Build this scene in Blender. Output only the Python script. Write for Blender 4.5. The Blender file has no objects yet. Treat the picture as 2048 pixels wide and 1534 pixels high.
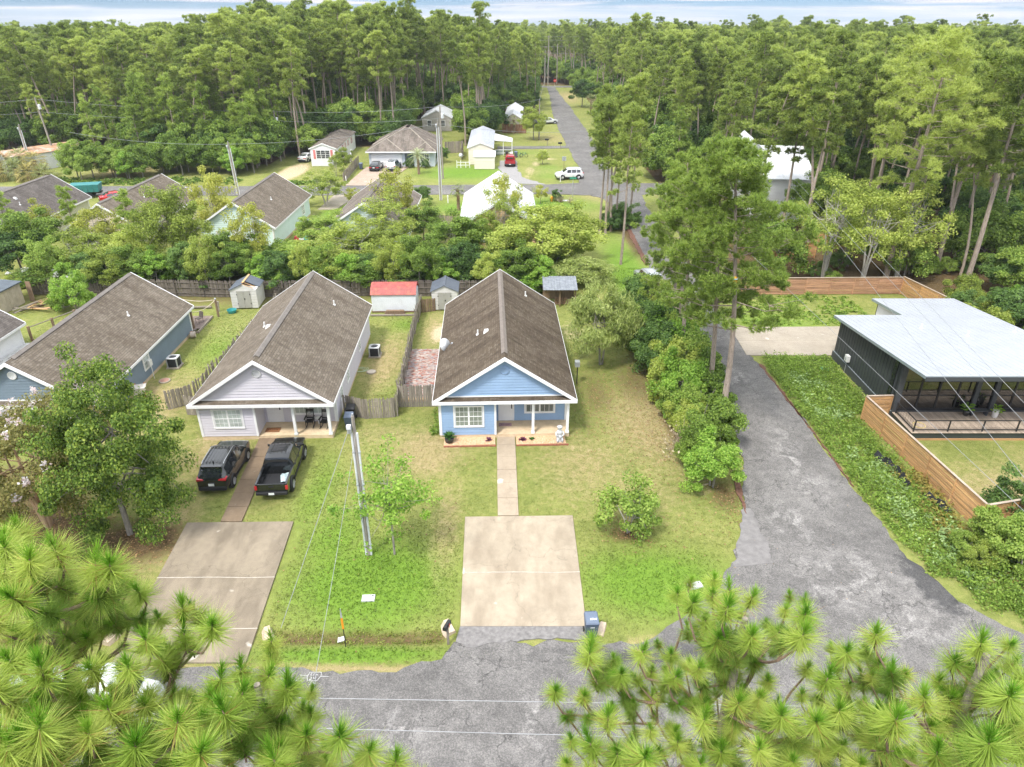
import bpy, bmesh, math, random
import numpy as np
from mathutils import Vector, Matrix, Euler
R = math.radians
random.seed(7); RNG = np.random.default_rng(11)
sc = bpy.context.scene
COL = sc.collection
# ------------------------------------------------------------------ camera
CAM_H, FPX, HZ = 25.0, 1421.0, 22.0            # height in m, focal length and horizon row of the 2048 px photograph
PITCH = math.atan((767 - HZ) / FPX)
cd = bpy.data.cameras.new('camera'); cam = bpy.data.objects.new('camera', cd); COL.objects.link(cam)
cd.sensor_width = 36.0; cd.lens = FPX / 2048 * 36.0
cd.clip_start = 0.1; cd.clip_end = 20000
cam.location = (0, 0, CAM_H); cam.rotation_euler = (math.pi / 2 - PITCH, 0, 0)
sc.camera = cam
# ------------------------------------------------------------------ world, sun, exposure
SUN_EL, SUN_AZ = R(58), R(215)                 # sun high, behind the camera and to its left
w = bpy.data.worlds.new('World'); sc.world = w; w.use_nodes = True
nt = w.node_tree; N = nt.nodes; Lk = nt.links
for n in list(N): N.remove(n)
wo = N.new('ShaderNodeOutputWorld'); bg = N.new('ShaderNodeBackground'); bg.inputs[1].default_value = 0.15
tc = N.new('ShaderNodeTexCoord'); sx = N.new('ShaderNodeSeparateXYZ'); Lk.new(tc.outputs['Generated'], sx.inputs[0])
mz = N.new('ShaderNodeMath'); mz.operation = 'ADD'; mz.inputs[1].default_value = 0.03; Lk.new(sx.outputs[2], mz.inputs[0])
mz2 = N.new('ShaderNodeMath'); mz2.operation = 'MAXIMUM'; mz2.inputs[1].default_value = 0.005; Lk.new(mz.outputs[0], mz2.inputs[0])
cb = N.new('ShaderNodeCombineXYZ'); Lk.new(sx.outputs[0], cb.inputs[0]); Lk.new(sx.outputs[1], cb.inputs[1]); Lk.new(mz2.outputs[0], cb.inputs[2])
sky = N.new('ShaderNodeTexSky'); sky.sky_type = 'NISHITA'; sky.sun_disc = False
sky.sun_elevation = SUN_EL; sky.sun_rotation = SUN_AZ; sky.altitude = 0; sky.air_density = 1.0; sky.dust_density = 0.6; sky.ozone_density = 1.5
Lk.new(cb.outputs[0], sky.inputs[0])
# cloud layer: long streaks, denser overhead
at2 = N.new('ShaderNodeMath'); at2.operation = 'ARCTAN2'; Lk.new(sx.outputs[0], at2.inputs[0]); Lk.new(sx.outputs[1], at2.inputs[1])
zs = N.new('ShaderNodeMath'); zs.operation = 'MULTIPLY'; zs.inputs[1].default_value = 62.0; Lk.new(sx.outputs[2], zs.inputs[0])
c2 = N.new('ShaderNodeCombineXYZ'); Lk.new(at2.outputs[0], c2.inputs[0]); Lk.new(zs.outputs[0], c2.inputs[1])
mp = N.new('ShaderNodeMapping'); mp.inputs['Scale'].default_value = (4.2, 1.7, 1); mp.inputs['Location'].default_value = (3.3, 0.4, 0); Lk.new(c2.outputs[0], mp.inputs[0])
cn = N.new('ShaderNodeTexNoise'); cn.inputs['Scale'].default_value = 1.0; cn.inputs['Detail'].default_value = 6; cn.inputs['Roughness'].default_value = 0.55; cn.inputs['Distortion'].default_value = 0.3; Lk.new(mp.outputs[0], cn.inputs[0])
cr = N.new('ShaderNodeValToRGB'); cr.color_ramp.elements[0].position = 0.46; cr.color_ramp.elements[1].position = 0.64; Lk.new(cn.outputs[0], cr.inputs[0])
over = N.new('ShaderNodeMapRange'); over.inputs[1].default_value = 0.03; over.inputs[2].default_value = 0.55; over.inputs[3].default_value = 0.0; over.inputs[4].default_value = 0.92; Lk.new(sx.outputs[2], over.inputs[0])
cm = N.new('ShaderNodeMix'); cm.data_type = 'RGBA'; cm.inputs['B'].default_value = (4.3, 4.1, 4.4, 1)
dim = N.new('ShaderNodeMix'); dim.data_type = 'RGBA'; dim.blend_type = 'MULTIPLY'; dim.inputs[0].default_value = 1.0; dim.inputs['B'].default_value = (0.27, 0.38, 0.60, 1)
Lk.new(sky.outputs[0], dim.inputs['A'])
Lk.new(cr.outputs[0], cm.inputs[0]); Lk.new(dim.outputs['Result'], cm.inputs['A'])
ov = N.new('ShaderNodeMix'); ov.data_type = 'RGBA'; ov.inputs['B'].default_value = (8.4, 8.7, 9.2, 1)      # bright thin overcast higher up
Lk.new(over.outputs[0], ov.inputs[0]); Lk.new(cm.outputs['Result'], ov.inputs['A']); Lk.new(ov.outputs['Result'], bg.inputs[0]); Lk.new(bg.outputs[0], wo.inputs[0])
sd = bpy.data.lights.new('sun', 'SUN'); sd.energy = 2.5; sd.angle = R(10); sd.color = (1.0, 0.96, 0.90)
so = bpy.data.objects.new('sun', sd); COL.objects.link(so)
_d = Vector((math.sin(SUN_AZ) * math.cos(SUN_EL), math.cos(SUN_AZ) * math.cos(SUN_EL), math.sin(SUN_EL)))
so.rotation_euler = _d.to_track_quat('Z', 'Y').to_euler(); so.location = _d * 60
vs = sc.view_settings; vs.view_transform = 'Standard'; vs.look = 'None'; vs.gamma = 1.0; vs.use_curve_mapping = False; vs.exposure = 0.74
sc.render.engine = 'CYCLES'; cy = sc.cycles
cy.max_bounces = 4; cy.diffuse_bounces = 3; cy.glossy_bounces = 2; cy.transmission_bounces = 3; cy.transparent_max_bounces = 6; cy.volume_bounces = 0
cy.use_denoising = True; cy.caustics_reflective = False; cy.caustics_refractive = False
cy.use_adaptive_sampling = True; cy.adaptive_threshold = 0.03

# ------------------------------------------------------------------ photo ray helpers (for reading real positions off the photograph)
_c, _s = math.cos(PITCH), math.sin(PITCH)
def ray(px, py):
    a = (px - 1024) / FPX; b = (767 - py) / FPX
    return Vector((a, _c + b * _s, -_s + b * _c))
def gp(px, py, z=0.0):
    d = ray(px, py); t = (z - CAM_H) / d.z
    return Vector((0, 0, CAM_H)) + d * t
def at(px, py, Y):
    d = ray(px, py); return Vector((0, 0, CAM_H)) + d * (Y / d.y)

# ------------------------------------------------------------------ mesh helpers
def tag(o, label=None, cat=None, group=None, kind=None):
    if label: o['label'] = label
    if cat: o['category'] = cat
    if group: o['group'] = group
    if kind: o['kind'] = kind
    return o
def link(o, parent=None):
    COL.objects.link(o)
    if parent is not None: o.parent = parent
    return o
def empty(name, loc=(0, 0, 0), rz=0.0, label=None, cat=None, group=None):
    o = bpy.data.objects.new(name, None); link(o); o.location = loc; o.rotation_euler = (0, 0, rz); o.empty_display_size = 0.2
    return tag(o, label, cat, group)
def obj(name, mesh, parent=None, loc=None, rot=None):
    o = bpy.data.objects.new(name, mesh); link(o, parent)
    if loc is not None: o.location = loc
    if rot is not None: o.rotation_euler = rot
    return o
class MB:
    def __init__(s): s.v = []; s.f = []; s.m = []; s.uv = None
    def face(s, pts, m=0):
        i = len(s.v); s.v += [tuple(p) for p in pts]; s.f.append(tuple(range(i, i + len(pts)))); s.m.append(m)
    def box(s, x0, x1, y0, y1, z0, z1, m=0):
        i = len(s.v)
        s.v += [(x0,y0,z0),(x1,y0,z0),(x1,y1,z0),(x0,y1,z0),(x0,y0,z1),(x1,y0,z1),(x1,y1,z1),(x0,y1,z1)]
        for q in ((0,3,2,1),(4,5,6,7),(0,1,5,4),(1,2,6,5),(2,3,7,6),(3,0,4,7)): s.f.append(tuple(i+k for k in q)); s.m.append(m)
        return s
    def hexa(s, p, m=0):                       # 8 corners: bottom ring then top ring
        i = len(s.v); s.v += [tuple(q) for q in p]
        for q in ((0,3,2,1),(4,5,6,7),(0,1,5,4),(1,2,6,5),(2,3,7,6),(3,0,4,7)): s.f.append(tuple(i+k for k in q)); s.m.append(m)
        return s
    def prism(s, poly, z0, z1, m=0):
        i = len(s.v); n = len(poly)
        s.v += [(x, y, z0) for x, y in poly] + [(x, y, z1) for x, y in poly]
        s.f.append(tuple(i+k for k in reversed(range(n)))); s.m.append(m)
        s.f.append(tuple(i+n+k for k in range(n))); s.m.append(m)
        for k in range(n):
            s.f.append((i+k, i+(k+1)%n, i+n+(k+1)%n, i+n+k)); s.m.append(m)
        return s
    def tube(s, pts, rad, n=8, m=0, cap=True):
        pts = [Vector(p) for p in pts]; k = len(pts)
        if not hasattr(rad, '__len__'): rad = [rad] * k
        i = len(s.v); prev = None
        for j, p in enumerate(pts):
            d = (pts[min(j+1, k-1)] - pts[max(j-1, 0)])
            d = d.normalized() if d.length > 1e-9 else Vector((0, 0, 1))
            a = prev if prev is not None else (Vector((1, 0, 0)) if abs(d.x) < 0.8 else Vector((0, 1, 0)))
            u = (a - d * a.dot(d)).normalized(); vv = d.cross(u); prev = u
            for q in range(n):
                t = 2 * math.pi * q / n
                s.v.append(tuple(p + (u * math.cos(t) + vv * math.sin(t)) * rad[j]))
        for j in range(k - 1):
            for q in range(n):
                s.f.append((i+j*n+q, i+j*n+(q+1)%n, i+(j+1)*n+(q+1)%n, i+(j+1)*n+q)); s.m.append(m)
        if cap:
            s.f.append(tuple(i+q for q in reversed(range(n)))); s.m.append(m)
            s.f.append(tuple(i+(k-1)*n+q for q in range(n))); s.m.append(m)
        return s
    def lathe(s, prof, n=16, c=(0, 0, 0), m=0):
        i = len(s.v)
        for r, z in prof:
            for q in range(n):
                t = 2*math.pi*q/n; s.v.append((c[0]+r*math.cos(t), c[1]+r*math.sin(t), c[2]+z))
        for j in range(len(prof)-1):
            for q in range(n):
                s.f.append((i+j*n+q, i+j*n+(q+1)%n, i+(j+1)*n+(q+1)%n, i+(j+1)*n+q)); s.m.append(m)
        s.f.append(tuple(i+q for q in reversed(range(n)))); s.m.append(m)
        s.f.append(tuple(i+(len(prof)-1)*n+q for q in range(n))); s.m.append(m)
        return s
    def mesh(s, name, mats, smooth=False, uv=None):
        me = bpy.data.meshes.new(name); me.from_pydata(s.v, [], s.f)
        if not isinstance(mats, (list, tuple)): mats = [mats]
        for mm in mats: me.materials.append(mm)
        if len(mats) > 1: me.polygons.foreach_set('material_index', s.m)
        if smooth: me.polygons.foreach_set('use_smooth', [True]*len(me.polygons))
        if uv is not None:
            l = me.uv_layers.new(name='UVMap'); 
            for lp in me.loops: l.data[lp.index].uv = uv[lp.vertex_index]
        me.update(); return me
    def build(s, name, mats, parent=None, loc=None, rot=None, smooth=False, bevel=0):
        o = obj(name, s.mesh(name, mats, smooth), parent, loc, rot)
        if bevel:
            b = o.modifiers.new('bevel', 'BEVEL'); b.width = bevel; b.segments = 2; b.limit_method = 'ANGLE'
        return o
def fast_mesh(name, V, F, mats, midx=None, smooth=False):
    V = np.asarray(V, np.float32); F = np.asarray(F, np.int32); k = F.shape[1]
    me = bpy.data.meshes.new(name); me.vertices.add(len(V)); me.vertices.foreach_set('co', V.ravel())
    me.loops.add(F.size); me.loops.foreach_set('vertex_index', F.ravel())
    me.polygons.add(len(F)); me.polygons.foreach_set('loop_start', np.arange(0, F.size, k, dtype=np.int32))
    try: me.polygons.foreach_set('loop_total', np.full(len(F), k, np.int32))
    except Exception: pass
    if not isinstance(mats, (list, tuple)): mats = [mats]
    for m in mats: me.materials.append(m)
    if midx is not None: me.polygons.foreach_set('material_index', np.asarray(midx, np.int32))
    if smooth: me.polygons.foreach_set('use_smooth', np.ones(len(F), bool))
    me.update(calc_edges=True); return me

# ------------------------------------------------------------------ materials
MATS = {}
def nodes(name):
    m = bpy.data.materials.new(name); m.use_nodes = True; t = m.node_tree
    b = t.nodes['Principled BSDF']; MATS[name] = m
    return m, t, b
def nn(t, typ, **kw):
    n = t.nodes.new(typ)
    for k, v in kw.items():
        if k in n.inputs: n.inputs[k].default_value = v
        else: setattr(n, k, v)
    return n
def noise(t, vec, scale, detail=4, rough=0.55, dist=0.0):
    n = nn(t, 'ShaderNodeTexNoise', Scale=scale, Detail=detail, Roughness=rough, Distortion=dist)
    t.links.new(vec, n.inputs['Vector']); return n.outputs['Fac']
def ramp(t, fac, stops):
    r = t.nodes.new('ShaderNodeValToRGB'); e = r.color_ramp.elements
    while len(e) < len(stops): e.new(0.5)
    for el, (p, c) in zip(e, stops): el.position = p; el.color = (*c, 1) if len(c) == 3 else c
    t.links.new(fac, r.inputs[0]); return r.outputs[0]
def mix(t, fac, a, b, mode='MIX'):
    n = t.nodes.new('ShaderNodeMix'); n.data_type = 'RGBA'; n.blend_type = mode
    for s, v in ((n.inputs[0], fac), (n.inputs['A'], a), (n.inputs['B'], b)):
        if hasattr(v, 'links') or isinstance(v, bpy.types.NodeSocket): t.links.new(v, s)
        elif isinstance(v, (int, float)): s.default_value = v
        else: s.default_value = (*v, 1)
    return n.outputs['Result']
def mth(t, op, a, b=0.0, clamp=False):
    n = t.nodes.new('ShaderNodeMath'); n.operation = op; n.use_clamp = clamp
    for s, v in ((n.inputs[0], a), (n.inputs[1], b)):
        if isinstance(v, bpy.types.NodeSocket): t.links.new(v, s)
        else: s.default_value = v
    return n.outputs[0]
def rng_(t, v, a, b, c=0.0, d=1.0):
    n = t.nodes.new('ShaderNodeMapRange'); t.links.new(v, n.inputs[0])
    for i, x in enumerate((a, b, c, d)): n.inputs[i+1].default_value = x
    return n.outputs[0]
def pos(t, scale=None):
    g = t.nodes.new('ShaderNodeNewGeometry').outputs['Position']
    if scale is None: return g
    m = nn(t, 'ShaderNodeMapping'); m.inputs['Scale'].default_value = scale; t.links.new(g, m.inputs[0]); return m.outputs[0]
def ocoord(t, scale=None):
    g = t.nodes.new('ShaderNodeTexCoord').outputs['Object']
    if scale is None: return g
    m = nn(t, 'ShaderNodeMapping'); m.inputs['Scale'].default_value = scale; t.links.new(g, m.inputs[0]); return m.outputs[0]
def bump(t, b, h, strength=0.3, dist=0.02):
    n = nn(t, 'ShaderNodeBump', Strength=strength, Distance=dist); t.links.new(h, n.inputs['Height']); t.links.new(n.outputs[0], b.inputs['Normal'])
def blob(t, p, cx, cy, rx, ry, soft=0.5, wob=None):
    """soft elliptical mask in world xy"""
    s = t.nodes.new('ShaderNodeSeparateXYZ'); t.links.new(p, s.inputs[0])
    a = mth(t, 'DIVIDE', mth(t, 'SUBTRACT', s.outputs[0], cx), rx); c = mth(t, 'DIVIDE', mth(t, 'SUBTRACT', s.outputs[1], cy), ry)
    d = mth(t, 'SQRT', mth(t, 'ADD', mth(t, 'MULTIPLY', a, a), mth(t, 'MULTIPLY', c, c)))
    if wob is not None: d = mth(t, 'ADD', d, mth(t, 'MULTIPLY', mth(t, 'SUBTRACT', wob, 0.5), 1.6))
    return rng_(t, d, 1.0, 1.0 - soft)
def mat(name, col, rough=0.6, metal=0.0, var=0.12, scale=2.5, bmp=0.0, bscale=30, coat=0.0, spec=0.4, stretch=None, dirt=None, rnd=0.0):
    if name in MATS: return MATS[name]
    m, t, b = nodes(name); p = pos(t, stretch)
    n1 = noise(t, p, scale, 5); n2 = noise(t, p, scale * 9, 3)
    f = mth(t, 'ADD', mth(t, 'MULTIPLY', n1, 0.65), mth(t, 'MULTIPLY', n2, 0.35))
    lo = tuple(max(0, c * (1 - 2.2 * var)) for c in col); hi = tuple(min(1, c * (1 + 2.2 * var)) for c in col)
    c = ramp(t, f, [(0.25, lo), (0.75, hi)])
    if dirt:
        n3 = noise(t, p, scale * 0.6, 6, 0.65); c = mix(t, rng_(t, n3, 0.5, 0.72, 0, dirt[1]), c, dirt[0])
    if rnd:
        oi = t.nodes.new('ShaderNodeObjectInfo'); c = mix(t, 1.0, c, ramp(t, oi.outputs['Random'], [(0, (1-rnd,)*3), (1, (1+rnd,)*3)]), 'MULTIPLY')
    t.links.new(c, b.inputs['Base Color'])
    b.inputs['Roughness'].default_value = rough; b.inputs['Metallic'].default_value = metal
    b.inputs['Specular IOR Level'].default_value = spec
    if coat: b.inputs['Coat Weight'].default_value = coat; b.inputs['Coat Roughness'].default_value = 0.05
    if bmp: bump(t, b, noise(t, p, bscale, 4), bmp)
    return m
def leaf_mat(name, cols, trans=0.35, rough=0.55, hue=0.0):
    """cols: dark, mid, light; each leaf takes its own shade, each tree its own cast"""
    cols = [tuple(min(.7, x*k_) for x, k_ in zip(c_, (1.38, 1.38, 1.18))) for c_ in cols]; trans = min(.5, trans+.06)
    m, t, b = nodes(name)
    g = t.nodes.new('ShaderNodeNewGeometry'); oi = t.nodes.new('ShaderNodeObjectInfo')
    n = noise(t, g.outputs['Position'], 0.55, 3)
    f = mth(t, 'ADD', mth(t, 'MULTIPLY', g.outputs['Random Per Island'], 0.55), mth(t, 'MULTIPLY', n, 0.45))
    f = mth(t, 'ADD', f, mth(t, 'MULTIPLY', mth(t, 'SUBTRACT', oi.outputs['Random'], 0.5), 0.28 + hue))
    c = ramp(t, f, [(0.18, cols[0]), (0.5, cols[1]), (0.85, cols[2])])
    t.links.new(c, b.inputs['Base Color']); b.inputs['Roughness'].default_value = rough; b.inputs['Specular IOR Level'].default_value = 0.25
    tr = t.nodes.new('ShaderNodeBsdfTranslucent'); t.links.new(c, tr.inputs[0])
    mx = t.nodes.new('ShaderNodeMixShader'); mx.inputs[0].default_value = trans
    t.links.new(b.outputs[0], mx.inputs[1]); t.links.new(tr.outputs[0], mx.inputs[2]); t.links.new(mx.outputs[0], t.nodes['Material Output'].inputs[0])
    return m
HAZE = True
# ------------------------------------------------------------------ ground
def gauss(X, Y, cx, cy, rx, ry): return np.exp(-(((X-cx)/rx)**2 + ((Y-cy)/ry)**2))
def vnoise(X, Y, s, seed=0):
    r = np.random.default_rng(seed); o = np.zeros_like(X)
    for k in range(7):
        a = r.uniform(0, 2*np.pi); f = s * r.uniform(0.6, 1.7); o += np.sin((X*np.cos(a)+Y*np.sin(a))*f + r.uniform(0, 7))
    return o / 7
def terrain(X, Y):
    X = np.asarray(X, float); Y = np.asarray(Y, float)
    d = np.sqrt(X*X + Y*Y); z = -0.0170 * np.maximum(0, d - 330) ** 1.0 * np.clip((d-330)/400, 0, 1)
    z = z - 0.04 * (0.5 + 0.5*vnoise(X, Y, 0.5, 3)) * (d < 400)
    dit = np.exp(-((Y - 23.25 - 0.04*X*0) / 0.62)**2) * (1/(1+np.exp(-(X+11.2)*4))) * (1/(1+np.exp((X+2.9)*4)))
    dit2 = np.exp(-((Y - 23.0) / 0.62)**2) * (1/(1+np.exp((X+17.9)*4)))
    z = z - 0.34 * (dit + dit2)
    sw = np.exp(-((Y - 119.9)/0.8)**2) * (np.abs(X+2) < 14) * 0.25
    return z - sw
def ticks(segs):
    o = []
    for a, b, st in segs: o += list(np.arange(a, b, st))
    return np.array(o + [segs[-1][1]])
xt = ticks([(-2650,-1000,330),(-1000,-200,80),(-200,-60,5),(-60,-38,1.0),(-38,38,0.42),(38,60,1.0),(60,200,5),(200,1000,80),(1000,2650,330)])
yt = ticks([(-280,-20,52),(-20,10,3),(10,70,0.42),(70,140,0.9),(140,300,3),(300,1000,40),(1000,5280,428)])
GX, GY = np.meshgrid(xt, yt); GZ = terrain(GX, GY); nx, ny = len(xt), len(yt)
gv = np.stack([GX.ravel(), GY.ravel(), GZ.ravel()], 1)
ii = np.arange(nx*ny).reshape(ny, nx); gf = np.stack([ii[:-1,:-1].ravel(), ii[:-1,1:].ravel(), ii[1:,1:].ravel(), ii[1:,:-1].ravel()], 1)
dry = np.zeros_like(GX); bare = np.zeros_like(GX); lit = np.zeros_like(GX); lush = np.zeros_like(GX)
for cx, cy_, rx, ry, s in [(-5.5,38.2,2.4,3.0,.85),(4.5,37,3.6,4.5,.5),(9.5,42,3.6,6.5,.7),(7,34,4,3,.42),(-10.2,51,1.7,6,.7),(-26,44,3,5,.8),(-24,58,3,5,.35),(-19,38,2.5,3,.7),(-8.5,40.5,3,2,.4),
        (-7,58,1.2,5,.6),(6,68,6,6,.12),(-18.5,30,1.4,5,.55),(30,33,5,4,.75),(34,35,5,4,.5),(-38,60,4,3,.35),(-68,128,6,8,.8),(6,128,6,5,.35),(9,165,6,10,.5),(-3.6,31,.9,5,.5),(12.8,110,3,6,.5),(15.6,88,3,16,.3),(18.5,250,4,20,.7),(26,62,5,3,.3)]:
    dry = np.maximum(dry, s*gauss(GX, GY, cx, cy_, rx, ry))
for cx, cy_, rx, ry, s in [(-6.3,57.2,.9,2.4,1.0),(-6.2,53.2,1.0,1.2,.75),(5.4,57.5,1.6,3.6,.55),(3.2,129,1.5,6,.55),(4.4,135,1.2,4,.6),(6.5,139.8,3.4,.9,.7),(2.6,123.5,1.0,4,.5),(5,38.6,3,.6,.4),(-19.2,39.6,3.5,.8,.5),(-3.8,39.2,1.2,1.2,.35),(6.8,44.5,.8,3,.35),(-73,123,2.6,5,.7),(-38.5,128,2.3,8,1.3),(11.5,34.5,1.0,2.0,.4),(-9.9,44,.9,.7,.5),(11.2,21.9,1.2,.5,.3),(-30.3,39,4,1,.4),(4.9,47,.9,5,.35)]:
    bare = np.maximum(bare, s*gauss(GX, GY, cx, cy_, rx, ry))
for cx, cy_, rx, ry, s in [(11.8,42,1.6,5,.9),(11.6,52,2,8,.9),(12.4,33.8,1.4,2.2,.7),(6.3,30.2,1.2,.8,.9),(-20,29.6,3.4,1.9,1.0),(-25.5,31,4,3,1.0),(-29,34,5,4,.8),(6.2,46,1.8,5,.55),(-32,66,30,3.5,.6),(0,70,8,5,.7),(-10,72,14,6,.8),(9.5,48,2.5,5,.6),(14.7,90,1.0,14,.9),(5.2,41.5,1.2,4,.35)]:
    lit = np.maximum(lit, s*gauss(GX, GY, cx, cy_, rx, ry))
for cx, cy_, rx, ry, s in [(-7,26.5,4.5,3.6,1.0),(-9.5,29.5,2.4,4,.7),(7,26.5,4.5,3,.9),(-7,22.1,5,.6,1.0),(-11.4,34,1.4,5,.6),(12.6,72,2.8,18,.9),(-8,127,9,7,.9),(2,104,14,5,.8),(6.5,128,3.2,7,.8),(-24.5,56,2,6,.7),(-6,102,6,4,.9),(-25.6,100,1.7,10,.7),(22,50,2,6,.6),(24,60,6,4,.7),(-1,147,9,3,.6),(-9.5,59,2,2,.6),(-9.4,47,1.6,3,.5)]:
    lush = np.maximum(lush, s*gauss(GX, GY, cx, cy_, rx, ry))
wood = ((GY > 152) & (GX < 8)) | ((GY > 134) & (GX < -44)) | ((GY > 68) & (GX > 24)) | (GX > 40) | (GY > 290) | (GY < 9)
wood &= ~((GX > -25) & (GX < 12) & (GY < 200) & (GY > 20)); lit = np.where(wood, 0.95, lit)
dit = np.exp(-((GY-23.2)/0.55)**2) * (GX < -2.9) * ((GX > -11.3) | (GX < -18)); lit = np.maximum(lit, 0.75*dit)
edge = .75*np.exp(-((GY-21.38)/.22)**2)*(GX < -2)*(GX > -40)+np.exp(-((np.hypot(GX-4.5,(GY-33))-10.4)/.35)**2)*(GX > 5)*(GY < 31); dry = np.maximum(dry, .95*edge); bare = np.maximum(bare, .45*edge)
gme = fast_mesh('ground', gv, gf, [])
ca = gme.color_attributes.new('zones', 'FLOAT_COLOR', 'POINT')
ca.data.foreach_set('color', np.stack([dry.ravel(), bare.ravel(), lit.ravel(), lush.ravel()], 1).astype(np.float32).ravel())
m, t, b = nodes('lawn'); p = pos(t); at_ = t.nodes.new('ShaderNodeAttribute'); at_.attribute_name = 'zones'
sp = t.nodes.new('ShaderNodeSeparateColor'); t.links.new(at_.outputs['Color'], sp.inputs[0])
nA = noise(t, p, 0.35, 6, 0.6); nB = noise(t, p, 2.2, 5, 0.65); nC = noise(t, p, 9, 5, 0.75); nD = noise(t, p, 30, 4, 0.8)
base = ramp(t, mth(t, 'ADD', mth(t, 'MULTIPLY', nA, .45), mth(t, 'MULTIPLY', nB, .55)), [(0.32, (.145,.180,.045)), (0.5, (.225,.250,.070)), (0.68, (.325,.310,.115))])
lushc = ramp(t, mth(t, 'ADD', mth(t, 'MULTIPLY', nB, .5), mth(t, 'MULTIPLY', nC, .5)), [(0.3, (.098,.182,.024)), (0.55, (.165,.275,.038)), (0.75, (.25,.345,.062))])
dryc = ramp(t, mth(t, 'ADD', mth(t, 'MULTIPLY', nB, .55), mth(t, 'MULTIPLY', nC, .45)), [(0.3, (.215,.205,.075)), (0.5, (.33,.275,.13)), (0.7, (.44,.345,.20))])
barec = ramp(t, nC, [(0.3, (.42,.32,.20)), (0.7, (.66,.53,.36))])
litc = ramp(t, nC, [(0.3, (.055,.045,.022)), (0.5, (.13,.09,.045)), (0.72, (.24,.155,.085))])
def zone(v, lo, hi):
    j = mth(t, 'ADD', v, mth(t, 'MULTIPLY', mth(t, 'SUBTRACT', mth(t, 'ADD', mth(t, 'MULTIPLY', nB, .6), mth(t, 'MULTIPLY', nC, .4)), 0.5), 1.1)); return rng_(t, j, lo, hi)
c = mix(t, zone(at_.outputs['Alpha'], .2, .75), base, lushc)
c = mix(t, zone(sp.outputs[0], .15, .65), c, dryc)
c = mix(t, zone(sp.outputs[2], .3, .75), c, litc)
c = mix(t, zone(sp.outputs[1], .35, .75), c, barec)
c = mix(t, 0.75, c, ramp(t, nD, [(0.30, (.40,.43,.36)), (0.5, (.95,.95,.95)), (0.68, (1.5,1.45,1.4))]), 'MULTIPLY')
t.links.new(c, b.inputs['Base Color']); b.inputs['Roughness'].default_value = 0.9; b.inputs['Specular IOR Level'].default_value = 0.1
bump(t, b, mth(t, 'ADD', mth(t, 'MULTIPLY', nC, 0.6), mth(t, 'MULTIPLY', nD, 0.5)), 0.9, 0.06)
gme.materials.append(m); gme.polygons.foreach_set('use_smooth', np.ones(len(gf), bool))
ground = tag(obj('ground', gme), kind='structure')

# ------------------------------------------------------------------ asphalt
m, t, b = nodes('asphalt'); p = pos(t)
n1 = noise(t, p, 0.22, 5, 0.6); n2 = noise(t, p, 1.4, 6, 0.65); n3 = noise(t, p, 17, 5, 0.8); n4 = noise(t, p, 90, 2)
c = ramp(t, mth(t, 'ADD', mth(t, 'MULTIPLY', n1, .5), mth(t, 'MULTIPLY', n2, .5)), [(0.33, (.100,.096,.092)), (0.5, (.158,.151,.144)), (0.68, (.235,.224,.213))])
wornm = None
for cx, cy_, rx, ry in [(16.8,26.5,4.2,3.2),(18.2,23.8,4.5,1.8),(-4.6,18.2,1.6,1.6),(0.9,18.8,.8,2.0),(17.6,37,1.6,7),(15.4,31,2,3),(17.5,49,1.5,4)]:
    q = blob(t, p, cx, cy_, rx, ry, 0.9, n2); wornm = q if wornm is None else mth(t, 'MAXIMUM', wornm, q)
n5 = noise(t, p, 1.1, 6, 0.7, 0.6)
c = mix(t, mth(t, 'MULTIPLY', wornm, rng_(t, n5, .49, .60, 0, .7)), c, (.36,.345,.33))
dk = mth(t, 'MAXIMUM', blob(t, p, 20.7, 26.6, 1.1, 2.6, .35, n2), blob(t, p, 6.5, 22.0, 6, .9, .8, n2))
c = mix(t, mth(t, 'MULTIPLY', dk, .75), c, (.05,.05,.052))
vor = nn(t, 'ShaderNodeTexVoronoi', feature='DISTANCE_TO_EDGE', Scale=0.3)
wv = t.nodes.new('ShaderNodeVectorMath'); wv.operation = 'ADD'; dn = nn(t, 'ShaderNodeTexNoise', Scale=0.9, Detail=4.0); t.links.new(p, dn.inputs[0])
vm = t.nodes.new('ShaderNodeVectorMath'); vm.operation = 'SCALE'; vm.inputs['Scale'].default_value = 2.4; t.links.new(dn.outputs['Color'], vm.inputs[0])
t.links.new(p, wv.inputs[0]); t.links.new(vm.outputs[0], wv.inputs[1]); t.links.new(wv.outputs[0], vor.inputs['Vector'])
crack = mth(t, 'MULTIPLY', rng_(t, vor.outputs[0], 0.012, 0.0), rng_(t, n1, .42, .52))
c = mix(t, mth(t, 'MULTIPLY', crack, .65), c, (.045,.043,.042))
c = mix(t, 0.8, c, ramp(t, n3, [(0.30, (.30,.30,.30)), (0.5, (.95,.95,.95)), (0.68, (2.0,1.96,1.9))]), 'MULTIPLY')
t.links.new(c, b.inputs['Base Color']); b.inputs['Roughness'].default_value = 0.85; b.inputs['Specular IOR Level'].default_value = 0.25
bump(t, b, mth(t, 'SUBTRACT', mth(t, 'ADD', n3, mth(t, 'MULTIPLY', n4, .5)), crack), 0.55, 0.03)
ASPH = m
def jitter_line(pts, step=0.45, amp=0.10, seed=0):
    r = random.Random(seed); out = []; w = 0
    for (x0, y0), (x1, y1) in zip(pts, pts[1:]):
        L = math.hypot(x1-x0, y1-y0); k = max(1, int(L/step))
        for i in range(k):
            f = i/k; w = 0.6*w + r.gauss(0, amp)*0.6; nxx, nyy = -(y1-y0)/L, (x1-x0)/L
            out.append((x0+(x1-x0)*f + nxx*w, y0+(y1-y0)*f + nyy*w))
    out.append(pts[-1]); return out
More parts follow.
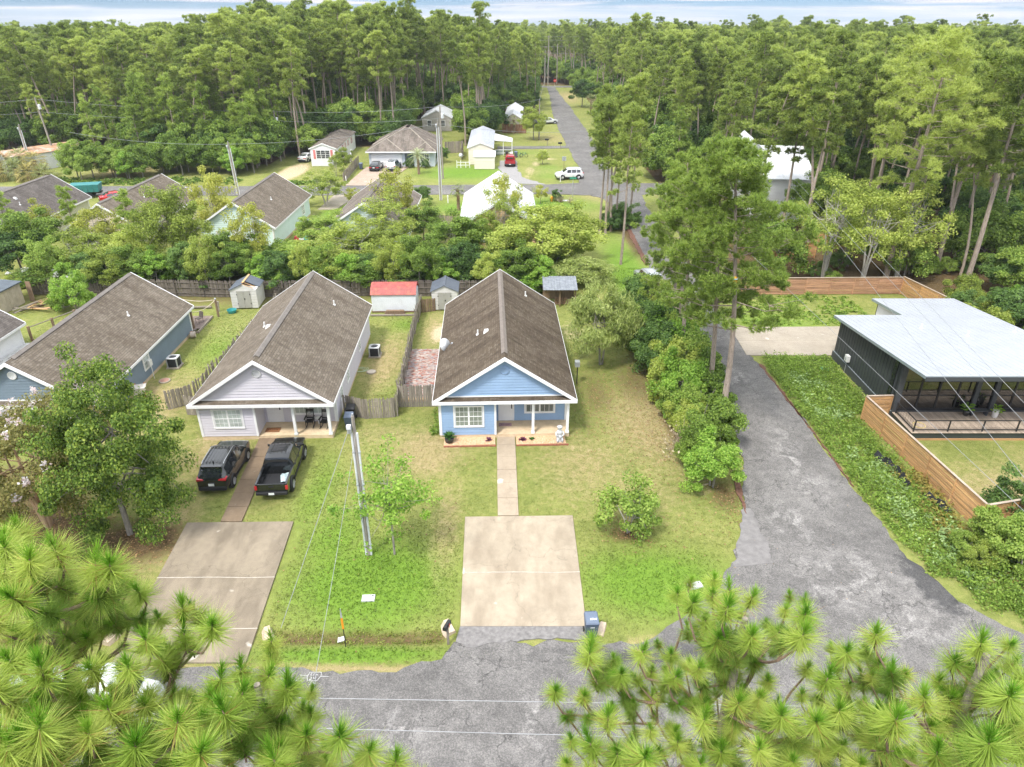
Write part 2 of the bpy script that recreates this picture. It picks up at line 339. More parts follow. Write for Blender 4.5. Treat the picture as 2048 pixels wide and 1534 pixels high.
def sheet(name, left, right, z, m, kind='structure', amp=0.14, thick=0.03, step=0.32):
    """ribbon between two edge lines, with ragged edges and a thin visible edge"""
    a = jitter_line(left, step, amp, hash(name) % 99 if False else len(name)); c = jitter_line(right, step, amp, len(name) + 5)
    bm = bmesh.new(); poly = a + c[::-1]
    top = [bm.verts.new((x, y, z)) for x, y in poly]; bot = [bm.verts.new((x, y, z - thick - 0.06)) for x, y in poly]
    f = bm.faces.new(top)
    for i in range(len(poly)):
        j = (i+1) % len(poly); bm.faces.new((bot[i], bot[j], top[j], top[i]))
    bmesh.ops.triangulate(bm, faces=[f]); bmesh.ops.recalc_face_normals(bm, faces=bm.faces)
    me = bpy.data.meshes.new(name); bm.to_mesh(me); bm.free(); me.materials.append(m)
    o = obj(name, me); 
    if kind: o['kind'] = kind
    return o
sheet('front_road', [(-80,21.2),(-25,21.3),(-18.5,21.4),(-11,21.35),(-8,21.25),(-5,21.3),(-3.2,21.9),(-2.6,22.7),(3.5,22.85),(4.2,22.4),(6,22.9),(8.2,24.3),(10.2,26.3),(11.4,28.2),(13.0,31.5)],
      [(-80,15.0),(-20,15.2),(0,15.4),(30,15.2),(60,14.6),(60,20.6),(28,21.3),(23.2,23.0),(21.3,25.2),(20.4,28.6),(20.2,31.5)], 0.030, ASPH)
sheet('side_road', [(12.9,30.5),(13.4,33.5),(14.3,37),(15.2,42),(15.5,48),(15.2,60),(15.1,74),(15.2,90),(14.9,103),(13.4,108.2),(12.0,109.6)],
      [(20.25,30.2),(20.15,36),(20.1,43),(19.75,49.5),(19.4,54),(19.5,71),(19.6,90),(19.4,104),(19.8,109),(20,112)], 0.034, ASPH)
sheet('cross_street', [(-140,108.5),(-70,109.5),(-36,109.6),(6,110.6),(12,109.8),(30,110.5)], [(-140,115.5),(-70,116.0),(-37,116.2),(6,117.4),(11.4,118.6),(30,118)], 0.038, ASPH, step=1.2, amp=.14)
sheet('far_road', [(11.2,117),(11.6,124),(12.0,132),(11.7,150),(11.2,175),(11.0,200),(11.8,228),(12.6,255),(12.9,284)],
      [(19.8,116),(17.8,124),(17.4,132),(17.6,150),(17.6,175),(17.4,200),(17.0,228),(16.3,255),(16.1,284)], 0.042, ASPH, step=1.5, amp=.16)
sheet('distant_street', [(-40,283),(60,283)], [(-40,289),(60,289)], 0.046, ASPH, step=3)
# worn light shoulder of packed gravel where the corner lawn was driven over
m_sh = mat('packed_shoulder', (.20,.19,.184), .9, var=.16, scale=3, bmp=.6, bscale=40)
sheet('road_shoulder', [(11.3,27.6),(11.9,29.3),(12.6,31.0),(13.2,32.4)], [(13.4,27.9),(13.5,29.4),(13.4,31),(13.5,32.4)], 0.040, m_sh, amp=.12, step=.25)
# apron in front of the blue house's driveway
m_ap = mat('old_apron', (.20,.19,.183), .9, var=.25, scale=5, bmp=.8, bscale=30)
sheet('driveway_apron', [(-2.55,22.7),(-2.0,22.45),(-0.8,22.75),(1.2,22.9),(3.4,22.95)], [(-2.35,23.85),(0,23.75),(3.35,23.85)], 0.044, m_ap, amp=.08, step=.25)
# red-brown pine straw along the road edges
m_ps = mat('pine_straw', (.15,.075,.05), .95, var=.3, scale=9, bmp=.8, bscale=60)
for nm, lft, rgt in [('pine_straw_drift', [(13.1,31.9),(13.2,34),(13.7,37.4),(14.5,41.5),(14.9,45)], [(13.2,31.9),(13.5,34),(14.1,37.2),(14.85,41.5),(15.1,45)]),
                     ('pine_straw_drift', [(20.2,34.5),(20.15,40),(19.95,45),(19.7,51)], [(20.32,34.5),(20.27,40),(20.12,45),(19.9,51)]),
                     ('pine_straw_drift', [(14.75,76),(14.8,90),(14.5,101)], [(15.3,76),(15.35,90),(15.1,101)])]:
    sheet(nm, lft, rgt, 0.048, m_ps, kind='stuff', amp=.07, step=.25, thick=.0)

# ------------------------------------------------------------------ concrete
def concrete(name, base, stain, stainamt, crackamt=0.4):
    m, t, b = nodes(name); p = pos(t)
    n1 = noise(t, p, 0.5, 6, .65); n2 = noise(t, p, 3, 5, .65); n3 = noise(t, p, 45, 3, .7)
    hi = tuple(min(1, c*1.18) for c in base); lo = tuple(c*.78 for c in base)
    c = ramp(t, mth(t, 'ADD', mth(t, 'MULTIPLY', n1, .6), mth(t, 'MULTIPLY', n2, .4)), [(0.3, lo), (0.5, base), (0.7, hi)])
    ps = pos(t, (.95, .34, 1)); n5 = noise(t, ps, 1, 4, .6); c = mix(t, mth(t, 'MULTIPLY', rng_(t, n5, .43, .68), stainamt), c, stain)
    n6 = noise(t, p, 0.9, 2, .5); c = mix(t, rng_(t, n6, .70, .74, 0, .55), c, (.72,.68,.6))
    vor = nn(t, 'ShaderNodeTexVoronoi', feature='DISTANCE_TO_EDGE', Scale=0.21)
    wv = t.nodes.new('ShaderNodeVectorMath'); wv.operation = 'ADD'; dn = nn(t, 'ShaderNodeTexNoise', Scale=0.8, Detail=4.0); t.links.new(p, dn.inputs[0])
    vm = t.nodes.new('ShaderNodeVectorMath'); vm.operation = 'SCALE'; vm.inputs['Scale'].default_value = 2.0; t.links.new(dn.outputs['Color'], vm.inputs[0])
    t.links.new(p, wv.inputs[0]); t.links.new(vm.outputs[0], wv.inputs[1]); t.links.new(wv.outputs[0], vor.inputs['Vector'])
    c = mix(t, mth(t, 'MULTIPLY', rng_(t, vor.outputs[0], .006, 0.0), crackamt), c, tuple(x*.35 for x in base))
    c = mix(t, .5, c, ramp(t, n3, [(0.3, (.7,.7,.7)), (.6, (1.1,1.1,1.1))]), 'MULTIPLY')
    t.links.new(c, b.inputs['Base Color']); b.inputs['Roughness'].default_value = .85; b.inputs['Specular IOR Level'].default_value = .2
    bump(t, b, n3, .3, .01); return m
C_NEW = concrete('driveway_concrete', (.38,.32,.24), (.25,.20,.145), .7)
C_OLD = concrete('stained_concrete', (.275,.229,.168), (.15,.122,.09), .75)
C_WALK = concrete('walk_concrete', (.39,.32,.24), (.34,.27,.19), .4, .3)
C_DARKWALK = concrete('mossy_walk_concrete', (.225,.165,.11), (.13,.095,.06), .5, .3)
C_GREY = concrete('grey_concrete', (.36,.315,.255), (.33,.28,.22), .4, .3)
C_CREAM = mat('porch_concrete', (.60,.47,.31), .8, var=.12, scale=2, dirt=((.40,.28,.17), .5))
m_joint = mat('joint_filler', (.46,.42,.36), .9, var=.15, scale=6)
def slab(parent, quad, z1, m, inset=0.012, thick=.12):
    q = [Vector((x, y, 0)) for x, y in quad]; c = sum(q, Vector()) / 4
    q = [c + (v - c) * (1 - inset/ max(.2, (v-c).length)) for v in q]
    b_ = MB(); b_.hexa([(v.x, v.y, z1-thick) for v in q] + [(v.x, v.y, z1) for v in q]); return b_.build('slab', m, parent, bevel=.01)
def lerp2(a, b_, f): return (a[0]+(b_[0]-a[0])*f, a[1]+(b_[1]-a[1])*f)
def paving(name, tl, tr, bl, br, cuts, z, mats, joint=None):
    e = empty(name, ((tl[0]+br[0])/2, (tl[1]+br[1])/2, 0)); e['kind'] = 'structure'; off = e.location.copy()
    fs = [0] + cuts + [1]
    for k in range(len(fs)-1):
        q = [lerp2(bl, tl, fs[k]), lerp2(br, tr, fs[k]), lerp2(br, tr, fs[k+1]), lerp2(bl, tl, fs[k+1])]
        o = slab(e, q, z + (0.006 if k % 2 else 0), mats[k % len(mats)]); o.location = -off
    if joint:
        for f in cuts:
            a, c2_ = lerp2(bl, tl, f), lerp2(br, tr, f)
            pts = jitter_line([a, c2_], .25, .02, 3); bb = MB(); bb.tube([(x, y, z - .005) for x, y in pts], .024, 5); o = bb.build('joint', m_joint, e); o.location = -off
    return e
paving('blue_house_driveway', (-2.62,31.6), (3.4,31.72), (-2.38,23.65), (3.42,23.65), [.44], .065, [C_NEW], True)
paving('lavender_house_driveway', (-17.9,31.1), (-12.05,31.2), (-17.3,21.6), (-11.5,21.6), [.20,.545], .065, [C_OLD], True)
paving('blue_house_walkway', (-1.02,40.2), (.2,40.2), (-.80,31.73), (.38,31.73), [.19,.365,.53,.70,.86], .06, [C_WALK])
paving('lavender_house_walkway', (-16.68,39.9), (-15.46,39.9), (-16.1,31.2), (-14.92,31.2), [.15,.30,.45,.60,.74,.88], .06, [C_DARKWALK])
paving('dark_house_driveway', (19.4,58.4), (31,58.6), (19.2,52.6), (31,52.6), [.5], .055, [C_GREY])
paving('garage_driveway', (-26.3,132.0), (-18.6,132.2), (-27.0,116.6), (-21.0,116.6), [.5], .06, [concrete('pink_concrete', (.42,.33,.26), (.33,.25,.19), .4)])
paving('mint_house_driveway', (-27.6,100.8), (-25.0,100.8), (-27.2,109.8), (-23.6,109.8), [.5], .06, [C_GREY])
m_gr = mat('driveway_gravel', (.29,.28,.275), .95, var=.22, scale=10, bmp=.9, bscale=60)
sheet('gravel_drive', [(-2.2,138),(-2.4,130),(-1.5,123),(.8,118)], [(1.0,138),(1.0,130),(1.8,123),(5.5,117.2)], .05, m_gr, amp=.15, step=.6)
sheet('neighbour_drive', [(-3,150.5),(5,151.2),(11.8,152)], [(-3,154),(5,154.2),(11.8,154.6)], .05, ASPH, amp=.12, step=.8)
# ------------------------------------------------------------------ building materials
def shingle(name, cols, stain=None, stainamt=0.0):
    m, t, b = nodes(name)
    uv = t.nodes.new('ShaderNodeUVMap').outputs[0]
    br = nn(t, 'ShaderNodeTexBrick'); t.links.new(uv, br.inputs['Vector'])
    br.inputs['Scale'].default_value = 1.0; br.inputs['Brick Width'].default_value = .34; br.inputs['Row Height'].default_value = .16
    br.inputs['Mortar Size'].default_value = .012; br.inputs['Mortar Smooth'].default_value = .4; br.inputs['Bias'].default_value = -.1
    br.inputs['Color1'].default_value = (0,0,0,1); br.inputs['Color2'].default_value = (1,1,1,1); br.inputs['Mortar'].default_value = (.5,.5,.5,1)
    sp_ = t.nodes.new('ShaderNodeSeparateColor'); t.links.new(br.outputs['Color'], sp_.inputs[0])
    c = ramp(t, mth(t, 'ADD', mth(t, 'MULTIPLY', sp_.outputs[0], .55), .22), [(0.1, cols[0]), (.5, cols[1]), (.9, cols[2])])
    mu = nn(t, 'ShaderNodeMapping'); mu.inputs['Scale'].default_value = (.9, .16, 1); t.links.new(uv, mu.inputs[0])
    n1 = noise(t, mu.outputs[0], .9, 6, .65); n2 = noise(t, uv, .35, 5, .6); n3 = noise(t, uv, 22, 3, .7)
    c = mix(t, rng_(t, n1, .45, .68, 0, stainamt), c, stain or cols[0])
    c = mix(t, rng_(t, n2, .5, .7, 0, .3), c, tuple(min(1, x*1.5) for x in cols[2]))
    c = mix(t, mth(t, 'MULTIPLY', br.outputs['Fac'], .62), c, (.035,.03,.027))
    c = mix(t, .3, c, ramp(t, n3, [(.3, (.7,.7,.7)), (.65, (1.2,1.2,1.2))]), 'MULTIPLY')
    c = mix(t, rng_(t, noise(t, mu.outputs[0], 2.6, 4, .7), .5, .66, 0, stainamt*.8), c, tuple(x*.55 for x in cols[0]))
    t.links.new(c, b.inputs['Base Color']); b.inputs['Roughness'].default_value = .92; b.inputs['Specular IOR Level'].default_value = .15
    s2 = t.nodes.new('ShaderNodeSeparateXYZ'); t.links.new(uv, s2.inputs[0])
    saw = mth(t, 'FRACT', mth(t, 'DIVIDE', s2.outputs[1], .16))
    bump(t, b, mth(t, 'ADD', mth(t, 'SUBTRACT', mth(t, 'SUBTRACT', 1.0, saw), mth(t, 'MULTIPLY', br.outputs['Fac'], .6)), mth(t, 'MULTIPLY', n3, .5)), .5, .02)
    return m
SH_BROWN = shingle('brown_shingle', [(.085,.064,.044), (.128,.101,.072), (.18,.148,.110)], (.055,.038,.027), .85)
SH_GREYB = shingle('greybrown_shingle', [(.125,.101,.076), (.178,.149,.115), (.245,.211,.170)], (.095,.073,.05), .55)
SH_DARK = shingle('dark_shingle', [(.10,.088,.078), (.14,.123,.11), (.19,.17,.155)], (.07,.058,.05), .6)
SH_OLD = shingle('weathered_shingle', [(.17,.14,.115), (.23,.195,.165), (.30,.26,.22)], (.05,.045,.038), .85)
WHITE = mat('white_trim', (.80,.80,.80), .5, var=.03, scale=1.5)
BLUE = mat('blue_siding', (.265,.385,.56), .55, var=.045, scale=.9)
LAV = mat('lavender_siding', (.60,.575,.625), .55, var=.04, scale=.9)
SLATE = mat('slate_siding', (.17,.22,.27), .55, var=.06, scale=.9)
MINT = mat('mint_siding', (.60,.73,.68), .55, var=.04, scale=.9)
PEACH = mat('peach_siding', (.72,.50,.29), .6, var=.05, scale=.9)
CREAM = mat('cream_siding', (.72,.62,.50), .6, var=.05, scale=.9)
TAN = mat('tan_siding', (.50,.44,.36), .6, var=.05, scale=.9)
PALEW = mat('pale_siding', (.74,.74,.74), .6, var=.05, scale=.9)
FLINT = mat('interior_core', (.25,.24,.23), .9)
FASC = mat('dark_fascia', (.12,.15,.155), .5, var=.05)
M_PIPE = mat('white_pipe', (.7,.7,.68), .5, var=.06)
M_LOUV = mat('vent_louver', (.62,.62,.63), .6, var=.04)
M_BLACK = mat('black_metal', (.018,.018,.02), .45, var=.1, spec=.5)
M_HW = mat('dark_hardware', (.03,.03,.035), .4, metal=.5)
M_GREYW = mat('weathered_wood', (.27,.235,.19), .9, var=.22, scale=4, stretch=(6,6,.6), bmp=.5, bscale=12, dirt=((.12,.10,.08), .6), rnd=.22)
M_BROWNW = mat('brown_wood', (.22,.15,.095), .85, rnd=.2, var=.22, scale=4, stretch=(6,6,.6), bmp=.5, bscale=12)
M_CEDAR = mat('cedar_wood', (.50,.285,.125), .75, var=.2, scale=1.2, stretch=(.8,.8,9), bmp=.35, bscale=12, dirt=((.36,.23,.13), .6), rnd=.22)
M_PINEW = mat('new_pine_board', (.58,.36,.17), .75, var=.12, scale=3)
M_GALV = mat('galvanised_metal', (.48,.50,.53), .42, metal=.55, var=.12, scale=2)
M_REDMET = mat('red_metal_roof', (.36,.085,.075), .55, var=.18, scale=3, dirt=((.50,.24,.10), .45))
M_WHMET = mat('white_metal_sheet', (.72,.745,.78), .45, var=.05, scale=1.5, dirt=((.55,.56,.58), .4))
M_PLASTIC = mat('grey_resin', (.60,.585,.555), .6, var=.05)
M_DKPLASTIC = mat('taupe_resin', (.34,.33,.295), .6, var=.06)
M_BIN = mat('navy_bin_plastic', (.075,.10,.145), .5, var=.08, scale=3)
M_BINL = mat('blue_grey_bin_lid', (.13,.165,.225), .5, var=.08, scale=3)
def glass(name, col, rough=.08):
    m, t, b = nodes(name); p = pos(t); n1 = noise(t, p, 1.4, 3)
    t.links.new(ramp(t, n1, [(.3, tuple(x*.75 for x in col)), (.7, tuple(min(1, x*1.25) for x in col))]), b.inputs['Base Color'])
    b.inputs['Roughness'].default_value = rough; b.inputs['Specular IOR Level'].default_value = .35; return m
G_BLIND = glass('blind_behind_glass', (.24,.27,.23)); G_CURT = glass('curtain_behind_glass', (.46,.51,.48)); G_DARK = glass('dark_glass', (.02,.022,.025), .04)
G_MID = glass('dim_glass', (.16,.18,.17))

# wall frames: maps (u along wall, out from wall, z) to house-local xyz
def frame(side, plane):
    if side == 'front': return lambda u, o, z: (u, plane - o, z)
    if side == 'back':  return lambda u, o, z: (u, plane + o, z)
    if side == 'left':  return lambda u, o, z: (plane - o, u, z)
    return lambda u, o, z: (plane + o, u, z)
def fbox(b_, fr, u0, u1, o0, o1, z0, z1, m=0):
    b_.hexa([fr(u0,o0,z0), fr(u1,o0,z0), fr(u1,o1,z0), fr(u0,o1,z0), fr(u0,o0,z1), fr(u1,o0,z1), fr(u1,o1,z1), fr(u0,o1,z1)], m)
def siding(parent, fr, u0, u1, z0, z1, m, exp=.2, clip=None, name='siding_board'):
    z = z0
    while z < z1 - .02:
        e = min(exp, z1 - z); a0, a1, c0, c1 = u0, u1, u0, u1
        if clip: (a0, a1), (c0, c1) = clip(z), clip(z + e)
        if a1 - a0 < .05: break
        if c1 < c0: c0 = c1 = (c0 + c1) / 2
        b_ = MB(); b_.hexa([fr(a0,0,z-.012), fr(a1,0,z-.012), fr(a1,.052,z-.012), fr(a0,.052,z-.012), fr(c0,0,z+e), fr(c1,0,z+e), fr(c1,.008,z+e), fr(c0,.008,z+e)])
        b_.build(name, m, parent); z += exp
def window(parent, fr, u0, u1, z0, z1, units=1, nx=3, ny=2, pane=None, trim=.10, out=.075, sash=True, tm=None):
    tm = tm or WHITE
    b_ = MB()
    fbox(b_, fr, u0-trim, u1+trim, 0, out, z1, z1+trim); fbox(b_, fr, u0-trim, u1+trim, 0, out+.015, z0-trim, z0)
    fbox(b_, fr, u0-trim, u0, 0, out, z0, z1); fbox(b_, fr, u1, u1+trim, 0, out, z0, z1)
    w_ = (u1-u0)/units
    for k in range(1, units): fbox(b_, fr, u0+k*w_-.045, u0+k*w_+.045, 0, out-.004, z0, z1)
    W = b_.build('window', tm, parent)
    for k in range(units):
        a, c_ = u0+k*w_+.02, u0+(k+1)*w_-.02; zm = (z0+z1)/2
        for (s0, s1, o) in ((z0, zm, .056), (zm, z1, .062)) if sash else ((z0, z1, .06),):
            pb = MB(); fbox(pb, fr, a, c_, o-.012, o, s0+.01, s1-.01); pb.build('pane', pane, W)
            g = MB(); 
            for q in range(1, nx): u = a+(c_-a)*q/nx; fbox(g, fr, u-.010, u+.010, o, o+.010, s0, s1)
            for q in range(1, ny): z = s0+(s1-s0)*q/ny; fbox(g, fr, a, c_, o, o+.011, z-.010, z+.010)
            fbox(g, fr, a, c_, o, o+.016, s0-.02, s0+.03); fbox(g, fr, a, a+.035, o, o+.013, s0, s1); fbox(g, fr, c_-.035, c_, o, o+.013, s0, s1)
            g.build('grille', tm, W)
    return W
def door(parent, fr, u0, u1, z0, z1, m=None, trim=.09):
    b_ = MB(); fbox(b_, fr, u0-trim, u0, 0, .09, z0, z1+trim); fbox(b_, fr, u1, u1+trim, 0, .09, z0, z1+trim); fbox(b_, fr, u0, u1, 0, .09, z1, z1+trim)
    b_.build('door_frame', WHITE, parent)
    d = MB(); d0 = fr; fr = lambda u, o, z: d0(u, o+.045, z); fbox(d, fr, u0+.004, u1-.004, -.04, .02, z0, z1-.004); w_ = u1-u0
    for a, c_ in ((.14,.44),(.56,.86)):
        for s0, s1 in ((.10,.36),(.42,.74),(.79,.93)): fbox(d, fr, u0+a*w_, u0+c_*w_, .02, .025, z0+s0*(z1-z0), z0+s1*(z1-z0))
    D = d.build('door', m or WHITE, parent)
    h = MB(); fbox(h, fr, u1-.12, u1-.06, .02, .07, z0+.95, z0+1.25); fbox(h, fr, u1-.11, u1-.07, .02, .06, z0+1.35, z0+1.45); h.build('handle', M_HW, D)
    return D
def vent_pipe(parent, x, y, z, h=.35):
    b_ = MB(); b_.lathe([(.14,-.05),(.12,.03),(.055,.06),(.055,h),(.045,h)], 10, (x, y, z)); b_.build('vent_pipe', M_PIPE, parent)

def roof_pair(parent, W, y0, y1, ze, zr, m, th=.10, name='roof_slope'):
    """two roof planes, each a slab with metre-scaled UV for the shingle courses"""
    for s in (-1, 1):
        sl = math.hypot(W/2, zr-ze); b_ = MB()
        e0, e1 = Vector((s*W/2, y0, ze)), Vector((s*W/2, y1, ze)); r0, r1 = Vector((0, y0, zr)), Vector((0, y1, zr))
        n_ = Vector((s*(zr-ze), 0, W/2)).normalized()
        top = [e0, e1, r1, r0] if s > 0 else [e1, e0, r0, r1]
        low = [p_ - n_*th for p_ in top]
        b_.v = [tuple(p_) for p_ in low + top]; b_.f = [(0,3,2,1),(4,5,6,7),(0,1,5,4),(1,2,6,5),(2,3,7,6),(3,0,4,7)]; b_.m = [0]*6
        uvs = [(p_.y, sl*(0 if p_.z < (ze+zr)/2 else 1) + (3.3 if s > 0 else 0)) for p_ in top]; uvs = uvs + uvs
        obj(name, b_.mesh(name, m, uv=uvs), parent)
def rake(parent, W, y, ze, zr, m, depth=.035, h=.2, name='rake_board'):
    for s in (-1, 1):
        b_ = MB(); k = (zr-ze)/(W/2); x1 = s*(W/2+.02); zA = ze - .02*k
        b_.hexa([(0,y-depth,zr-h-.02),(x1,y-depth,zA-h),(x1,y+depth,zA-h),(0,y+depth,zr-h-.02),(0,y-depth,zr+.03),(x1,y-depth,zA+.03),(x1,y+depth,zA+.03),(0,y+depth,zr+.03)])
        b_.build(name, m, parent)
HW, HL, WB = 9.26, 17.0, 8.46
def cottage(name, label, loc, rz, ze, zr, wall, roof, pane, L=HL, base=.25, front=True, sides=('left', 'right'), back=False, vent_mat=None, vents=(), roofbox=None, side_windows=(), ridge_cap=True, cat='house', coarse=False, group=None):
    r = empty(name, (*loc, 0), rz, label, cat, group)
    W = HW; k = (zr-ze)/(W/2); yf = .38; yb = L-.38; hx = WB/2; zs = base; ex = .2 if not coarse else .24
    # slab and solid core
    b_ = MB(); b_.box(-hx-.02, hx+.02, yf-.02, yb+.02, -.5, zs); b_.build('slab', C_CREAM, r)
    core = MB(); zt = ze - .05
    bay = -.62                                     # left bay comes forward, porch to its right
    px = (-hx, bay, yf) 
    if front:
        core.prism([(-hx,yf+.03),(bay,yf+.03),(bay,yf+1.75),(hx,yf+1.75),(hx,yb-.03),(-hx,yb-.03)], zs, zt)
    else: core.box(-hx, hx, yf+.03, yb-.03, zs, zt)
    core.face([(-hx,yf+.03,zt),(hx,yf+.03,zt),(0,yf+.03,zr-.18-.0)]); core.face([(-hx,yb-.03,zt),(hx,yb-.03,zt),(0,yb-.03,zr-.18)])
    core.build('wall_core', wall, r)
    gz0 = ze + .2
    def gclip(z):
        x = (zr - .13 - z)/k; return (-min(x, hx), min(x, hx))
    roof_pair(r, W, 0, L, ze, zr, roof)
    rake(r, W, 0.0, ze, zr, WHITE); rake(r, W, L, ze, zr, WHITE)
    for s in (-1, 1):
        b_ = MB(); b_.box(s*W/2-.03, s*W/2+.03, .04, L-.04, ze-.2, ze-.02); b_.build('fascia', WHITE, r)
        b_ = MB(); b_.box(min(s*hx, s*(W/2-.03)), max(s*hx, s*(W/2-.03)), .03, L-.03, ze-.22, ze-.205); b_.build('soffit', WHITE, r)
    if ridge_cap:
        b_ = MB(); rz_ = zr + .015; yA, yB = .75, L-.35
        for s in (-1, 1):
            b_.hexa([(0,yA,rz_+.02),(s*.20,yA,rz_-.20*k+.02),(s*.20,yB,rz_-.20*k+.02),(0,yB,rz_+.02),(0,yA,rz_+.07),(s*.20,yA,rz_-.20*k+.06),(s*.20,yB,rz_-.20*k+.06),(0,yB,rz_+.07)])
        b_.build('ridge_vent', mat('ridge_cap_'+roof.name, {'brown_shingle':(.20,.17,.145)}.get(roof.name, (.20,.178,.158)), .9, var=.12), r)
    if front:
        fr = frame('front', yf)
        siding(r, fr, -hx, hx, gz0+.02, zr, wall, ex, gclip)
        b_ = MB(); fbox(b_, fr, -hx+.3, hx-.3, .0, .07, gz0-.06, gz0+.05); b_.build('gable_trim', WHITE, r)
        # pent roof across the front
        pb = MB(); x1 = W/2-.06; x2 = W/2-.06-.36/k*.5
        top = [(-x1,-.02,ze+.02),(x1,-.02,ze+.02),(x2-.25,yf,gz0),(-x2+.25,yf,gz0)]; pb.v = top + [(p_[0],p_[1],p_[2]-.09) for p_ in top]; pb.f = [(0,1,2,3),(7,6,5,4),(0,4,5,1),(1,5,6,2),(2,6,7,3),(3,7,4,0)]; pb.m=[0]*6
        obj('pent_roof', pb.mesh('pent_roof', roof, uv=[(p_[0], p_[1]*1.3) for p_ in top]*2), r)
        b_ = MB(); b_.box(-W/2-.01, W/2+.01, -.06, .02, ze-.2, ze+.015); b_.build('front_fascia', WHITE, r)
        b_ = MB(); b_.box(-W/2+.05, W/2-.05, .02, yf+1.75, ze-.17, ze-.155); b_.build('porch_ceiling', WHITE, r)
        # gable vent: ring and louvers
        vm_ = vent_mat or wall; vz = zr - 1.02
        b_ = MB(); ring = [(math.cos(a)*.24, math.sin(a)*.24) for a in [2*math.pi*q/20 for q in range(20)]]
        for q in range(20):
            a, c_ = ring[q], ring[(q+1)%20]
            b_.hexa([fr(a[0],.02,vz+a[1]), fr(c_[0],.02,vz+c_[1]), fr(c_[0]*1.2,.02,vz+c_[1]*1.2), fr(a[0]*1.2,.02,vz+a[1]*1.2), fr(a[0],.105,vz+a[1]), fr(c_[0],.105,vz+c_[1]), fr(c_[0]*1.2,.09,vz+c_[1]*1.2), fr(a[0]*1.2,.09,vz+a[1]*1.2)])
        V = b_.build('gable_vent', vm_, r)
        for q in range(-2, 3):
            h = .23*math.sqrt(max(.05, 1-(q/3.0)**2)); lb = MB(); fbox(lb, fr, -h, h, .05, .075, vz+q*.085-.03, vz+q*.085+.03); lb.build('louver', vm_, V)
        # front bay wall
        siding(r, fr, -hx+.1, bay-.05, zs+.03, ze-.2, wall, ex)
        window(r, fr, -3.25, -1.45, .95, 2.36 + (ze-2.93), 2, 3, 2, pane, out=.08)
        for u in (-hx-.02, bay-.07):
            b_ = MB(); fbox(b_, fr, u, u+.13, 0, .07, zs, ze-.2); b_.build('corner_board', WHITE, r)
        # recessed porch wall, door and window
        fp = frame('front', yf+1.75); siding(r, fp, bay+.02, hx-.02, zs+.03, ze-.18, wall, ex)
        fs = frame('right', bay); siding(r, fs, yf+.06, yf+1.73, zs+.03, ze-.18, wall, ex)
        door(r, fp, -.32, .58, zs+.03, zs+2.08)
        window(r, fp, 1.45, 3.35, .92, 2.1, 2, 3, 1, G_MID if pane is G_BLIND else pane)
        for u in (1.76, hx-.2):
            b_ = MB(); b_.box(u, u+.17, yf-.02, yf+.15, zs, ze-.2); b_.box(u-.03, u+.20, yf-.05, yf+.18, zs, zs+.14); b_.box(u-.02, u+.19, yf-.04, yf+.17, ze-.3, ze-.2); b_.build('porch_post', WHITE, r)
        b_ = MB(); fbox(b_, fp, hx-.14, hx-.01, .03, .07, zs, ze-.18); b_.build('corner_board', WHITE, r)
    for s in sides:
        pl = -hx if s == 'left' else hx; fr = frame(s, pl); ya = yf+.1 if (s == 'left' or not front) else yf+1.8
        siding(r, fr, ya, yb-.1, zs+.02, ze-.21, wall, ex)
        for u in (ya-.1, yb-.12):
            b_ = MB(); fbox(b_, fr, u, u+.12, .0, .07, zs, ze-.2); b_.build('corner_board', WHITE, r)
        for (sd, u0, u1, z0, z1) in side_windows:
            if sd == s: window(r, fr, u0, u1, z0, z1, 1, 2, 2, pane)
    if back:
        fr = frame('back', yb); siding(r, fr, -hx+.1, hx-.1, zs+.02, ze, wall, ex); siding(r, fr, -hx, hx, ze+.0, zr, wall, ex, gclip)
        for u in (-hx, hx-.12):
            b_ = MB(); fbox(b_, fr, u, u+.12, 0, .07, zs, ze-.1); b_.build('corner_board', WHITE, r)
        window(r, fr, 1.4, 2.4, 1.0, 2.2, 1, 2, 2, pane); window(r, fr, -3.0, -2.0, 1.0, 2.2, 1, 2, 2, pane); door(r, fr, -.6, .5, zs, zs+2.05)
    for (x, y) in vents: vent_pipe(r, x, y, zr - abs(x)*k)
    if roofbox:
        x, y = roofbox; z = zr - abs(x)*k; b_ = MB(); b_.hexa([(x-.2,y-.2,z-.12),(x+.2,y-.2,z+.02),(x+.2,y+.2,z+.02),(x-.2,y+.2,z-.12),(x-.13,y-.12,z+.12),(x+.13,y-.12,z+.16),(x+.13,y+.12,z+.16),(x-.13,y+.12,z+.12)]); b_.build('roof_box_vent', M_PIPE, r)
    return r
blue = cottage('blue_cottage', 'light blue lap-sided cottage with brown shingle gable roof and white door', (-.45,39.66), .033, 2.93, 6.0, BLUE, SH_BROWN, G_BLIND, sides=('left','right'), vents=((2.0,14.3),(-1.75,6.3)), roofbox=(-1.15,5.9))
lav = cottage('lavender_cottage', 'pale lavender lap-sided cottage with two black rocking chairs on its porch', (-16.05,39.47), .029, 2.78, 5.86, LAV, SH_GREYB, G_CURT, L=17.2, vent_mat=M_LOUV, vents=((2.3,13.4),(-1.6,8.0)), roofbox=(-1.0,7.0), side_windows=(('right',3.6,4.4,1.1,2.1),('right',6.2,7.0,1.1,2.1),('right',11.5,12.2,1.1,2.1)))
slate = cottage('slate_cottage', 'slate blue lap-sided cottage at left, its front half hidden by leafy trees', (-31.85,40.0), .02, 2.42, 5.45, SLATE, SH_GREYB, G_CURT, L=17.5, vent_mat=WHITE, vents=((2.2,11.4),), side_windows=(('right',8.0,8.9,.95,2.05),('right',1.9,2.9,.6,2.0)))
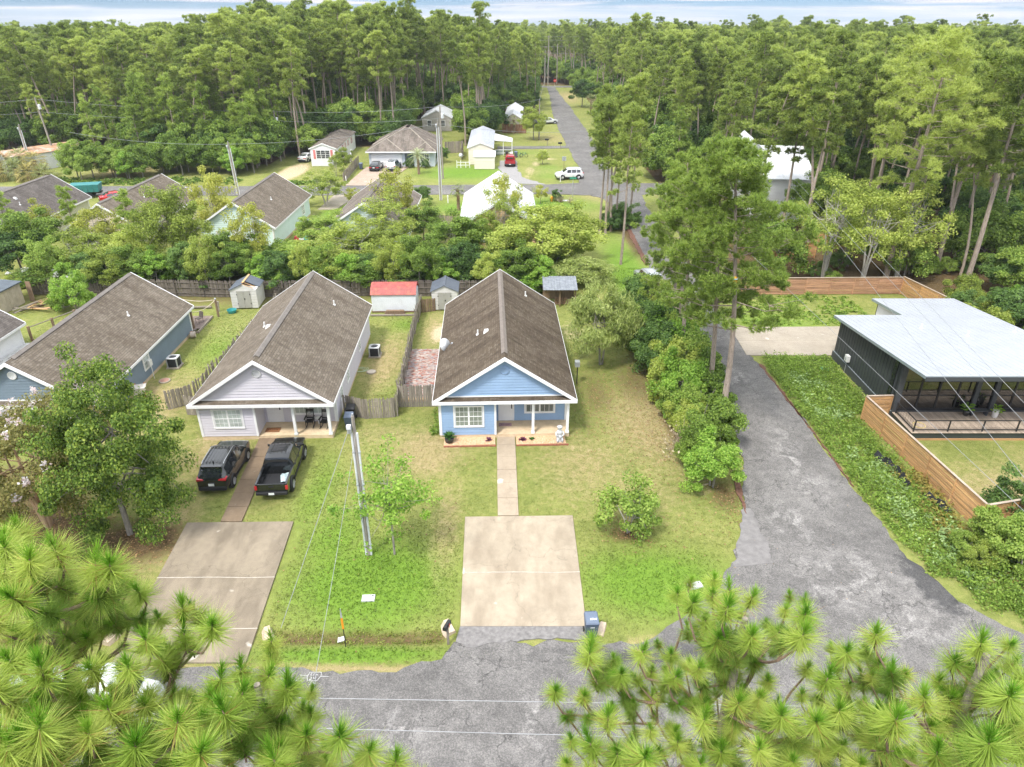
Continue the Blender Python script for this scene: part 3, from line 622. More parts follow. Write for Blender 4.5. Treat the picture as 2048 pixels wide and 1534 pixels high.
# rear row, backs turned to the camera
cottage('mint_cottage', 'pale mint house with grey-brown shingle roof, back gable behind the trees', (-32.1,98.2), math.pi, 2.7, 5.7, MINT, SH_GREYB, G_CURT, L=16.8, front=False, back=True, sides=('left',), vents=((-2.2,9.5),), coarse=True, side_windows=(('left',3,4.2,1.0,2.1),))
cottage('cream_cottage', 'cream house with brown shingle roof left of the mint house', (-47.0,97.4), math.pi, 2.7, 5.7, CREAM, SH_GREYB, G_CURT, L=16.8, front=False, back=True, sides=('left',), vents=((-1.6,9.0),), coarse=True)
cottage('olive_cottage', 'dark shingled house at the far left of the rear row', (-61.6,97.0), math.pi, 2.7, 5.7, mat('olive_siding', (.50,.50,.36), .6, var=.05), SH_DARK, G_CURT, L=16.8, front=False, back=True, sides=('left',), vents=((-2.2,11),), roofbox=(-1.3,10.2), coarse=True, side_windows=(('left',8,9,1.0,2.1),))
cottage('pale_cottage', 'pale house with streaked grey shingle roof behind airy trees', (-16.95,97.8), math.pi, 2.7, 5.7, mat('pale_mint_siding', (.66,.76,.76), .6, var=.04), SH_OLD, G_CURT, L=16.6, front=False, back=True, sides=('left','right'), coarse=True)
# white metal roofed peach house
r = empty('peach_house', (-1.85,99.1,0), math.pi + .02, 'peach walled house under a broad bright white metal roof', 'house')
b_ = MB(); b_.box(-4.3,4.3,.4,17.0,-.3,2.65); b_.face([(-4.3,.4,2.65),(4.3,.4,2.65),(0,.4,5.5)]); b_.face([(-4.3,17.0,2.65),(4.3,17.0,2.65),(0,17.0,5.5)]); b_.build('wall_core', PEACH, r)
M_WROOF = mat('white_roof_metal', (.62,.63,.65), .45, var=.05, scale=.8)
roof_pair(r, 9.5, 0, 17.4, 2.7, 5.7, M_WROOF, name='roof_slope')
rake(r, 9.5, 17.4, 2.7, 5.7, WHITE); rake(r, 9.5, 0, 2.7, 5.7, WHITE)
fr = frame('back', 17.0); siding(r, fr, -4.2, 4.2, .05, 2.65, PEACH, .25); siding(r, fr, -4.2, 4.2, 2.65, 5.6, PEACH, .25, lambda z: (-(5.5-z)/.632, (5.5-z)/.632))
window(r, fr, -2.6, -1.6, 1.0, 2.2, 1, 2, 2, G_CURT); window(r, fr, 1.2, 2.2, 1.0, 2.2, 1, 2, 2, G_CURT)
for s in (-1, 1):
    for q in range(11):
        y = .8 + q*1.58; b_ = MB(); b_.tube([(s*.1, y, 5.7-.06+.02), (s*4.7, y, 2.7+.04+.02)], .028, 4); b_.build('roof_seam', M_WROOF, r)
b_ = MB(); b_.box(-.14,.14,.1,17.3,5.68,5.74); b_.build('ridge_cap', M_WROOF, r)
b_ = MB(); b_.lathe([(.16,-.1),(.14,.05),(.08,.06),(.08,.25)], 10, (-2.6,3.6,4.1)); b_.build('vent_pipe', M_HW, r)
# ------------------------------------------------------------------ modern house on the right
M_CHAR = mat('charcoal_panel', (.042,.050,.047), .55, var=.08, scale=1)
M_CHAR2 = mat('charcoal_frame', (.055,.060,.066), .5, var=.06)
M_SILV = mat('silver_roof_metal', (.385,.405,.44), .5, metal=.1, var=.045, scale=.7)
M_EDGE = mat('roof_edge_metal', (.33,.39,.41), .4, metal=.4, var=.06)
M_DECK = mat('deck_board', (.40,.32,.25), .8, rnd=.2, var=.2, scale=2, stretch=(9,.8,1), bmp=.3)
r = empty('modern_house', (26.1,39.6,0), 0, 'single-storey charcoal modern house with flat silver metal roof and deck', 'house'); ox, oy = 26.1, 39.6
def mh(b_, x0, x1, y0, y1, z0, z1): b_.box(x0-ox, x1-ox, y0-oy, y1-oy, z0, z1)
zr_ = lambda y: 5.0 - .104*(y-39.1)
# walls
b_ = MB()
def wallq(x0, x1, y0, y1, zb=0.0):
    b_.hexa([(x0-ox,y0-oy,zb),(x1-ox,y0-oy,zb),(x1-ox,y1-oy,zb),(x0-ox,y1-oy,zb),(x0-ox,y0-oy,zr_(y0)-.2),(x1-ox,y0-oy,zr_(y0)-.2),(x1-ox,y1-oy,zr_(y1)-.2),(x0-ox,y1-oy,zr_(y1)-.2)])
wallq(26.1, 26.35, 42.6, 52.2); wallq(37.3, 37.55, 42.6, 57.2); wallq(26.35, 31.4, 51.95, 52.2); wallq(31.4,37.3,56.95,57.2)
b_.build('wall', M_CHAR, r)
b_ = MB(); wallq(31.35,31.6,52.2,57.0); b_.build('side_wall', WHITE, r)
b_ = MB(); mh(b_, 26.0, 37.6, 42.4, 52.3, -.3, .62); b_.build('floor_slab', M_CHAR2, r)
b_ = MB(); mh(b_, 26.6, 37.2, 46.5, 46.6, .62, 4.0); b_.build('interior_wall', mat('interior_paint', (.07,.065,.06), .8), r)
b_ = MB(); mh(b_, 26.4, 37.2, 42.7, 46.5, .621, .66); b_.build('interior_floor', mat('interior_floor', (.14,.09,.055), .5), r)
b_ = MB(); mh(b_, 30.2, 32.3, 44.6, 45.4, .66, 1.05); mh(b_, 30.2, 32.3, 45.2, 45.5, 1.05, 1.45); b_.build('sofa', mat('ochre_fabric', (.35,.2,.06), .9), r)
y = 42.85
while y < 52:
    b_ = MB(); b_.hexa([(-.035,y-oy-.022,.62),(0,y-oy-.022,.62),(0,y-oy+.022,.62),(-.035,y-oy+.022,.62),(-.035,y-oy-.022,zr_(y)-.2),(0,y-oy-.022,zr_(y)-.2),(0,y-oy+.022,zr_(y)-.2),(-.035,y-oy+.022,zr_(y)-.2)])
    b_.build('batten', M_CHAR2, r); y += .41
b_ = MB(); mh(b_, 26.04, 26.1, 42.4, 52.25, .50, .64); b_.build('base_trim', M_EDGE, r)
b_ = MB(); mh(b_, 26.04,26.11,43.0,43.45,.75,zr_(43.2)-.35); b_.build('side_window', G_DARK, r)
# roof slab as a sloped L, with seams
th = .20
poly = [(25.6,39.1),(38.05,39.1),(38.05,57.6),(31.0,57.6),(31.0,52.55),(25.6,52.55)]
b_ = MB(); n_ = len(poly); b_.v = [(x-ox,y-oy,zr_(y)-th) for x, y in poly] + [(x-ox,y-oy,zr_(y)) for x, y in poly]
b_.f = [(0,5,4,1),(1,4,3,2),(6,7,10,11),(7,8,9,10)] + [(i,(i+1)%n_,n_+(i+1)%n_,n_+i) for i in range(n_)]; b_.m = [0,0,0,0]+[1]*n_
b_.build('roof', [M_SILV, M_EDGE], r)
x = 26.0; q = 0
while x < 38:
    yb_ = 52.5 if x < 31 else 57.5; s = MB(); s.hexa([(x-ox-.012,39.15-oy,zr_(39.15)),(x-ox+.012,39.15-oy,zr_(39.15)),(x-ox+.012,yb_-oy,zr_(yb_)),(x-ox-.012,yb_-oy,zr_(yb_)),(x-ox-.008,39.15-oy,zr_(39.15)+.014),(x-ox+.008,39.15-oy,zr_(39.15)+.014),(x-ox+.008,yb_-oy,zr_(yb_)+.014),(x-ox-.008,yb_-oy,zr_(yb_)+.014)]); s.build('roof_seam', M_SILV, r); x += .42
for (x, y) in ((30.6,49.0),(33.0,47.2),(37.0,48.1)): vent_pipe(r, x-ox, y-oy, zr_(y), .38)
b_ = MB(); b_.box(37.1-ox,37.5-ox,46.6-oy,47.0-oy,zr_(46.8)-.05,zr_(46.8)+.2); b_.build('roof_box_vent', M_PIPE, r)
b_ = MB(); mh(b_, 25.6,38.05,39.06,39.098,zr_(39.1)-.34,zr_(39.1)-.06); b_.build('front_fascia', M_CHAR2, r)
# front glazing, in bays with black mullions
gx = [26.45, 27.75, 29.05, 30.35, 31.55, 32.9, 34.2, 35.5, 36.9]
for a, c_ in zip(gx, gx[1:]):
    b_ = MB(); mh(b_, a+.04, c_-.04, 42.55, 42.58, .80, zr_(42.6)-.32)
    mg = MATS.get('big_clear_glass')
    if mg is None:
        mg, t, bb = nodes('big_clear_glass'); bb.inputs['Base Color'].default_value = (.55,.58,.58,1); bb.inputs['Roughness'].default_value = .02; bb.inputs['Transmission Weight'].default_value = .75; bb.inputs['IOR'].default_value = 1.1; bb.inputs['Specular IOR Level'].default_value = 1.0
        tr = t.nodes.new('ShaderNodeBsdfTransparent'); tr.inputs[0].default_value = (.25,.27,.27,1); gl = t.nodes.new('ShaderNodeBsdfGlossy'); gl.inputs[1].default_value = .02; mx = t.nodes.new('ShaderNodeMixShader'); mx.inputs[0].default_value = .16
        t.links.new(tr.outputs[0], mx.inputs[1]); t.links.new(gl.outputs[0], mx.inputs[2]); t.links.new(mx.outputs[0], t.nodes['Material Output'].inputs[0])
    b_.build('pane', mg, r)
for x in gx:
    b_ = MB(); mh(b_, x-.05, x+.05, 42.5, 42.62, .62, zr_(42.6)-.2); b_.build('mullion', M_BLACK, r)
for z0, z1 in ((.62,.80),(1.75,1.80),(zr_(42.6)-.32, zr_(42.6)-.2)):
    b_ = MB(); mh(b_, 26.4, 36.95, 42.51, 42.61, z0, z1); b_.build('glazing_rail', M_BLACK, r)
b_ = MB(); mh(b_, 26.1,26.45,42.35,42.7,.3,zr_(42.5)-.2); b_.build('corner_column', M_CHAR2, r)
b_ = MB(); mh(b_, 31.45,31.75,42.42,42.62,.62,zr_(42.5)-.2); mh(b_, 32.75,33.05,42.42,42.62,.62,zr_(42.5)-.2); b_.build('door_post', M_CHAR2, r)
b_ = MB(); mh(b_, 31.92,31.97,42.38,42.43,1.2,2.0); b_.build('handle', M_BLACK, r)
# deck
b_ = MB(); mh(b_, 26.15, 38.2, 39.72, 42.5, -.2, .55); b_.build('deck_skirt', M_CHAR, r)
b_ = MB(); mh(b_, 26.2,38.2,39.66,39.72,-.05,.10); b_.build('skirt_board', M_CEDAR, r)
x = 26.12
while x < 38.2:
    b_ = MB(); mh(b_, x, x+.132, 39.62, 42.38, .55, .58); b_.build('deck_board', M_DECK, r); x += .14
dr = []
for x, y in ((26.3,42.2),(26.3,39.8),(28.55,39.8),(30.8,39.8),(33.05,39.8),(35.3,39.8),(37.6,39.8)):
    b_ = MB(); mh(b_, x-.035, x+.035, y-.035, y+.035, .58, 1.42); b_.build('railing_post', M_BLACK, r)
for z in (.70, 1.38):
    b_ = MB(); mh(b_, 26.27,26.33,39.8,42.2,z,z+.045); mh(b_, 26.3,37.6,39.77,39.83,z+.002,z+.047); b_.build('railing_bar', M_BLACK, r)
for q in range(40):
    x = 26.55+q*.28
    if x < 37.5: b_ = MB(); b_.tube([(x-ox,39.8-oy,.72),(x-ox,39.8-oy,1.39)], .0025, 4); b_.build('railing_cable', M_BLACK, r)
for q in range(7):
    y = 40.1+q*.3; b_ = MB(); b_.tube([(26.3-ox,y-oy,.72),(26.3-ox,y-oy,1.39)], .006, 4); b_.build('railing_baluster', M_BLACK, r)
def planter(x, y, pm, label, pot, leafc):
    e = empty('potted_plant', (x, y, .58), 0, label, 'plant', 'potted plants on the deck')
    b_ = MB(); b_.lathe([(.14,0),(.20,.12),(.21,.30),(.19,.42),(.165,.42),(.16,.36)], 16) if pot else b_.lathe([(.15,0),(.17,.02),(.20,.5),(.21,.56),(.18,.56),(.17,.5)], 16)
    b_.build('pot', pm, e, smooth=True); leafs = MB(); rr = random.Random(int(x*10))
    for q in range(26):
        a = rr.uniform(0, 6.28); L = rr.uniform(.2,.42); zz = .5+rr.uniform(0,.35); tip = Vector((math.cos(a)*L, math.sin(a)*L, zz)); d = Vector((math.cos(a), math.sin(a), .25)).normalized(); s_ = d.cross(Vector((0,0,1))).normalized()
        leafs.face([tip-d*.14, tip+s_*.09+Vector((0,0,.03)), tip+d*.16-Vector((0,0,.03)), tip-s_*.09+Vector((0,0,.03))])
    leafs.build('foliage', leafc, e); st = MB()
    for q in range(6):
        a = q*1.05; st.tube([(0,0,.36),(math.cos(a)*.12,math.sin(a)*.12,.6),(math.cos(a)*.25,math.sin(a)*.25,.75)], .01, 4)
    st.build('stem', leafc, e)
L_POT = leaf_mat('houseplant_leaf', [(.10,.20,.02),(.20,.34,.04),(.34,.46,.08)])
planter(30.9, 41.9, mat('black_glazed_pot', (.015,.015,.015), .25, spec=.6), 'leafy plant in a glossy black pot on the deck', True, L_POT)
planter(32.75, 41.7, mat('white_ceramic_pot', (.80,.79,.77), .4, var=.03), 'leafy plant in a tall white pot on the deck', False, L_POT)
e = empty('deck_bench', (31.8,42.0,.58), 0, 'low charcoal bench between the two potted plants on the deck', 'bench')
b_ = MB(); b_.box(-.65,.65,-.2,.2,.32,.38); b_.build('seat', M_CHAR2, e)
for s in (-1,1): b_ = MB(); b_.box(s*.5-.05,s*.5+.05,-.18,.18,0,.32); b_.build('leg', M_CHAR2, e)
e = empty('hoop_toy', (27.1,40.6,.58), 0, 'pale yellow hoop lying on the deck boards', 'hoop')
b_ = MB(); b_.tube([(math.cos(a)*.38, math.sin(a)*.38, .02) for a in [q*math.pi/14 for q in range(29)]], .014, 6); b_.build('ring', mat('yellow_plastic', (.75,.6,.15), .5), e)
# meter box and lids by the charcoal wall
e = empty('utility_pedestal', (25.9,49.5,0), 0, 'white electric meter box on a post against the charcoal wall', 'utility box')
b_ = MB(); b_.tube([(0,0,0),(0,0,1.1)], .025, 6); b_.build('post', M_GALV, e); b_ = MB(); b_.box(-.12,.12,-.22,.22,1.0,1.5); b_.build('box', M_PIPE, e)
b_ = MB(); b_.box(-.15,-.12,-.08,.08,1.12,1.36); b_.build('meter', M_GALV, e)
e = empty('septic_lid', (24.6,50.1,0), 0, 'green septic lid in the weeds beside the charcoal wall', 'lid')
b_ = MB(); b_.lathe([(.38,.02),(.36,.10),(.15,.15),(.02,.16)], 18); b_.build('cover', mat('green_plastic', (.06,.33,.24), .5), e)

# ------------------------------------------------------------------ fences
def picket_fence(name, label, pts, h=1.75, pw=.15, gap=.012, m=None, rails=True, wob=.0, seed=0, rail_side=1, dead=0.0, post_step=2.4):
    rr = random.Random(seed); e = empty(name, (pts[0][0], pts[0][1], 0), 0, label, 'fence'); o = Vector((pts[0][0], pts[0][1], 0)); m = m or M_GREYW
    pm = MB(); pm.v = [(-pw/2,-.009,0),(pw/2,-.009,0),(pw/2,.009,0),(-pw/2,.009,0),(-pw/2,-.009,.94),(pw/2,-.009,.94),(pw/2,.009,.94),(-pw/2,.009,.94),(-pw/4,-.009,1.0),(pw/4,-.009,1.0),(pw/4,.009,1.0),(-pw/4,.009,1.0)]
    pm.f = [(0,3,2,1),(0,1,5,4),(1,2,6,5),(2,3,7,6),(3,0,4,7),(4,5,9,8),(5,6,10,9),(6,7,11,10),(7,4,8,11),(8,9,10,11)]; pm.m = [0]*10
    me = pm.mesh('picket', m); 
    for (x0, y0), (x1, y1) in zip(pts, pts[1:]):
        L = math.hypot(x1-x0, y1-y0); a = math.atan2(y1-y0, x1-x0); k = max(1, int(L/(pw+gap)))
        for i in range(k):
            f = (i+.5)/k
            if rr.random() < dead: continue
            w_ = wob*math.sin(f*L*1.7+seed) if wob else 0
            c_ = Vector((x0+(x1-x0)*f-math.sin(a)*w_, y0+(y1-y0)*f+math.cos(a)*w_, 0))
            ob = bpy.data.objects.new('picket', me); link(ob, e); ob.location = c_-o; ob.rotation_euler = (rr.gauss(0,.02+wob*.35), rr.gauss(0,.018), a+rr.gauss(0,.03+wob*.5)); ob.scale = (rr.uniform(.94,1.05), 1, h*(1+rr.gauss(0,.012)))
        nx_, ny_ = -math.sin(a)*.05*rail_side, math.cos(a)*.05*rail_side
        for z in (.35, .9, h-.25) if rails else ():
            b_ = MB(); b_.tube([(x0-o.x+nx_,y0-o.y+ny_,z),(x1-o.x+nx_,y1-o.y+ny_,z)], .035, 4); b_.build('rail', m, e)
        kp = max(1, int(L/post_step))
        for i in range(kp+1):
            f = i/kp; px_, py_ = x0+(x1-x0)*f-o.x+nx_*1.6, y0+(y1-y0)*f-o.y+ny_*1.6
            b_ = MB(); b_.box(px_-.045,px_+.045,py_-.045,py_+.045,0,h-.05+rr.uniform(-.05,.05)); b_.build('post', m, e)
    return e
picket_fence('picket_fence', 'wavy grey picket fence between slate cottage and lavender cottage', [(-22.7,44.9),(-22.35,50),(-22.2,56),(-22.0,62.6)], 1.65, wob=.10, seed=3, rail_side=1)
picket_fence('picket_gate', 'short grey picket panel leaning open beside the slate cottage yard', [(-24.3,43.7),(-22.9,44.6)], 1.5, seed=5)
picket_fence('picket_fence', 'short grey picket return beside lavender cottage front corner', [(-22.7,43.0),(-20.45,42.7)], 1.5, seed=6)
picket_fence('picket_fence', 'brown grey picket fence linking lavender cottage to the yard corner', [(-11.75,43.1),(-10.0,42.4),(-8.1,42.7)], 1.55, seed=8, wob=.03)
picket_fence('picket_fence', 'taller grey picket panel joining the blue cottage corner', [(-8.0,44.05),(-4.8,44.2)], 1.75, seed=9)
picket_fence('picket_fence', 'weathered picket fence seen edge-on beside the brick patio', [(-8.05,42.8),(-8.3,50),(-8.55,57),(-8.55,62.4)], 1.65, seed=10, wob=.05, rail_side=-1)
picket_fence('picket_fence', 'small slumped picket piece in front of the grey shed', [(-8.4,62.0),(-7.2,62.4)], 1.3, seed=12, m=M_BROWNW)
picket_fence('picket_fence', 'long dark picket back fence behind the three cottages', [(-48,66.8),(-36,66.5),(-27.5,66.0),(-15,66.4),(-4.5,66.2),(1,66)], 1.7, pw=.2, seed=13, m=mat('dark_weathered_wood', (.15,.128,.105), .9, rnd=.25, var=.25, scale=4, stretch=(6,6,.6)), rail_side=-1)
picket_fence('picket_fence', 'grey picket fence between the pale house and the peach house', [(-12.2,91.5),(-6.6,91.8)], 1.6, pw=.2, seed=14)
picket_fence('picket_fence', 'dark picket fence left of the slate cottage', [(-41.0,48.0),(-40.6,54.0)], 1.5, seed=15, m=M_BROWNW)
picket_fence('picket_fence', 'tall picket fence beside the hip-roofed garage house', [(-13.2,146),(-9.8,147),(-9.6,139)], 2.2, pw=.22, seed=16, m=M_GREYW)
picket_fence('picket_fence', 'red-brown fence below the farther white-roofed home', [(-2.2,173),(3.2,172)], 2.0, pw=.24, seed=17, m=mat('redbrown_wood', (.30,.15,.09), .85, var=.2))
picket_fence('picket_fence', 'grey picket fence dividing the pink-shuttered home from the garage house', [(-27.5,118.5),(-27.9,128),(-28.0,134)], 1.7, pw=.22, seed=18)
def slat_fence(name, label, pts, h=1.75, n=12, m=None, pl=2.4, cap=True):
    m = m or M_CEDAR; e = empty(name, (pts[0][0], pts[0][1], 0), 0, label, 'fence'); o = Vector((pts[0][0], pts[0][1], 0)); rr = random.Random(len(label))
    for (x0, y0), (x1, y1) in zip(pts, pts[1:]):
        L = math.hypot(x1-x0, y1-y0); a = math.atan2(y1-y0, x1-x0); k = max(1, round(L/pl)); w_ = L/k
        sm = MB(); sm.box(.02, w_-.02, -.012, .012, 0, h/n-.026); me = sm.mesh('slat', m)
        for i in range(k):
            for q in range(n):
                ob = bpy.data.objects.new('slat', me); link(ob, e); ob.location = (x0-o.x+math.cos(a)*w_*i, y0-o.y+math.sin(a)*w_*i, .06+q*h/n+rr.gauss(0,.006)); ob.rotation_euler = (rr.gauss(0,.05), rr.gauss(0,.002), a+rr.gauss(0,.003))
        for i in range(k+1):
            px_, py_ = x0-o.x+math.cos(a)*w_*i, y0-o.y+math.sin(a)*w_*i
            for sgn in (-1, 1):
                ob = MB(); ob.box(-.045,.045,-.035,.0,0,h+.05); q = ob.build('batten', m, e, (px_-math.sin(a)*.014*sgn, py_+math.cos(a)*.014*sgn, 0), (0,0,a + (math.pi if sgn > 0 else 0)))
        if cap:
            ob = MB(); ob.box(-.03,L+.03,-.07,.07,h+.06,h+.09); ob.build('cap_rail', mat('greyed_cap', (.42,.34,.27), .85, var=.15), e, (x0-o.x, y0-o.y, 0), (0,0,a))
    return e
slat_fence('slat_fence', 'cedar horizontal slat fence along the weedy road verge by the dark house', [(24.15,42.4),(25.25,30.5)], 1.72)
slat_fence('slat_fence', 'short cedar slat fence piece meeting the dark house deck', [(24.2,42.45),(26.0,42.55)], 1.72)
slat_fence('slat_fence', 'cedar slat fence end half buried in shrubs at right', [(25.3,30.4),(29.2,31.3)], 1.72)
slat_fence('slat_fence', 'reddish slat fence across the back lawn behind the dark house', [(22.0,66.6),(38.6,66.9)], 1.7, n=9, m=mat('red_cedar', (.40,.22,.13), .8, rnd=.2, var=.2, scale=1.2, stretch=(.8,.8,9)))
slat_fence('slat_fence', 'cedar slat fence running back toward the camera at the wood edge', [(38.7,66.9),(40.6,57.5)], 1.75, n=9)
slat_fence('slat_fence', 'distant cedar slat fence panel seen beyond the back lawn', [(28.0,78.5),(34.5,78.5)], 1.8, n=7)
slat_fence('slat_fence', 'far cedar slat fence panel above the distant one', [(36.0,83.0),(41.5,82.5)], 1.8, n=7)

# ------------------------------------------------------------------ sheds
def resin_shed(label, loc, rz, w_=2.4, d=2.6, h=1.9, hr=2.45, broken=False, name='garden_shed'):
    e = empty(name, (*loc, 0), rz, label, 'shed')
    b_ = MB(); b_.box(-w_/2,w_/2,0,d,.1,h); b_.face([(-w_/2,0,h),(w_/2,0,h),(0,0,hr)]); b_.face([(w_/2,d,h),(-w_/2,d,h),(0,d,hr)]); b_.build('wall', M_PLASTIC, e)
    for q in range(1, 7):
        for s in (-1, 1): s_ = MB(); s_.box(s*(w_/2-.32)-.3, s*(w_/2-.32)+.3, -.012, -.002, .1+q*.27, .112+q*.27); s_.build('wall_groove', M_DKPLASTIC, e)
    for s in (-1, 1):
        dd = MB(); dd.box(min(0.01*s, s*.62), max(0.01*s, s*.62), -.05, -.004, .14, h-.1); D = dd.build('door', M_DKPLASTIC, e)
        for z in (.5, 1.4): hh = MB(); hh.box(s*.60-.04, s*.60+.04, -.065, -.05, z, z+.1); hh.build('hinge', M_BLACK, D)
        if s > 0: hh = MB(); hh.box(.03,.10,-.085,-.05,.95,1.1); hh.build('handle', M_BLACK, D)
    RM = mat('shed_roof_grey', (.10,.115,.14), .6, var=.12)
    k = (hr-h)/(w_/2)
    for s in (-1, 1):
        x1 = s*(w_/2+.12); z1 = hr+.05-abs(x1)*k
        if broken and s > 0:
            b_ = MB(); b_.hexa([(.0,.9,hr+.0),(x1,.9,z1-.04),(x1,d+.1,z1-.04),(0,d+.1,hr),(.0,.9,hr+.05),(x1,.9,z1),(x1,d+.1,z1),(0,d+.1,hr+.05)]); b_.build('roof_panel', RM, e)
            b_ = MB(); b_.hexa([(.02,.02,hr-.02),(1.0,.02,h+.1),(1.0,.06,h+.1),(.02,.06,hr-.02),(.02,.02,hr+.04),(1.0,.02,h+.16),(1.0,.06,h+.16),(.02,.06,hr+.04)]); b_.build('bare_rafter', M_PINEW, e)
            b_ = MB(); b_.hexa([(0,.5,hr-.02),(1.0,.5,h+.1),(1.0,.54,h+.1),(0,.54,hr-.02),(0,.5,hr+.04),(1.0,.5,h+.16),(1.0,.54,h+.16),(0,.54,hr+.04)]); b_.build('bare_rafter', M_PINEW, e)
            b_ = MB(); b_.box(-w_/2+.1,w_/2-.1,.08,d-.1,h-.25,h-.2); b_.build('shed_interior', M_BLACK, e)
        else:
            b_ = MB(); b_.hexa([(0,-.1,hr),(x1,-.1,z1-.05),(x1,d+.1,z1-.05),(0,d+.1,hr),(0,-.1,hr+.05),(x1,-.1,z1),(x1,d+.1,z1),(0,d+.1,hr+.05)]); b_.build('roof_panel', RM, e)
    b_ = MB(); b_.box(-.09,.09,-.1 if not broken else .3,d+.1,hr+.03,hr+.08); b_.build('ridge_cap', M_PINEW if broken else RM, e)
    return e
resin_shed('pale grey shed with a broken roof showing bare rafters', (-25.2,62.9), .06, broken=True)
resin_shed('pale grey shed with double taupe doors beside the blue cottage roof', (-6.3,62.5), .03)
e = empty('metal_shed', (-11.0,62.1,0), .02, 'white ribbed metal shed with rusty red gambrel roof', 'shed')
b_ = MB(); b_.box(-2.05,2.05,0,2.4,.12,1.75); b_.build('wall', M_WHMET, e)
for q in range(21):
    b_ = MB(); b_.box(-2.0+q*.2-.02,-2.0+q*.2+.02,-.02,-.001,.13,1.75); b_.build('wall_rib', M_WHMET, e)
prof = [(-.12,1.72),(.35,2.25),(1.2,2.5),(2.05,2.25),(2.52,1.72)]
for (ya, za), (yb_, zb) in zip(prof, prof[1:]):
    b_ = MB(); b_.hexa([(-2.12,ya,za),(2.12,ya,za),(2.12,yb_,zb),(-2.12,yb_,zb),(-2.12,ya,za+.03),(2.12,ya,za+.03),(2.12,yb_,zb+.03),(-2.12,yb_,zb+.03)]); P_ = b_.build('roof_panel', M_REDMET, e)
    for q in range(1, 17):
        x = -2.12+q*.25; s_ = MB(); s_.hexa([(x-.015,ya,za+.03),(x+.015,ya,za+.03),(x+.015,yb_,zb+.03),(x-.015,yb_,zb+.03),(x-.015,ya,za+.05),(x+.015,ya,za+.05),(x+.015,yb_,zb+.05),(x-.015,yb_,zb+.05)]); s_.build('roof_rib', M_REDMET, P_)
b_ = MB(); b_.box(-2.1,2.1,-.05,2.4,0,.12); b_.build('base', M_BROWNW, e)
e = empty('lumber_stack', (-10.9,61.7,0), .02, 'low stack of dark boards lying before the red-roofed shed', 'lumber')
for q in range(4): b_ = MB(); b_.box(-.95+q*.05,.95-q*.03,-.2,.1,.02+q*.09,.095+q*.09); b_.build('board', M_BROWNW, e, bevel=.005)
e = empty('timber_edging', (-10.9,61.2,0), .02, 'grey landscape timbers edging the red-roofed shed', 'edging')
for q in range(2): b_ = MB(); b_.box(-2.2+q*2.25,-.02+q*2.25,-.08,.08,0,.14); b_.build('timber', M_GREYW, e, bevel=.01)
# lean-to with firewood
e = empty('lean_to', (4.3,63.6,0), .0, 'open lean-to with corrugated grey metal roof behind the blue cottage', 'shelter')
for x in (-1.2,.25,1.7):
    for y, h in ((0,1.75),(2.0,2.1)): b_ = MB(); b_.box(x-.06,x+.06,y-.06,y+.06,0,h); b_.build('post', M_BROWNW, e)
for q in range(12):
    x = -1.35+q*.27; b_ = MB(); b_.hexa([(x,-.35,1.74),(x+.27,-.35,1.74),(x+.27,2.3,2.2),(x,2.3,2.2),(x,-.35,1.76),(x+.27,-.35,1.76),(x+.27,2.3,2.22),(x,2.3,2.22)]); b_.tube([(x,-.36,1.77),(x,2.3,2.23)], .025, 5); b_.build('roof_sheet', mat('dull_corrugated', (.25,.27,.30), .6, metal=.3, var=.2, scale=3), e)
b_ = MB(); b_.box(-1.3,1.7,2.05,2.1,0,2.1); b_.build('back_panel', M_BROWNW, e)
M_LOG = mat('split_firewood', (.30,.19,.12), .9, var=.25, scale=6)
rr = random.Random(4); e = empty('firewood_pile', (4.9,64.3,0), 0, 'pile of split firewood under the lean-to', 'firewood')
for q in range(34):
    z = .08+.15*(q//9); x = -.75+.17*(q % 9)+rr.uniform(-.03,.03); b_ = MB(); b_.tube([(x,-.25+rr.uniform(-.05,.05),z),(x+.02,.25,z)], .075, 6); b_.build('log', M_LOG, e)
# red-roofed shed deep in the trees, sheds at the far left
e = empty('red_shed', (-31.2,73.2,0), .05, 'red metal roofed shed half hidden among the backyard trees', 'shed')
b_ = MB(); b_.box(-2.2,2.2,0,2.6,0,2.0); b_.build('wall', mat('barn_red', (.30,.05,.045), .7), e)
for s in (0, 1):
    ya, yb_ = (-.15,1.3) if s == 0 else (1.3,2.75); za, zb = (2.0,2.75) if s == 0 else (2.75,2.0); b_ = MB(); b_.hexa([(-2.4,ya,za),(2.4,ya,za),(2.4,yb_,zb),(-2.4,yb_,zb),(-2.4,ya,za+.04),(2.4,ya,za+.04),(2.4,yb_,zb+.04),(-2.4,yb_,zb+.04)]); b_.build('roof_panel', M_REDMET, e)
b_ = MB(); b_.box(-2.4,2.4,-.2,-.14,1.9,2.0); b_.build('eave_board', M_PINEW, e)
e = empty('wooden_shed', (-48.9,61.0,0), -.06, 'weathered plywood shed at the left edge with dark roof', 'shed')
b_ = MB(); b_.box(-1.6,1.6,0,3.6,0,2.1); b_.build('wall', mat('plywood', (.46,.40,.31), .85, var=.12, scale=2, dirt=((.30,.26,.2), .5)), e)
for q in range(8): b_ = MB(); b_.box(1.6,1.615,.05+q*.45,.47+q*.45,.05,2.05); b_.build('panel', mat('plywood'.replace('p','p'), (.46,.40,.31)), e)
b_ = MB(); b_.hexa([(-1.8,-.2,2.3),(1.8,-.2,2.05),(1.8,3.8,2.05),(-1.8,3.8,2.3),(-1.8,-.2,2.4),(1.8,-.2,2.15),(1.8,3.8,2.15),(-1.8,3.8,2.4)]); b_.build('roof_panel', mat('slate_felt', (.10,.12,.14), .8), e)
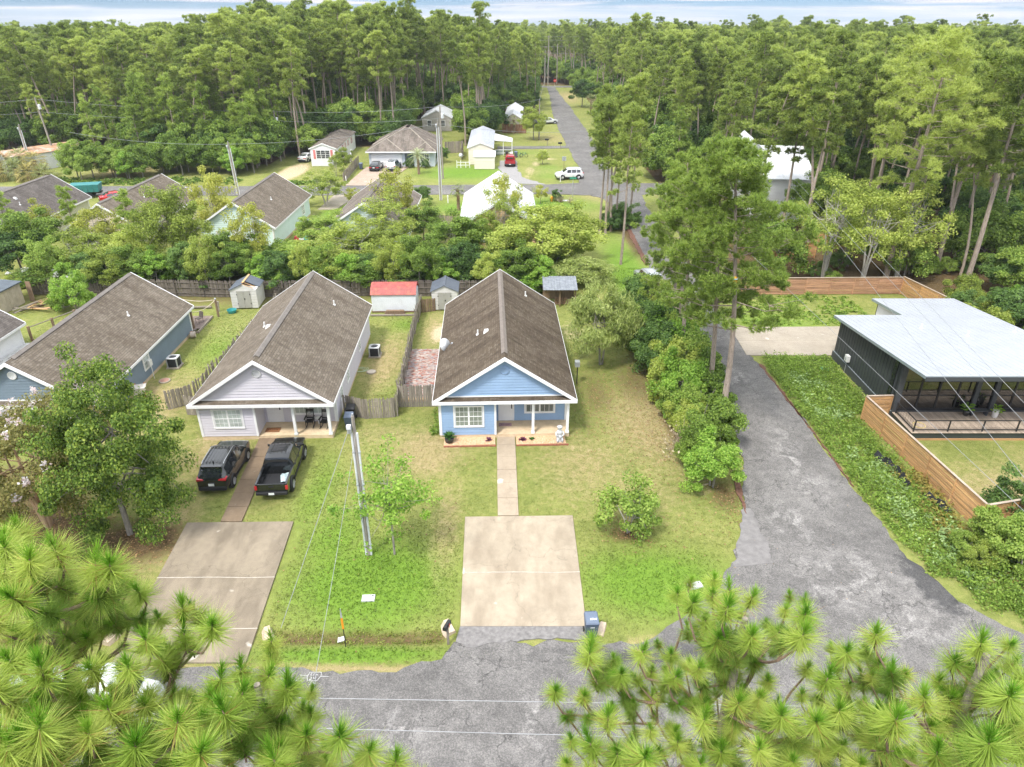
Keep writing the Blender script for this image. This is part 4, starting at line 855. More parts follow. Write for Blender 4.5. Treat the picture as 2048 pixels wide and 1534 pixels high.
e = empty('leaning_panel', (-46.6,64.9,0), -.1, 'brown sheet panel leaning at the corner of the plywood shed', 'panel'); b_ = MB(); b_.hexa([(-.25,0,0),(.25,0,0),(.25,.05,0),(-.25,.05,0),(-.45,.3,1.9),(.05,.3,1.9),(.05,.35,1.9),(-.45,.35,1.9)]); b_.build('sheet', M_BROWNW, e)
rr = random.Random(9); e = empty('debris_pile', (-44.8,62.6,0), 0, 'heap of scrap boards beside the plywood shed', 'scrap pile')
for q in range(16):
    a = rr.uniform(-.4,1.6); L = rr.uniform(.6,1.4); c_ = Vector((rr.uniform(-1.0,1.0), rr.uniform(-.8,.8), .06+.04*q)); d = Vector((math.cos(a)*L, math.sin(a)*L, rr.uniform(-.03,.18))); b_ = MB(); b_.tube([c_-d, c_+d], .06, 4); b_.build('board', [M_BROWNW, M_GREYW, M_PINEW][q % 3], e)
e = cottage('white_cottage', 'white house corner with brown roof cut off by the left edge', (-44.6,39.5), 0.0, 2.35, 5.3, PALEW, SH_DARK, G_CURT, L=14.5, front=False, back=True, sides=('right',), coarse=True)
e = empty('stone_pad', (-39.6,51.6,0), .1, 'low grey stone-topped planter beside the white house wall', 'planter'); b_ = MB(); b_.box(-.6,.6,-2.2,2.0,0,.55); b_.build('block', mat('pale_stone', (.5,.5,.48), .9, var=.2, scale=6, bmp=.6), e)
b_ = MB(); b_.box(-.75,.75,-2.4,2.2,.55,.62); b_.build('top', mat('pale_stone', (.5,.5,.48)), e)
# ------------------------------------------------------------------ far houses
def gable_home(name, label, loc, rz, w_, d, ze, zr, wall, roofm, cat='house', base=.0, windows=(), trim=WHITE, boards=True, seams=0):
    e = empty(name, (*loc, 0), rz, label, cat)
    b_ = MB(); b_.box(-w_/2,w_/2,.15,d-.15,base-.3,ze); b_.face([(-w_/2,.15,ze),(w_/2,.15,ze),(0,.15,zr-.1)]); b_.face([(w_/2,d-.15,ze),(-w_/2,d-.15,ze),(0,d-.15,zr-.1)]); b_.build('wall_core', wall, e)
    roof_pair(e, w_+.5, 0, d, ze-.02, zr, roofm, .08); rake(e, w_+.5, 0, ze-.02, zr, trim, h=.14); rake(e, w_+.5, d, ze-.02, zr, trim, h=.14)
    fr = frame('front', .15); k = (zr-ze)/(w_/2+.25)
    if boards: siding(e, fr, -w_/2, w_/2, base+.1, ze, wall, .3); siding(e, fr, -w_/2, w_/2, ze, zr, wall, .3, lambda z: (-min(w_/2,(zr-.1-z)/k), min(w_/2,(zr-.1-z)/k)))
    for s in range(seams):
        for sg in (-1, 1):
            y = d*(s+.5)/seams; b_ = MB(); b_.tube([(0,y,zr+.01),(sg*(w_/2+.2),y,ze+.03)], .03, 4); b_.build('roof_seam', roofm, e)
    for (sd, u0, u1, z0, z1, n_) in windows:
        fr = frame(sd, {'front':.15,'back':d-.15,'left':-w_/2,'right':w_/2}[sd]); window(e, fr, u0, u1, z0, z1, n_, 3, 2, G_DARK, trim=.08, out=.06)
    return e
PINK = mat('coral_shutter', (.62,.20,.20), .6, var=.05)
mhm = gable_home('mobile_home', 'white mobile home with coral pink shutters', (-34.1,132.7), .02, 4.5, 20, 3.1, 4.0, PALEW, SH_OLD, windows=(('front',-1.2,1.2,1.35,2.75,3),('right',6.5,7.2,1.7,2.6,1),('right',9.2,9.7,1.7,2.6,1),('right',12,12.6,1.7,2.6,1),('right',15.5,16.3,1.5,2.6,1)))
fr = frame('front', .15)
for u in (-1.75, 1.35): b_ = MB(); fbox(b_, fr, u, u+.4, .0, .08, 1.3, 2.85); b_.build('shutter', PINK, mhm)
fr = frame('right', 2.25)
for u in (6.2,7.28,8.95,9.78,11.75,12.68,15.2,16.38): b_ = MB(); fbox(b_, fr, u, u+.24, .0, .06, 1.6, 2.7); b_.build('shutter', PINK, mhm)
st = empty('porch_steps', (-31.4,136.4,0), .02, 'white railed wooden steps on the side of the pink-shuttered home', 'steps')
for q in range(5): b_ = MB(); b_.box(0,1.3,q*.28,q*.28+.3,0,.2+q*.2); b_.build('step', mat('pinkish_step', (.6,.42,.36), .8), st)
for x in (0,1.3):
    b_ = MB(); b_.tube([(x,0,1.0),(x,1.4,2.0),(x,2.4,2.0)], .05, 4); b_.tube([(x,0,0),(x,0,1.1)], .06, 4); b_.tube([(x,1.4,0),(x,1.4,2.1)], .06, 4); b_.build('railing', WHITE, st)
# hip-roofed house with garage
e = empty('garage_house', (-19.9,131.9,0), 0, 'pale grey house with hip roof and white double garage door', 'house')
b_ = MB(); b_.prism([(-5.9,.5),(.6,.5),(.6,2.2),(2.2,2.2),(2.2,.7),(5.9,.7),(5.9,14.6),(-5.9,14.6)], -.2, 2.7); b_.build('wall_core', mat('grey_blue_siding', (.55,.60,.66), .6, var=.04), e)
def hip(b_, x0, x1, y0, y1, z0, xr0, xr1, yr0, yr1, z1):
    b_.v += [(x0,y0,z0),(x1,y0,z0),(x1,y1,z0),(x0,y1,z0),(xr0,yr0,z1),(xr1,yr0,z1),(xr1,yr1,z1),(xr0,yr1,z1)]
def roofhip(parent, x0, x1, y0, y1, z0, rx0, rx1, ry0, ry1, z1, m, nm='roof_slope'):
    c_ = [(x0,y0,z0),(x1,y0,z0),(x1,y1,z0),(x0,y1,z0)]; t_ = [(rx0,ry0,z1),(rx1,ry0,z1),(rx1,ry1,z1),(rx0,ry1,z1)]
    for i in range(4):
        j = (i+1)%4; b_ = MB(); q = [c_[i], c_[j], t_[j], t_[i]]
        if (Vector(t_[i])-Vector(t_[j])).length < .01: q = q[:3]
        d = (Vector(c_[j])-Vector(c_[i])).normalized(); uv = [((Vector(p_)-Vector(c_[i])).dot(d), ((Vector(p_)-Vector(c_[i]))-d*((Vector(p_)-Vector(c_[i])).dot(d))).length) for p_ in q]
        nq = len(q); b_.v = list(q)+[(p_[0],p_[1],p_[2]-.08) for p_ in q]; b_.f = [tuple(range(nq)), tuple(reversed(range(nq,2*nq)))]+[(k_,nq+k_,nq+(k_+1)%nq,(k_+1)%nq) for k_ in range(nq)]; b_.m = [0]*len(b_.f)
        obj(nm, b_.mesh(nm, m, uv=uv+uv), parent)
    for i in range(4):
        b_ = MB(); b_.tube([c_[i], t_[i]], .10, 4); b_.build('hip_cap', mat('hip_cap', (.33,.29,.24), .9), parent)
roofhip(e, -6.3, 6.3, .0, 15.0, 2.7, 0.2, .9, 6.3, 9.3, 6.0, SH_OLD)
roofhip(e, -6.35, .5, -.15, 7.6, 2.72, -3.0, -2.9, 3.3, 7.5, 4.45, SH_OLD); roofhip(e, 2.1, 6.32, -.02, 6.0, 2.72, 4.2, 4.25, 2.2, 5.9, 4.0, SH_OLD)
b_ = MB(); b_.box(-6.35,6.35,-.2,-.12,2.5,2.72); b_.build('fascia', WHITE, e)
g = MB(); g.box(-5.3,-.1,.40,.49,0,2.15); G_ = g.build('garage_door', WHITE, e)
for z in (.52,1.05,1.58):
    for q in range(6): gb = MB(); gb.box(-5.2+q*.87,-4.45+q*.87,.37,.40,z-.42,z-.08); gb.build('garage_panel', WHITE, G_)
b_ = MB(); b_.box(-5.45,-5.3,.38,.5,0,2.3); b_.box(-.1,.05,.38,.5,0,2.3); b_.box(-5.45,.05,.38,.5,2.15,2.3); b_.build('garage_trim', WHITE, e)
door(e, frame('front', 2.2), 1.0, 1.9, .1, 2.15, mat('teal_door', (.25,.42,.42), .5)); window(e, frame('front', .7), 3.3, 4.9, .9, 2.2, 2, 2, 2, G_MID)
# metal-roofed trailer with shed and carport
M_ROOFG = mat('grey_roof_sheet', (.46,.48,.53), .45, metal=.3, var=.07, scale=1.2)
gable_home('cream_trailer', 'cream trailer home with grey ribbed metal roof', (-5.75,134.3), 0.012, 4.4, 21, 3.0, 3.9, mat('cream_panel', (.74,.69,.58), .6, var=.03), M_ROOFG, seams=14, windows=(('left',3,4,1.4,2.3,1),))
e = empty('cream_shed', (-4.9,130.2,0), 0, 'cream clapboard shed with white lean roof before the trailer', 'shed')
b_ = MB(); b_.box(-1.8,1.8,0,2.2,0,2.1); b_.build('wall', mat('cream_panel', (.74,.69,.58)), e); siding(e, frame('front', 0), -1.8, 1.8, .05, 2.05, mat('cream_panel', (.74,.69,.58)), .26)
b_ = MB(); b_.hexa([(-1.95,-.15,2.08),(1.95,-.15,2.08),(1.95,2.4,2.7),(-1.95,2.4,2.7),(-1.95,-.15,2.14),(1.95,-.15,2.14),(1.95,2.4,2.76),(-1.95,2.4,2.76)]); b_.build('roof_panel', WHITE, e)
e = empty('carport', (-1.6,144.0,0), 0, 'white slanted carport roof on posts beside the trailer', 'carport')
b_ = MB(); b_.hexa([(-1.9,-.3,2.75),(1.7,0,2.45),(1.7,4.5,2.45),(-1.9,8.5,2.75),(-1.9,-.3,2.85),(1.7,0,2.55),(1.7,4.5,2.55),(-1.9,8.5,2.85)]); b_.build('roof_panel', M_WROOF, e)
for x, y in ((1.6,.1),(1.6,4.3),(-.1,.1)): b_ = MB(); b_.box(x-.06,x+.06,y-.06,y+.06,0,2.5); b_.build('post', WHITE, e)
b_ = MB(); b_.box(-1.8,1.6,.05,.12,.35,.45); b_.box(-1.8,1.6,.05,.12,.95,1.05); b_.build('rail', WHITE, e)
for q in range(12): b_ = MB(); b_.box(-1.75+q*.15,-1.68+q*.15,.06,.11,.05,1.0); b_.build('baluster', mat('grey_paint', (.35,.42,.47), .6), e)
e = empty('white_arbor', (-8.9,131.2,0), 0, 'small white wooden railing and bench frame beside the trailer', 'arbor')
for x in (-1.0,-.3,.6,1.3): b_ = MB(); b_.box(x-.05,x+.05,-.05,.05,0,1.3 if x < 0 else 1.0); b_.build('post', WHITE, e)
for z in (.45,.95): b_ = MB(); b_.box(-1.0,1.3,-.03,.03,z,z+.09); b_.build('rail', WHITE, e)
gable_home('white_roof_home', 'tan home with white metal roof near the far road', (.2,174.5), -.03, 3.8, 22, 2.9, 4.1, TAN, M_WROOF, seams=10)
gable_home('grey_far_house', 'grey-tan far house with pale metal roof among the trees', (-17.6,175.5), .0, 6.8, 12, 2.9, 4.6, mat('greige_siding', (.46,.42,.38), .7), M_WROOF, windows=(('front',-2.2,-1.3,1.1,2.3,1),('front',1.0,1.9,1.1,2.3,1)), seams=8)
gable_home('rusty_trailer', 'white trailer home with rust streaked roof at the left wood edge', (-88.5,126), -.55, 5, 14, 2.9, 3.7, PALEW, mat('rusty_roof', (.42,.24,.14), .8, var=.25, scale=1.5, dirt=((.6,.58,.55), .8)), windows=(('front',-1.6,-.9,1.2,2.1,1),('right',2,3,1.3,2.1,1)))
# tall white house behind the big pine
e = empty('white_tall_house', (38.5,94.5,0), -.12, 'tall white house with white metal roof behind the big pines', 'house')
b_ = MB(); b_.box(-7,.6,0,16,0,5.6); b_.build('wall_core', PALEW, e); siding(e, frame('front',0), -7, .6, .2, 5.5, PALEW, .4); siding(e, frame('right',.6), .1, 15.9, .2, 5.5, PALEW, .4)
b_ = MB(); b_.hexa([(-7.6,-.5,5.5),(1.1,-.5,5.5),(1.1,9,8.2),(-7.6,9,8.2),(-7.6,-.5,5.6),(1.1,-.5,5.6),(1.1,9,8.3),(-7.6,9,8.3)]); b_.build('roof_panel', M_WROOF, e)
b_ = MB(); b_.hexa([(-7.6,9,8.2),(1.1,9,8.2),(1.1,17,6.2),(-7.6,17,6.2),(-7.6,9,8.3),(1.1,9,8.3),(1.1,17,6.3),(-7.6,17,6.3)]); b_.build('roof_panel', M_WROOF, e)
for q in range(20): s_ = MB(); s_.tube([(-7.4+q*.44,-.45,5.62),(-7.4+q*.44,9,8.32)], .025, 4); s_.build('roof_seam', M_WROOF, e)
b_ = MB(); b_.box(-7.8,-4,8,16,5,7.4); b_.face([(-7.8,8,7.4),(-4,8,7.4),(-5.9,8,9.2)]); b_.build('gable_wing', PALEW, e); b_ = MB()
for s in (-1,1): b_.hexa([(-5.9,7.6,9.2),(-5.9+s*2.3,7.6,7.1),(-5.9+s*2.3,16,7.1),(-5.9,16,9.2),(-5.9,7.6,9.3),(-5.9+s*2.3,7.6,7.2),(-5.9+s*2.3,16,7.2),(-5.9,16,9.3)])
b_.build('wing_roof', M_WROOF, e)
window(e, frame('right',.6), 6, 7.2, 1.2, 2.6, 1, 2, 2, G_DARK)
for q, (x, y, lab) in enumerate([(-14,205,'pale far house glimpsed through the pine trunks'),(27,205,'small grey house beside the far road end'),(46,190,'white far house peeking between right-hand pines'),(62,150,'pale roof glimpsed deep in the right-hand wood')]):
    gable_home('woodland_house', lab, (x, y), .3*q-.4, 8, 11, 3, 4.8, PALEW, M_WROOF if q != 1 else M_ROOFG, boards=False)

# ------------------------------------------------------------------ vehicles
TYRE = mat('tyre_rubber', (.015,.015,.016), .8, var=.1); RIM = mat('alloy_rim', (.45,.46,.48), .3, metal=.8, var=.05); DARKP = mat('black_trim_plastic', (.02,.02,.022), .6, var=.1)
CHROME = mat('chrome_trim', (.6,.61,.62), .2, metal=.9, var=.02); REDL = mat('red_lamp_lens', (.45,.02,.03), .2, var=.05, spec=.7); WHL = mat('clear_lamp_lens', (.7,.7,.72), .15, var=.04, spec=.7)
AUTOG = mat('tinted_auto_glass', (.02,.024,.028), .03, var=.05, spec=.9, coat=1.0); PLATE = mat('licence_plate', (.72,.74,.72), .5, var=.05)
def paint(name, col, rough=.22, metal=.3): return mat('paint_'+name, col, rough, metal=metal, var=.03, scale=1, coat=1.0)
def interp(tab, x):
    if x <= tab[0][0]: return tab[0][1]
    for (a, va), (b_, vb) in zip(tab, tab[1:]):
        if x <= b_: return va + (vb-va)*(x-a)/(b_-a)
    return tab[-1][1]
KINDS = {   # x from rear (0) to front; top profile, belt height, roof half-width ratio
 'suv': dict(L=4.6, W=1.86, top=[(0,.95),(.06,1.02),(.5,1.62),(1.0,1.70),(2.2,1.71),(2.75,1.63),(3.45,1.12),(3.6,1.06),(4.25,.98),(4.5,.86),(4.6,.68)], belt=1.02, cab=(.10,3.55), wheels=(.88,3.62), r=.36, zb=.24, win=[(.55,1.2),(1.27,2.05),(2.12,2.85)], ws=(2.78,3.42), rw=(.08,.48), rails=True),
 'sedan': dict(L=4.5, W=1.78, top=[(0,.85),(.05,.95),(.55,1.02),(.95,1.28),(1.5,1.42),(2.3,1.44),(2.7,1.38),(3.35,.98),(4.1,.88),(4.4,.78),(4.5,.6)], belt=.92, cab=(.6,3.4), wheels=(.85,3.6), r=.32, zb=.2, win=[(1.0,1.8),(1.87,2.8)], ws=(2.72,3.3), rw=(.62,1.35), rails=False),
 'truck': dict(L=5.4, W=1.90, top=[(1.75,1.55),(1.82,1.70),(2.3,1.79),(3.2,1.79),(3.55,1.72),(4.15,1.22),(4.3,1.16),(5.0,1.08),(5.3,.95),(5.4,.75)], belt=1.12, cab=(1.75,4.2), wheels=(1.05,4.4), r=.40, zb=.36, win=[(1.98,2.75),(2.82,3.62)], ws=(3.58,4.1), rw=None, rails=False, bed=True),
}
def car(name, label, kind, pm, loc, heading, cat, group=None, blank_front=True, plate=True):
    """heading: direction the nose points, radians from +X"""
    K = KINDS[kind]; L, W = K['L'], K['W']; hw = W/2; e = empty(name, (*loc, 0.04), heading, label, cat, group)
    X0 = L/2
    xs = sorted(set([K['top'][0][0]] + [p_[0] for p_ in K['top']] + list(np.linspace(K['top'][0][0], L, 22))))
    def wid(x): 
        f = min(1, min(x, L-x)/.45) if not K.get('bed') else min(1, (L-x)/.45)
        return hw*(.86 + .14*math.sqrt(max(0, f)))
    def sect(x):
        zt = interp(K['top'], x); b = min(K['belt'], zt-.02); w_ = wid(x); zb = K['zb'] + (.10 if (x < .25 and not K.get('bed')) or x > L-.25 else 0)
        cab = zt > K['belt']+.1; wr = w_*.74 if cab else w_*.93; zs = zt-.07 if cab else zt-.03
        return [(w_*.90, zb), (w_, zb+.16), (w_*1.0, zb+.42), (w_*.985, b-.03), (w_*.955, b), (wr + (.0 if cab else .0), zs), (wr*.86, zt-.012), (wr*.45, zt), (0, zt+.004)]
    rings = []
    for x in xs:
        h = sect(x); rings.append([(x-X0, y, z) for y, z in h] + [(x-X0, -y, z) for y, z in reversed(h[:-1])])
    b_ = MB(); n_ = len(rings[0])
    for rg in rings: b_.v += rg
    for i in range(len(rings)-1):
        for j in range(n_-1): b_.f.append((i*n_+j, (i+1)*n_+j, (i+1)*n_+j+1, i*n_+j+1)); b_.m.append(0)
        b_.f.append((i*n_+n_-1, (i+1)*n_+n_-1, (i+1)*n_, i*n_)); b_.m.append(0)
    b_.f.append(tuple(range(n_))); b_.m.append(0); b_.f.append(tuple((len(rings)-1)*n_+j for j in reversed(range(n_)))); b_.m.append(0)
    body = b_.build('body', pm, e, smooth=True)
    try:
        md = body.modifiers.new('edge', 'EDGE_SPLIT'); md.split_angle = R(32)
    except Exception: pass
    def side_pt(x, f, s, off):        # f 0 belt .. 1 roof rail
        h = sect(x); (y0, z0), (y1, z1) = h[4], h[5]; return (x-X0, s*(y0+(y1-y0)*f+off), z0+(z1-z0)*f)
    for s in (-1, 1):
        for a, c_ in K['win']:
            p_ = MB(); xx = list(np.linspace(a, c_, 5)); lo = [side_pt(x, .06, s, .012) for x in xx]; hi = [side_pt(x, .90, s, .012) for x in xx]
            for i in range(4): p_.face([lo[i], lo[i+1], hi[i+1], hi[i]] if s < 0 else [lo[i+1], lo[i], hi[i], hi[i+1]])
            p_.build('side_window', AUTOG, e)
            hd = MB(); xh = a+.12; hh = sect(xh)[3]; hd.box(xh-X0, xh-X0+.2, min(s*(hh[0]), s*(hh[0]+.03)), max(s*hh[0], s*(hh[0]+.03)), hh[1]-.1, hh[1]-.06); hd.build('door_handle', pm, e)
        # mirror
        xm = K['ws'][1]-.12; hm = sect(xm)[4]; mm = MB(); mm.hexa([(xm-X0,s*(hm[0]-.02),hm[1]),(xm-X0+.08,s*(hm[0]-.02),hm[1]),(xm-X0+.08,s*(hm[0]+.2),hm[1]+.03),(xm-X0-.02,s*(hm[0]+.2),hm[1]+.03),(xm-X0,s*(hm[0]-.02),hm[1]+.06),(xm-X0+.08,s*(hm[0]-.02),hm[1]+.06),(xm-X0+.08,s*(hm[0]+.2),hm[1]+.17),(xm-X0-.02,s*(hm[0]+.2),hm[1]+.17)]); mm.build('mirror', pm, e)
        # lower cladding, wheel arches
        cl = MB(); cl.box(K['wheels'][0]+.45-X0, K['wheels'][1]-.45-X0, min(s*hw*.985, s*hw*1.012), max(s*hw*.985, s*hw*1.012), K['zb']+.02, K['zb']+.18); cl.build('sill', DARKP, e)
        for wx in K['wheels']:
            rr_ = K['r']; c_ = (wx-X0, s*(hw-.10), rr_-.04)
            ar = MB(); ar.tube([(c_[0]+math.cos(a)*(rr_+.075), s*(hw-.01), c_[2]+math.sin(a)*(rr_+.075)) for a in [math.pi*q/14 for q in range(-1,16)]], .05, 6); ar.build('wheel_arch', DARKP, e)
            wl = MB(); wl.tube([(c_[0], s*(hw-.24), c_[2]), (c_[0], s*(hw+.005), c_[2])], rr_+.065, 18); wl.build('wheel_well', DARKP, e)
            ty = MB(); ty.lathe([(rr_*.62,-.11),(rr_*.95,-.11),(rr_,-.07),(rr_,.07),(rr_*.95,.11),(rr_*.62,.11)], 22); T = ty.build('wheel', TYRE, e, (c_[0], c_[1]+s*.02, c_[2]), (math.pi/2, 0, 0), smooth=False)
            rm = MB(); rm.lathe([(.03,0),(rr_*.14,.0),(rr_*.16,-.03),(rr_*.56,-.03),(rr_*.60,0),(rr_*.64,.01)], 16)
            for q in range(5):
                a = q*1.2566; rm.tube([(0,0,.012),(math.cos(a)*rr_*.58, math.sin(a)*rr_*.58, .012)], .035, 4)
            rm.build('rim', RIM, T, (0,0,-.115*s if True else 0), (math.pi if s > 0 else 0, 0, 0))
    def top_patch(nm, x0, x1, wf, m_, lift=.012, nseg=6):
        p_ = MB(); xx = list(np.linspace(x0, x1, nseg))
        rows = []
        for x in xx:
            zt = interp(K['top'], x); wr = sect(x)[5][0] if zt > K['belt']+.1 else sect(x)[5][0]*.86
            rows.append([(x-X0, wr*wf*g, zt+lift-.02*abs(g)**3) for g in (-1,-.5,0,.5,1)])
        for i in range(len(rows)-1):
            for j in range(4): p_.face([rows[i][j], rows[i+1][j], rows[i+1][j+1], rows[i][j+1]])
        return p_.build(nm, m_, e)
    top_patch('windshield', K['ws'][0], K['ws'][1], .95, AUTOG)
    if K['rw']: top_patch('rear_window', K['rw'][0], K['rw'][1], .92, AUTOG)
    if kind == 'suv':
        for q in range(-2, 3): rb = MB(); rb.box(.75-X0, 2.5-X0, q*.2-.02, q*.2+.02, 1.685, 1.716+.006); rb.build('roof_crease', pm, e)
        for s in (-1, 1): rb = MB(); zz = 1.66; rb.tube([(.7-X0,s*.62,zz),(.85-X0,s*.63,zz+.07),(2.4-X0,s*.63,zz+.08),(2.65-X0,s*.62,zz-.02)], .022, 6); rb.build('roof_rail', CHROME, e)
        sp_ = MB(); sp_.box(.38-X0,.62-X0,-.6,.6,1.6,1.66); sp_.build('spoiler', pm, e); an = MB(); an.lathe([(.05,0),(.01,.14)], 6, (.8-X0,0,1.69)); an.build('antenna', DARKP, e)
    xr = 0-X0
    if not K.get('bed'):
        for s in (-1, 1):
            tl = MB(); w_ = wid(.08); tl.hexa([(xr-.015,s*(w_*.98),.92),(xr+.32,s*(w_*1.02),.95),(xr+.30,s*(w_*.97),1.02),(xr-.015,s*w_*.5,.96),(xr-.015,s*(w_*.96),1.04),(xr+.32,s*(w_*1.02),1.06),(xr+.30,s*(w_*.96),1.08),(xr+.0,s*w_*.5,1.02)] if kind == 'suv' else [(xr-.015,s*w_*.45,.66),(xr-.015,s*w_*.95,.66),(xr+.2,s*w_*1.06,.68),(xr+.1,s*w_*.5,.7),(xr-.012,s*w_*.45,.8),(xr-.012,s*w_*.95,.8),(xr+.2,s*w_*1.06,.82),(xr+.1,s*w_*.5,.82)]); tl.build('tail_lamp', REDL, e)
        bp = MB(); bp.box(xr-.06, xr+.12, -hw*.86, hw*.86, K['zb']+.03, K['zb']+.30); bp.build('rear_bumper', DARKP, e, bevel=.04)
        if plate: pl = MB(); pl.box(xr-.075, xr-.055, -.16, .16, .62, .78); pl.build('licence_plate', PLATE, e)
    xf = L-X0
    for s in (-1, 1): hl = MB(); hl.hexa([(xf-.32,s*hw*.90,.78),(xf-.03,s*hw*.55,.72),(xf-.02,s*hw*.5,.72),(xf-.3,s*hw*.7,.78),(xf-.32,s*hw*.92,.90),(xf-.1,s*hw*.6,.86),(xf-.1,s*hw*.5,.86),(xf-.3,s*hw*.7,.92)]); hl.build('headlight', WHL, e)
    fb = MB(); fb.box(xf-.14, xf+.03, -hw*.82, hw*.82, K['zb']+.05, K['zb']+.3); fb.build('front_bumper', DARKP, e, bevel=.04)
    if K.get('bed'):
        zb, zt = .62, 1.10
        fl = MB(); fl.box(.06-X0, 1.78-X0, -hw*.80, hw*.80, zb-.05, zb)
        fl.build('bed_floor', DARKP, e)
        for q in range(-4, 5): rb = MB(); rb.box(.08-X0, 1.75-X0, q*.16-.03, q*.16+.03, zb, zb+.02); rb.build('bed_rib', DARKP, e)
        for s in (-1, 1):
            sw = MB(); sw.hexa([(.0-X0,s*hw*.80,.42),(.0-X0,s*hw*.97,.42),(1.82-X0,s*hw*1.0,.42),(1.82-X0,s*hw*.80,.42),(.0-X0,s*hw*.84,zt),(.0-X0,s*hw*.955,zt),(1.82-X0,s*hw*.975,zt+.04),(1.82-X0,s*hw*.84,zt+.04)]); sw.build('bed_side', pm, e, bevel=.025)
            rl = MB(); rl.box(.05-X0,1.8-X0,min(s*hw*.83,s*hw*.96),max(s*hw*.83,s*hw*.96),zt+.0,zt+.03); rl.build('bed_rail', DARKP, e, rot=(0,-.02,0))
            tl = MB(); tl.box(-.02-X0,.10-X0,min(s*hw*.84,s*hw*.985),max(s*hw*.84,s*hw*.985),.72,1.0); tl.build('tail_lamp', REDL, e)
        tg = MB(); tg.box(-.01-X0,.06-X0,-hw*.83,hw*.83,.52,zt); TG = tg.build('tailgate', pm, e, bevel=.02)
        th_ = MB(); th_.box(-.03-X0,-.01-X0,-.14,.14,.88,.98); th_.build('tailgate_handle', DARKP, TG)
        cw = MB(); cw.box(1.74-X0,1.80-X0,-hw*.80,hw*.80,.42,1.2); cw.build('bed_front', pm, e)
        bw = MB(); bw.hexa([(1.73-X0,-hw*.66,1.16),(1.74-X0,-hw*.66,1.16),(1.74-X0,hw*.66,1.16),(1.73-X0,hw*.66,1.16),(1.76-X0,-hw*.60,1.55),(1.77-X0,-hw*.60,1.55),(1.77-X0,hw*.60,1.55),(1.76-X0,hw*.60,1.55)]); bw.build('rear_window', AUTOG, e)
        rb = MB(); rb.box(-.14-X0,.04-X0,-hw*.93,hw*.93,.42,.60); rb.build('rear_bumper', DARKP, e, bevel=.03)
        if plate: pl = MB(); pl.box(-.16-X0,-.145-X0,-.16,.16,.46,.60); pl.build('licence_plate', PLATE, e)
        for q in range(-2, 3): rc = MB(); rc.box(2.2-X0, 3.3-X0, q*.22-.03, q*.22+.03, 1.775, 1.80); rc.build('roof_crease', pm, e)
    return e
BLK = paint('black', (.012,.014,.015)); BLKG = paint('black_green', (.016,.019,.018))
car('black_suv', 'black crossover parked on grass left of the lavender cottage walkway', 'suv', BLKG, (-17.45,36.0), math.pi/2+.03, 'suv')
car('black_pickup', 'black pickup truck with open bed right of the lavender cottage walkway', 'truck', BLK, (-13.9,35.85), math.pi/2+.055, 'pickup')
e = empty('loose_tarp', (-13.35,34.3,.66), .3, 'crumpled blue and white sheet lying in the pickup bed', 'tarp')
b_ = MB(); rr = random.Random(3); g = [[Vector((x*.12-.2, y*.16-.35, .04+rr.uniform(0,.14))) for x in range(5)] for y in range(6)]
for y in range(5):
    for x in range(4): b_.face([g[y][x], g[y][x+1], g[y+1][x+1], g[y+1][x]])
b_.build('sheet', mat('blue_white_tarp', (.45,.58,.72), .6, var=.35, scale=6), e)
car('white_suv', 'boxy white suv turning at the far crossroads', 'suv', paint('white', (.74,.75,.76), .3, 0), (9.6,122.0), R(188), 'suv')
car('silver_suv', 'pale silver suv half hidden behind the roadside pines', 'suv', paint('silver', (.50,.52,.53), .3, .5), (14.0,69.6), R(100), 'suv')
car('black_sedan', 'black sedan with red tail lamps in front of the garage', 'sedan', BLK, (-24.1,129.7), R(88), 'car')
car('grey_suv', 'silver grey suv parked beside the black sedan at the garage', 'suv', paint('grey', (.36,.40,.43), .3, .5), (-21.0,129.7), R(84), 'suv')
car('white_hatchback', 'small white car beside the pink-shuttered home', 'sedan', paint('white', (.74,.75,.76)), (-38.6,138.3), R(78), 'car')
car('red_pickup', 'red pickup truck on the gravel drive by the trailer', 'truck', paint('red', (.42,.015,.02)), (-.35,134.3), R(90), 'pickup')
car('dark_grey_suv', 'dark grey suv with red tail lamps at the left wood edge', 'suv', paint('darkgrey', (.10,.12,.12), .3, .4), (-78.6,132.8), R(92), 'suv')
car('maroon_car', 'dark red car parked in shade under the left-hand trees', 'sedan', paint('maroon', (.16,.012,.02)), (-80.0,139.5), R(150), 'car')
car('red_coupe', 'bright red car beyond the cream house roof', 'sedan', paint('bright_red', (.55,.012,.02)), (-58.6,106.0), R(35), 'car')
car('dark_far_car', 'dark car parked beside the farther white-roofed home', 'sedan', BLK, (5.2,184), R(10), 'car'); car('white_far_car', 'white car parked near the far road edge', 'sedan', paint('white', (.74,.75,.76)), (9.2,188), R(20), 'car')
# dump trailer
e = empty('dump_trailer', (-64.3,108.6,0), .25, 'teal dump trailer parked beyond the dark shingled house', 'trailer'); TEAL = mat('teal_paint', (.045,.22,.22), .5, var=.12)
b_ = MB(); b_.hexa([(-1.9,-1,.9),(1.9,-1,.9),(1.9,1,.9),(-1.9,1,.9),(-2.1,-1.15,2.0),(2.1,-1.15,2.0),(2.1,1.15,2.0),(-2.1,1.15,2.0)]); b_.build('hopper', TEAL, e)
for q in range(6):
    for s in (-1,1): b_ = MB(); b_.box(-1.9+q*.75,-1.8+q*.75,s*1.12-.05,s*1.12+.05,.95,1.98); b_.build('rib', TEAL, e)
b_ = MB(); b_.box(-2.1,2.1,-.5,.5,.6,.9); b_.build('chassis', M_BLACK, e)
for x in (-.6,.6):
    for s in (-1,1): b_ = MB(); b_.tube([(x,s*.95-.1,.38),(x,s*.95+.1,.38)], .38, 14); b_.build('wheel', TYRE, e)
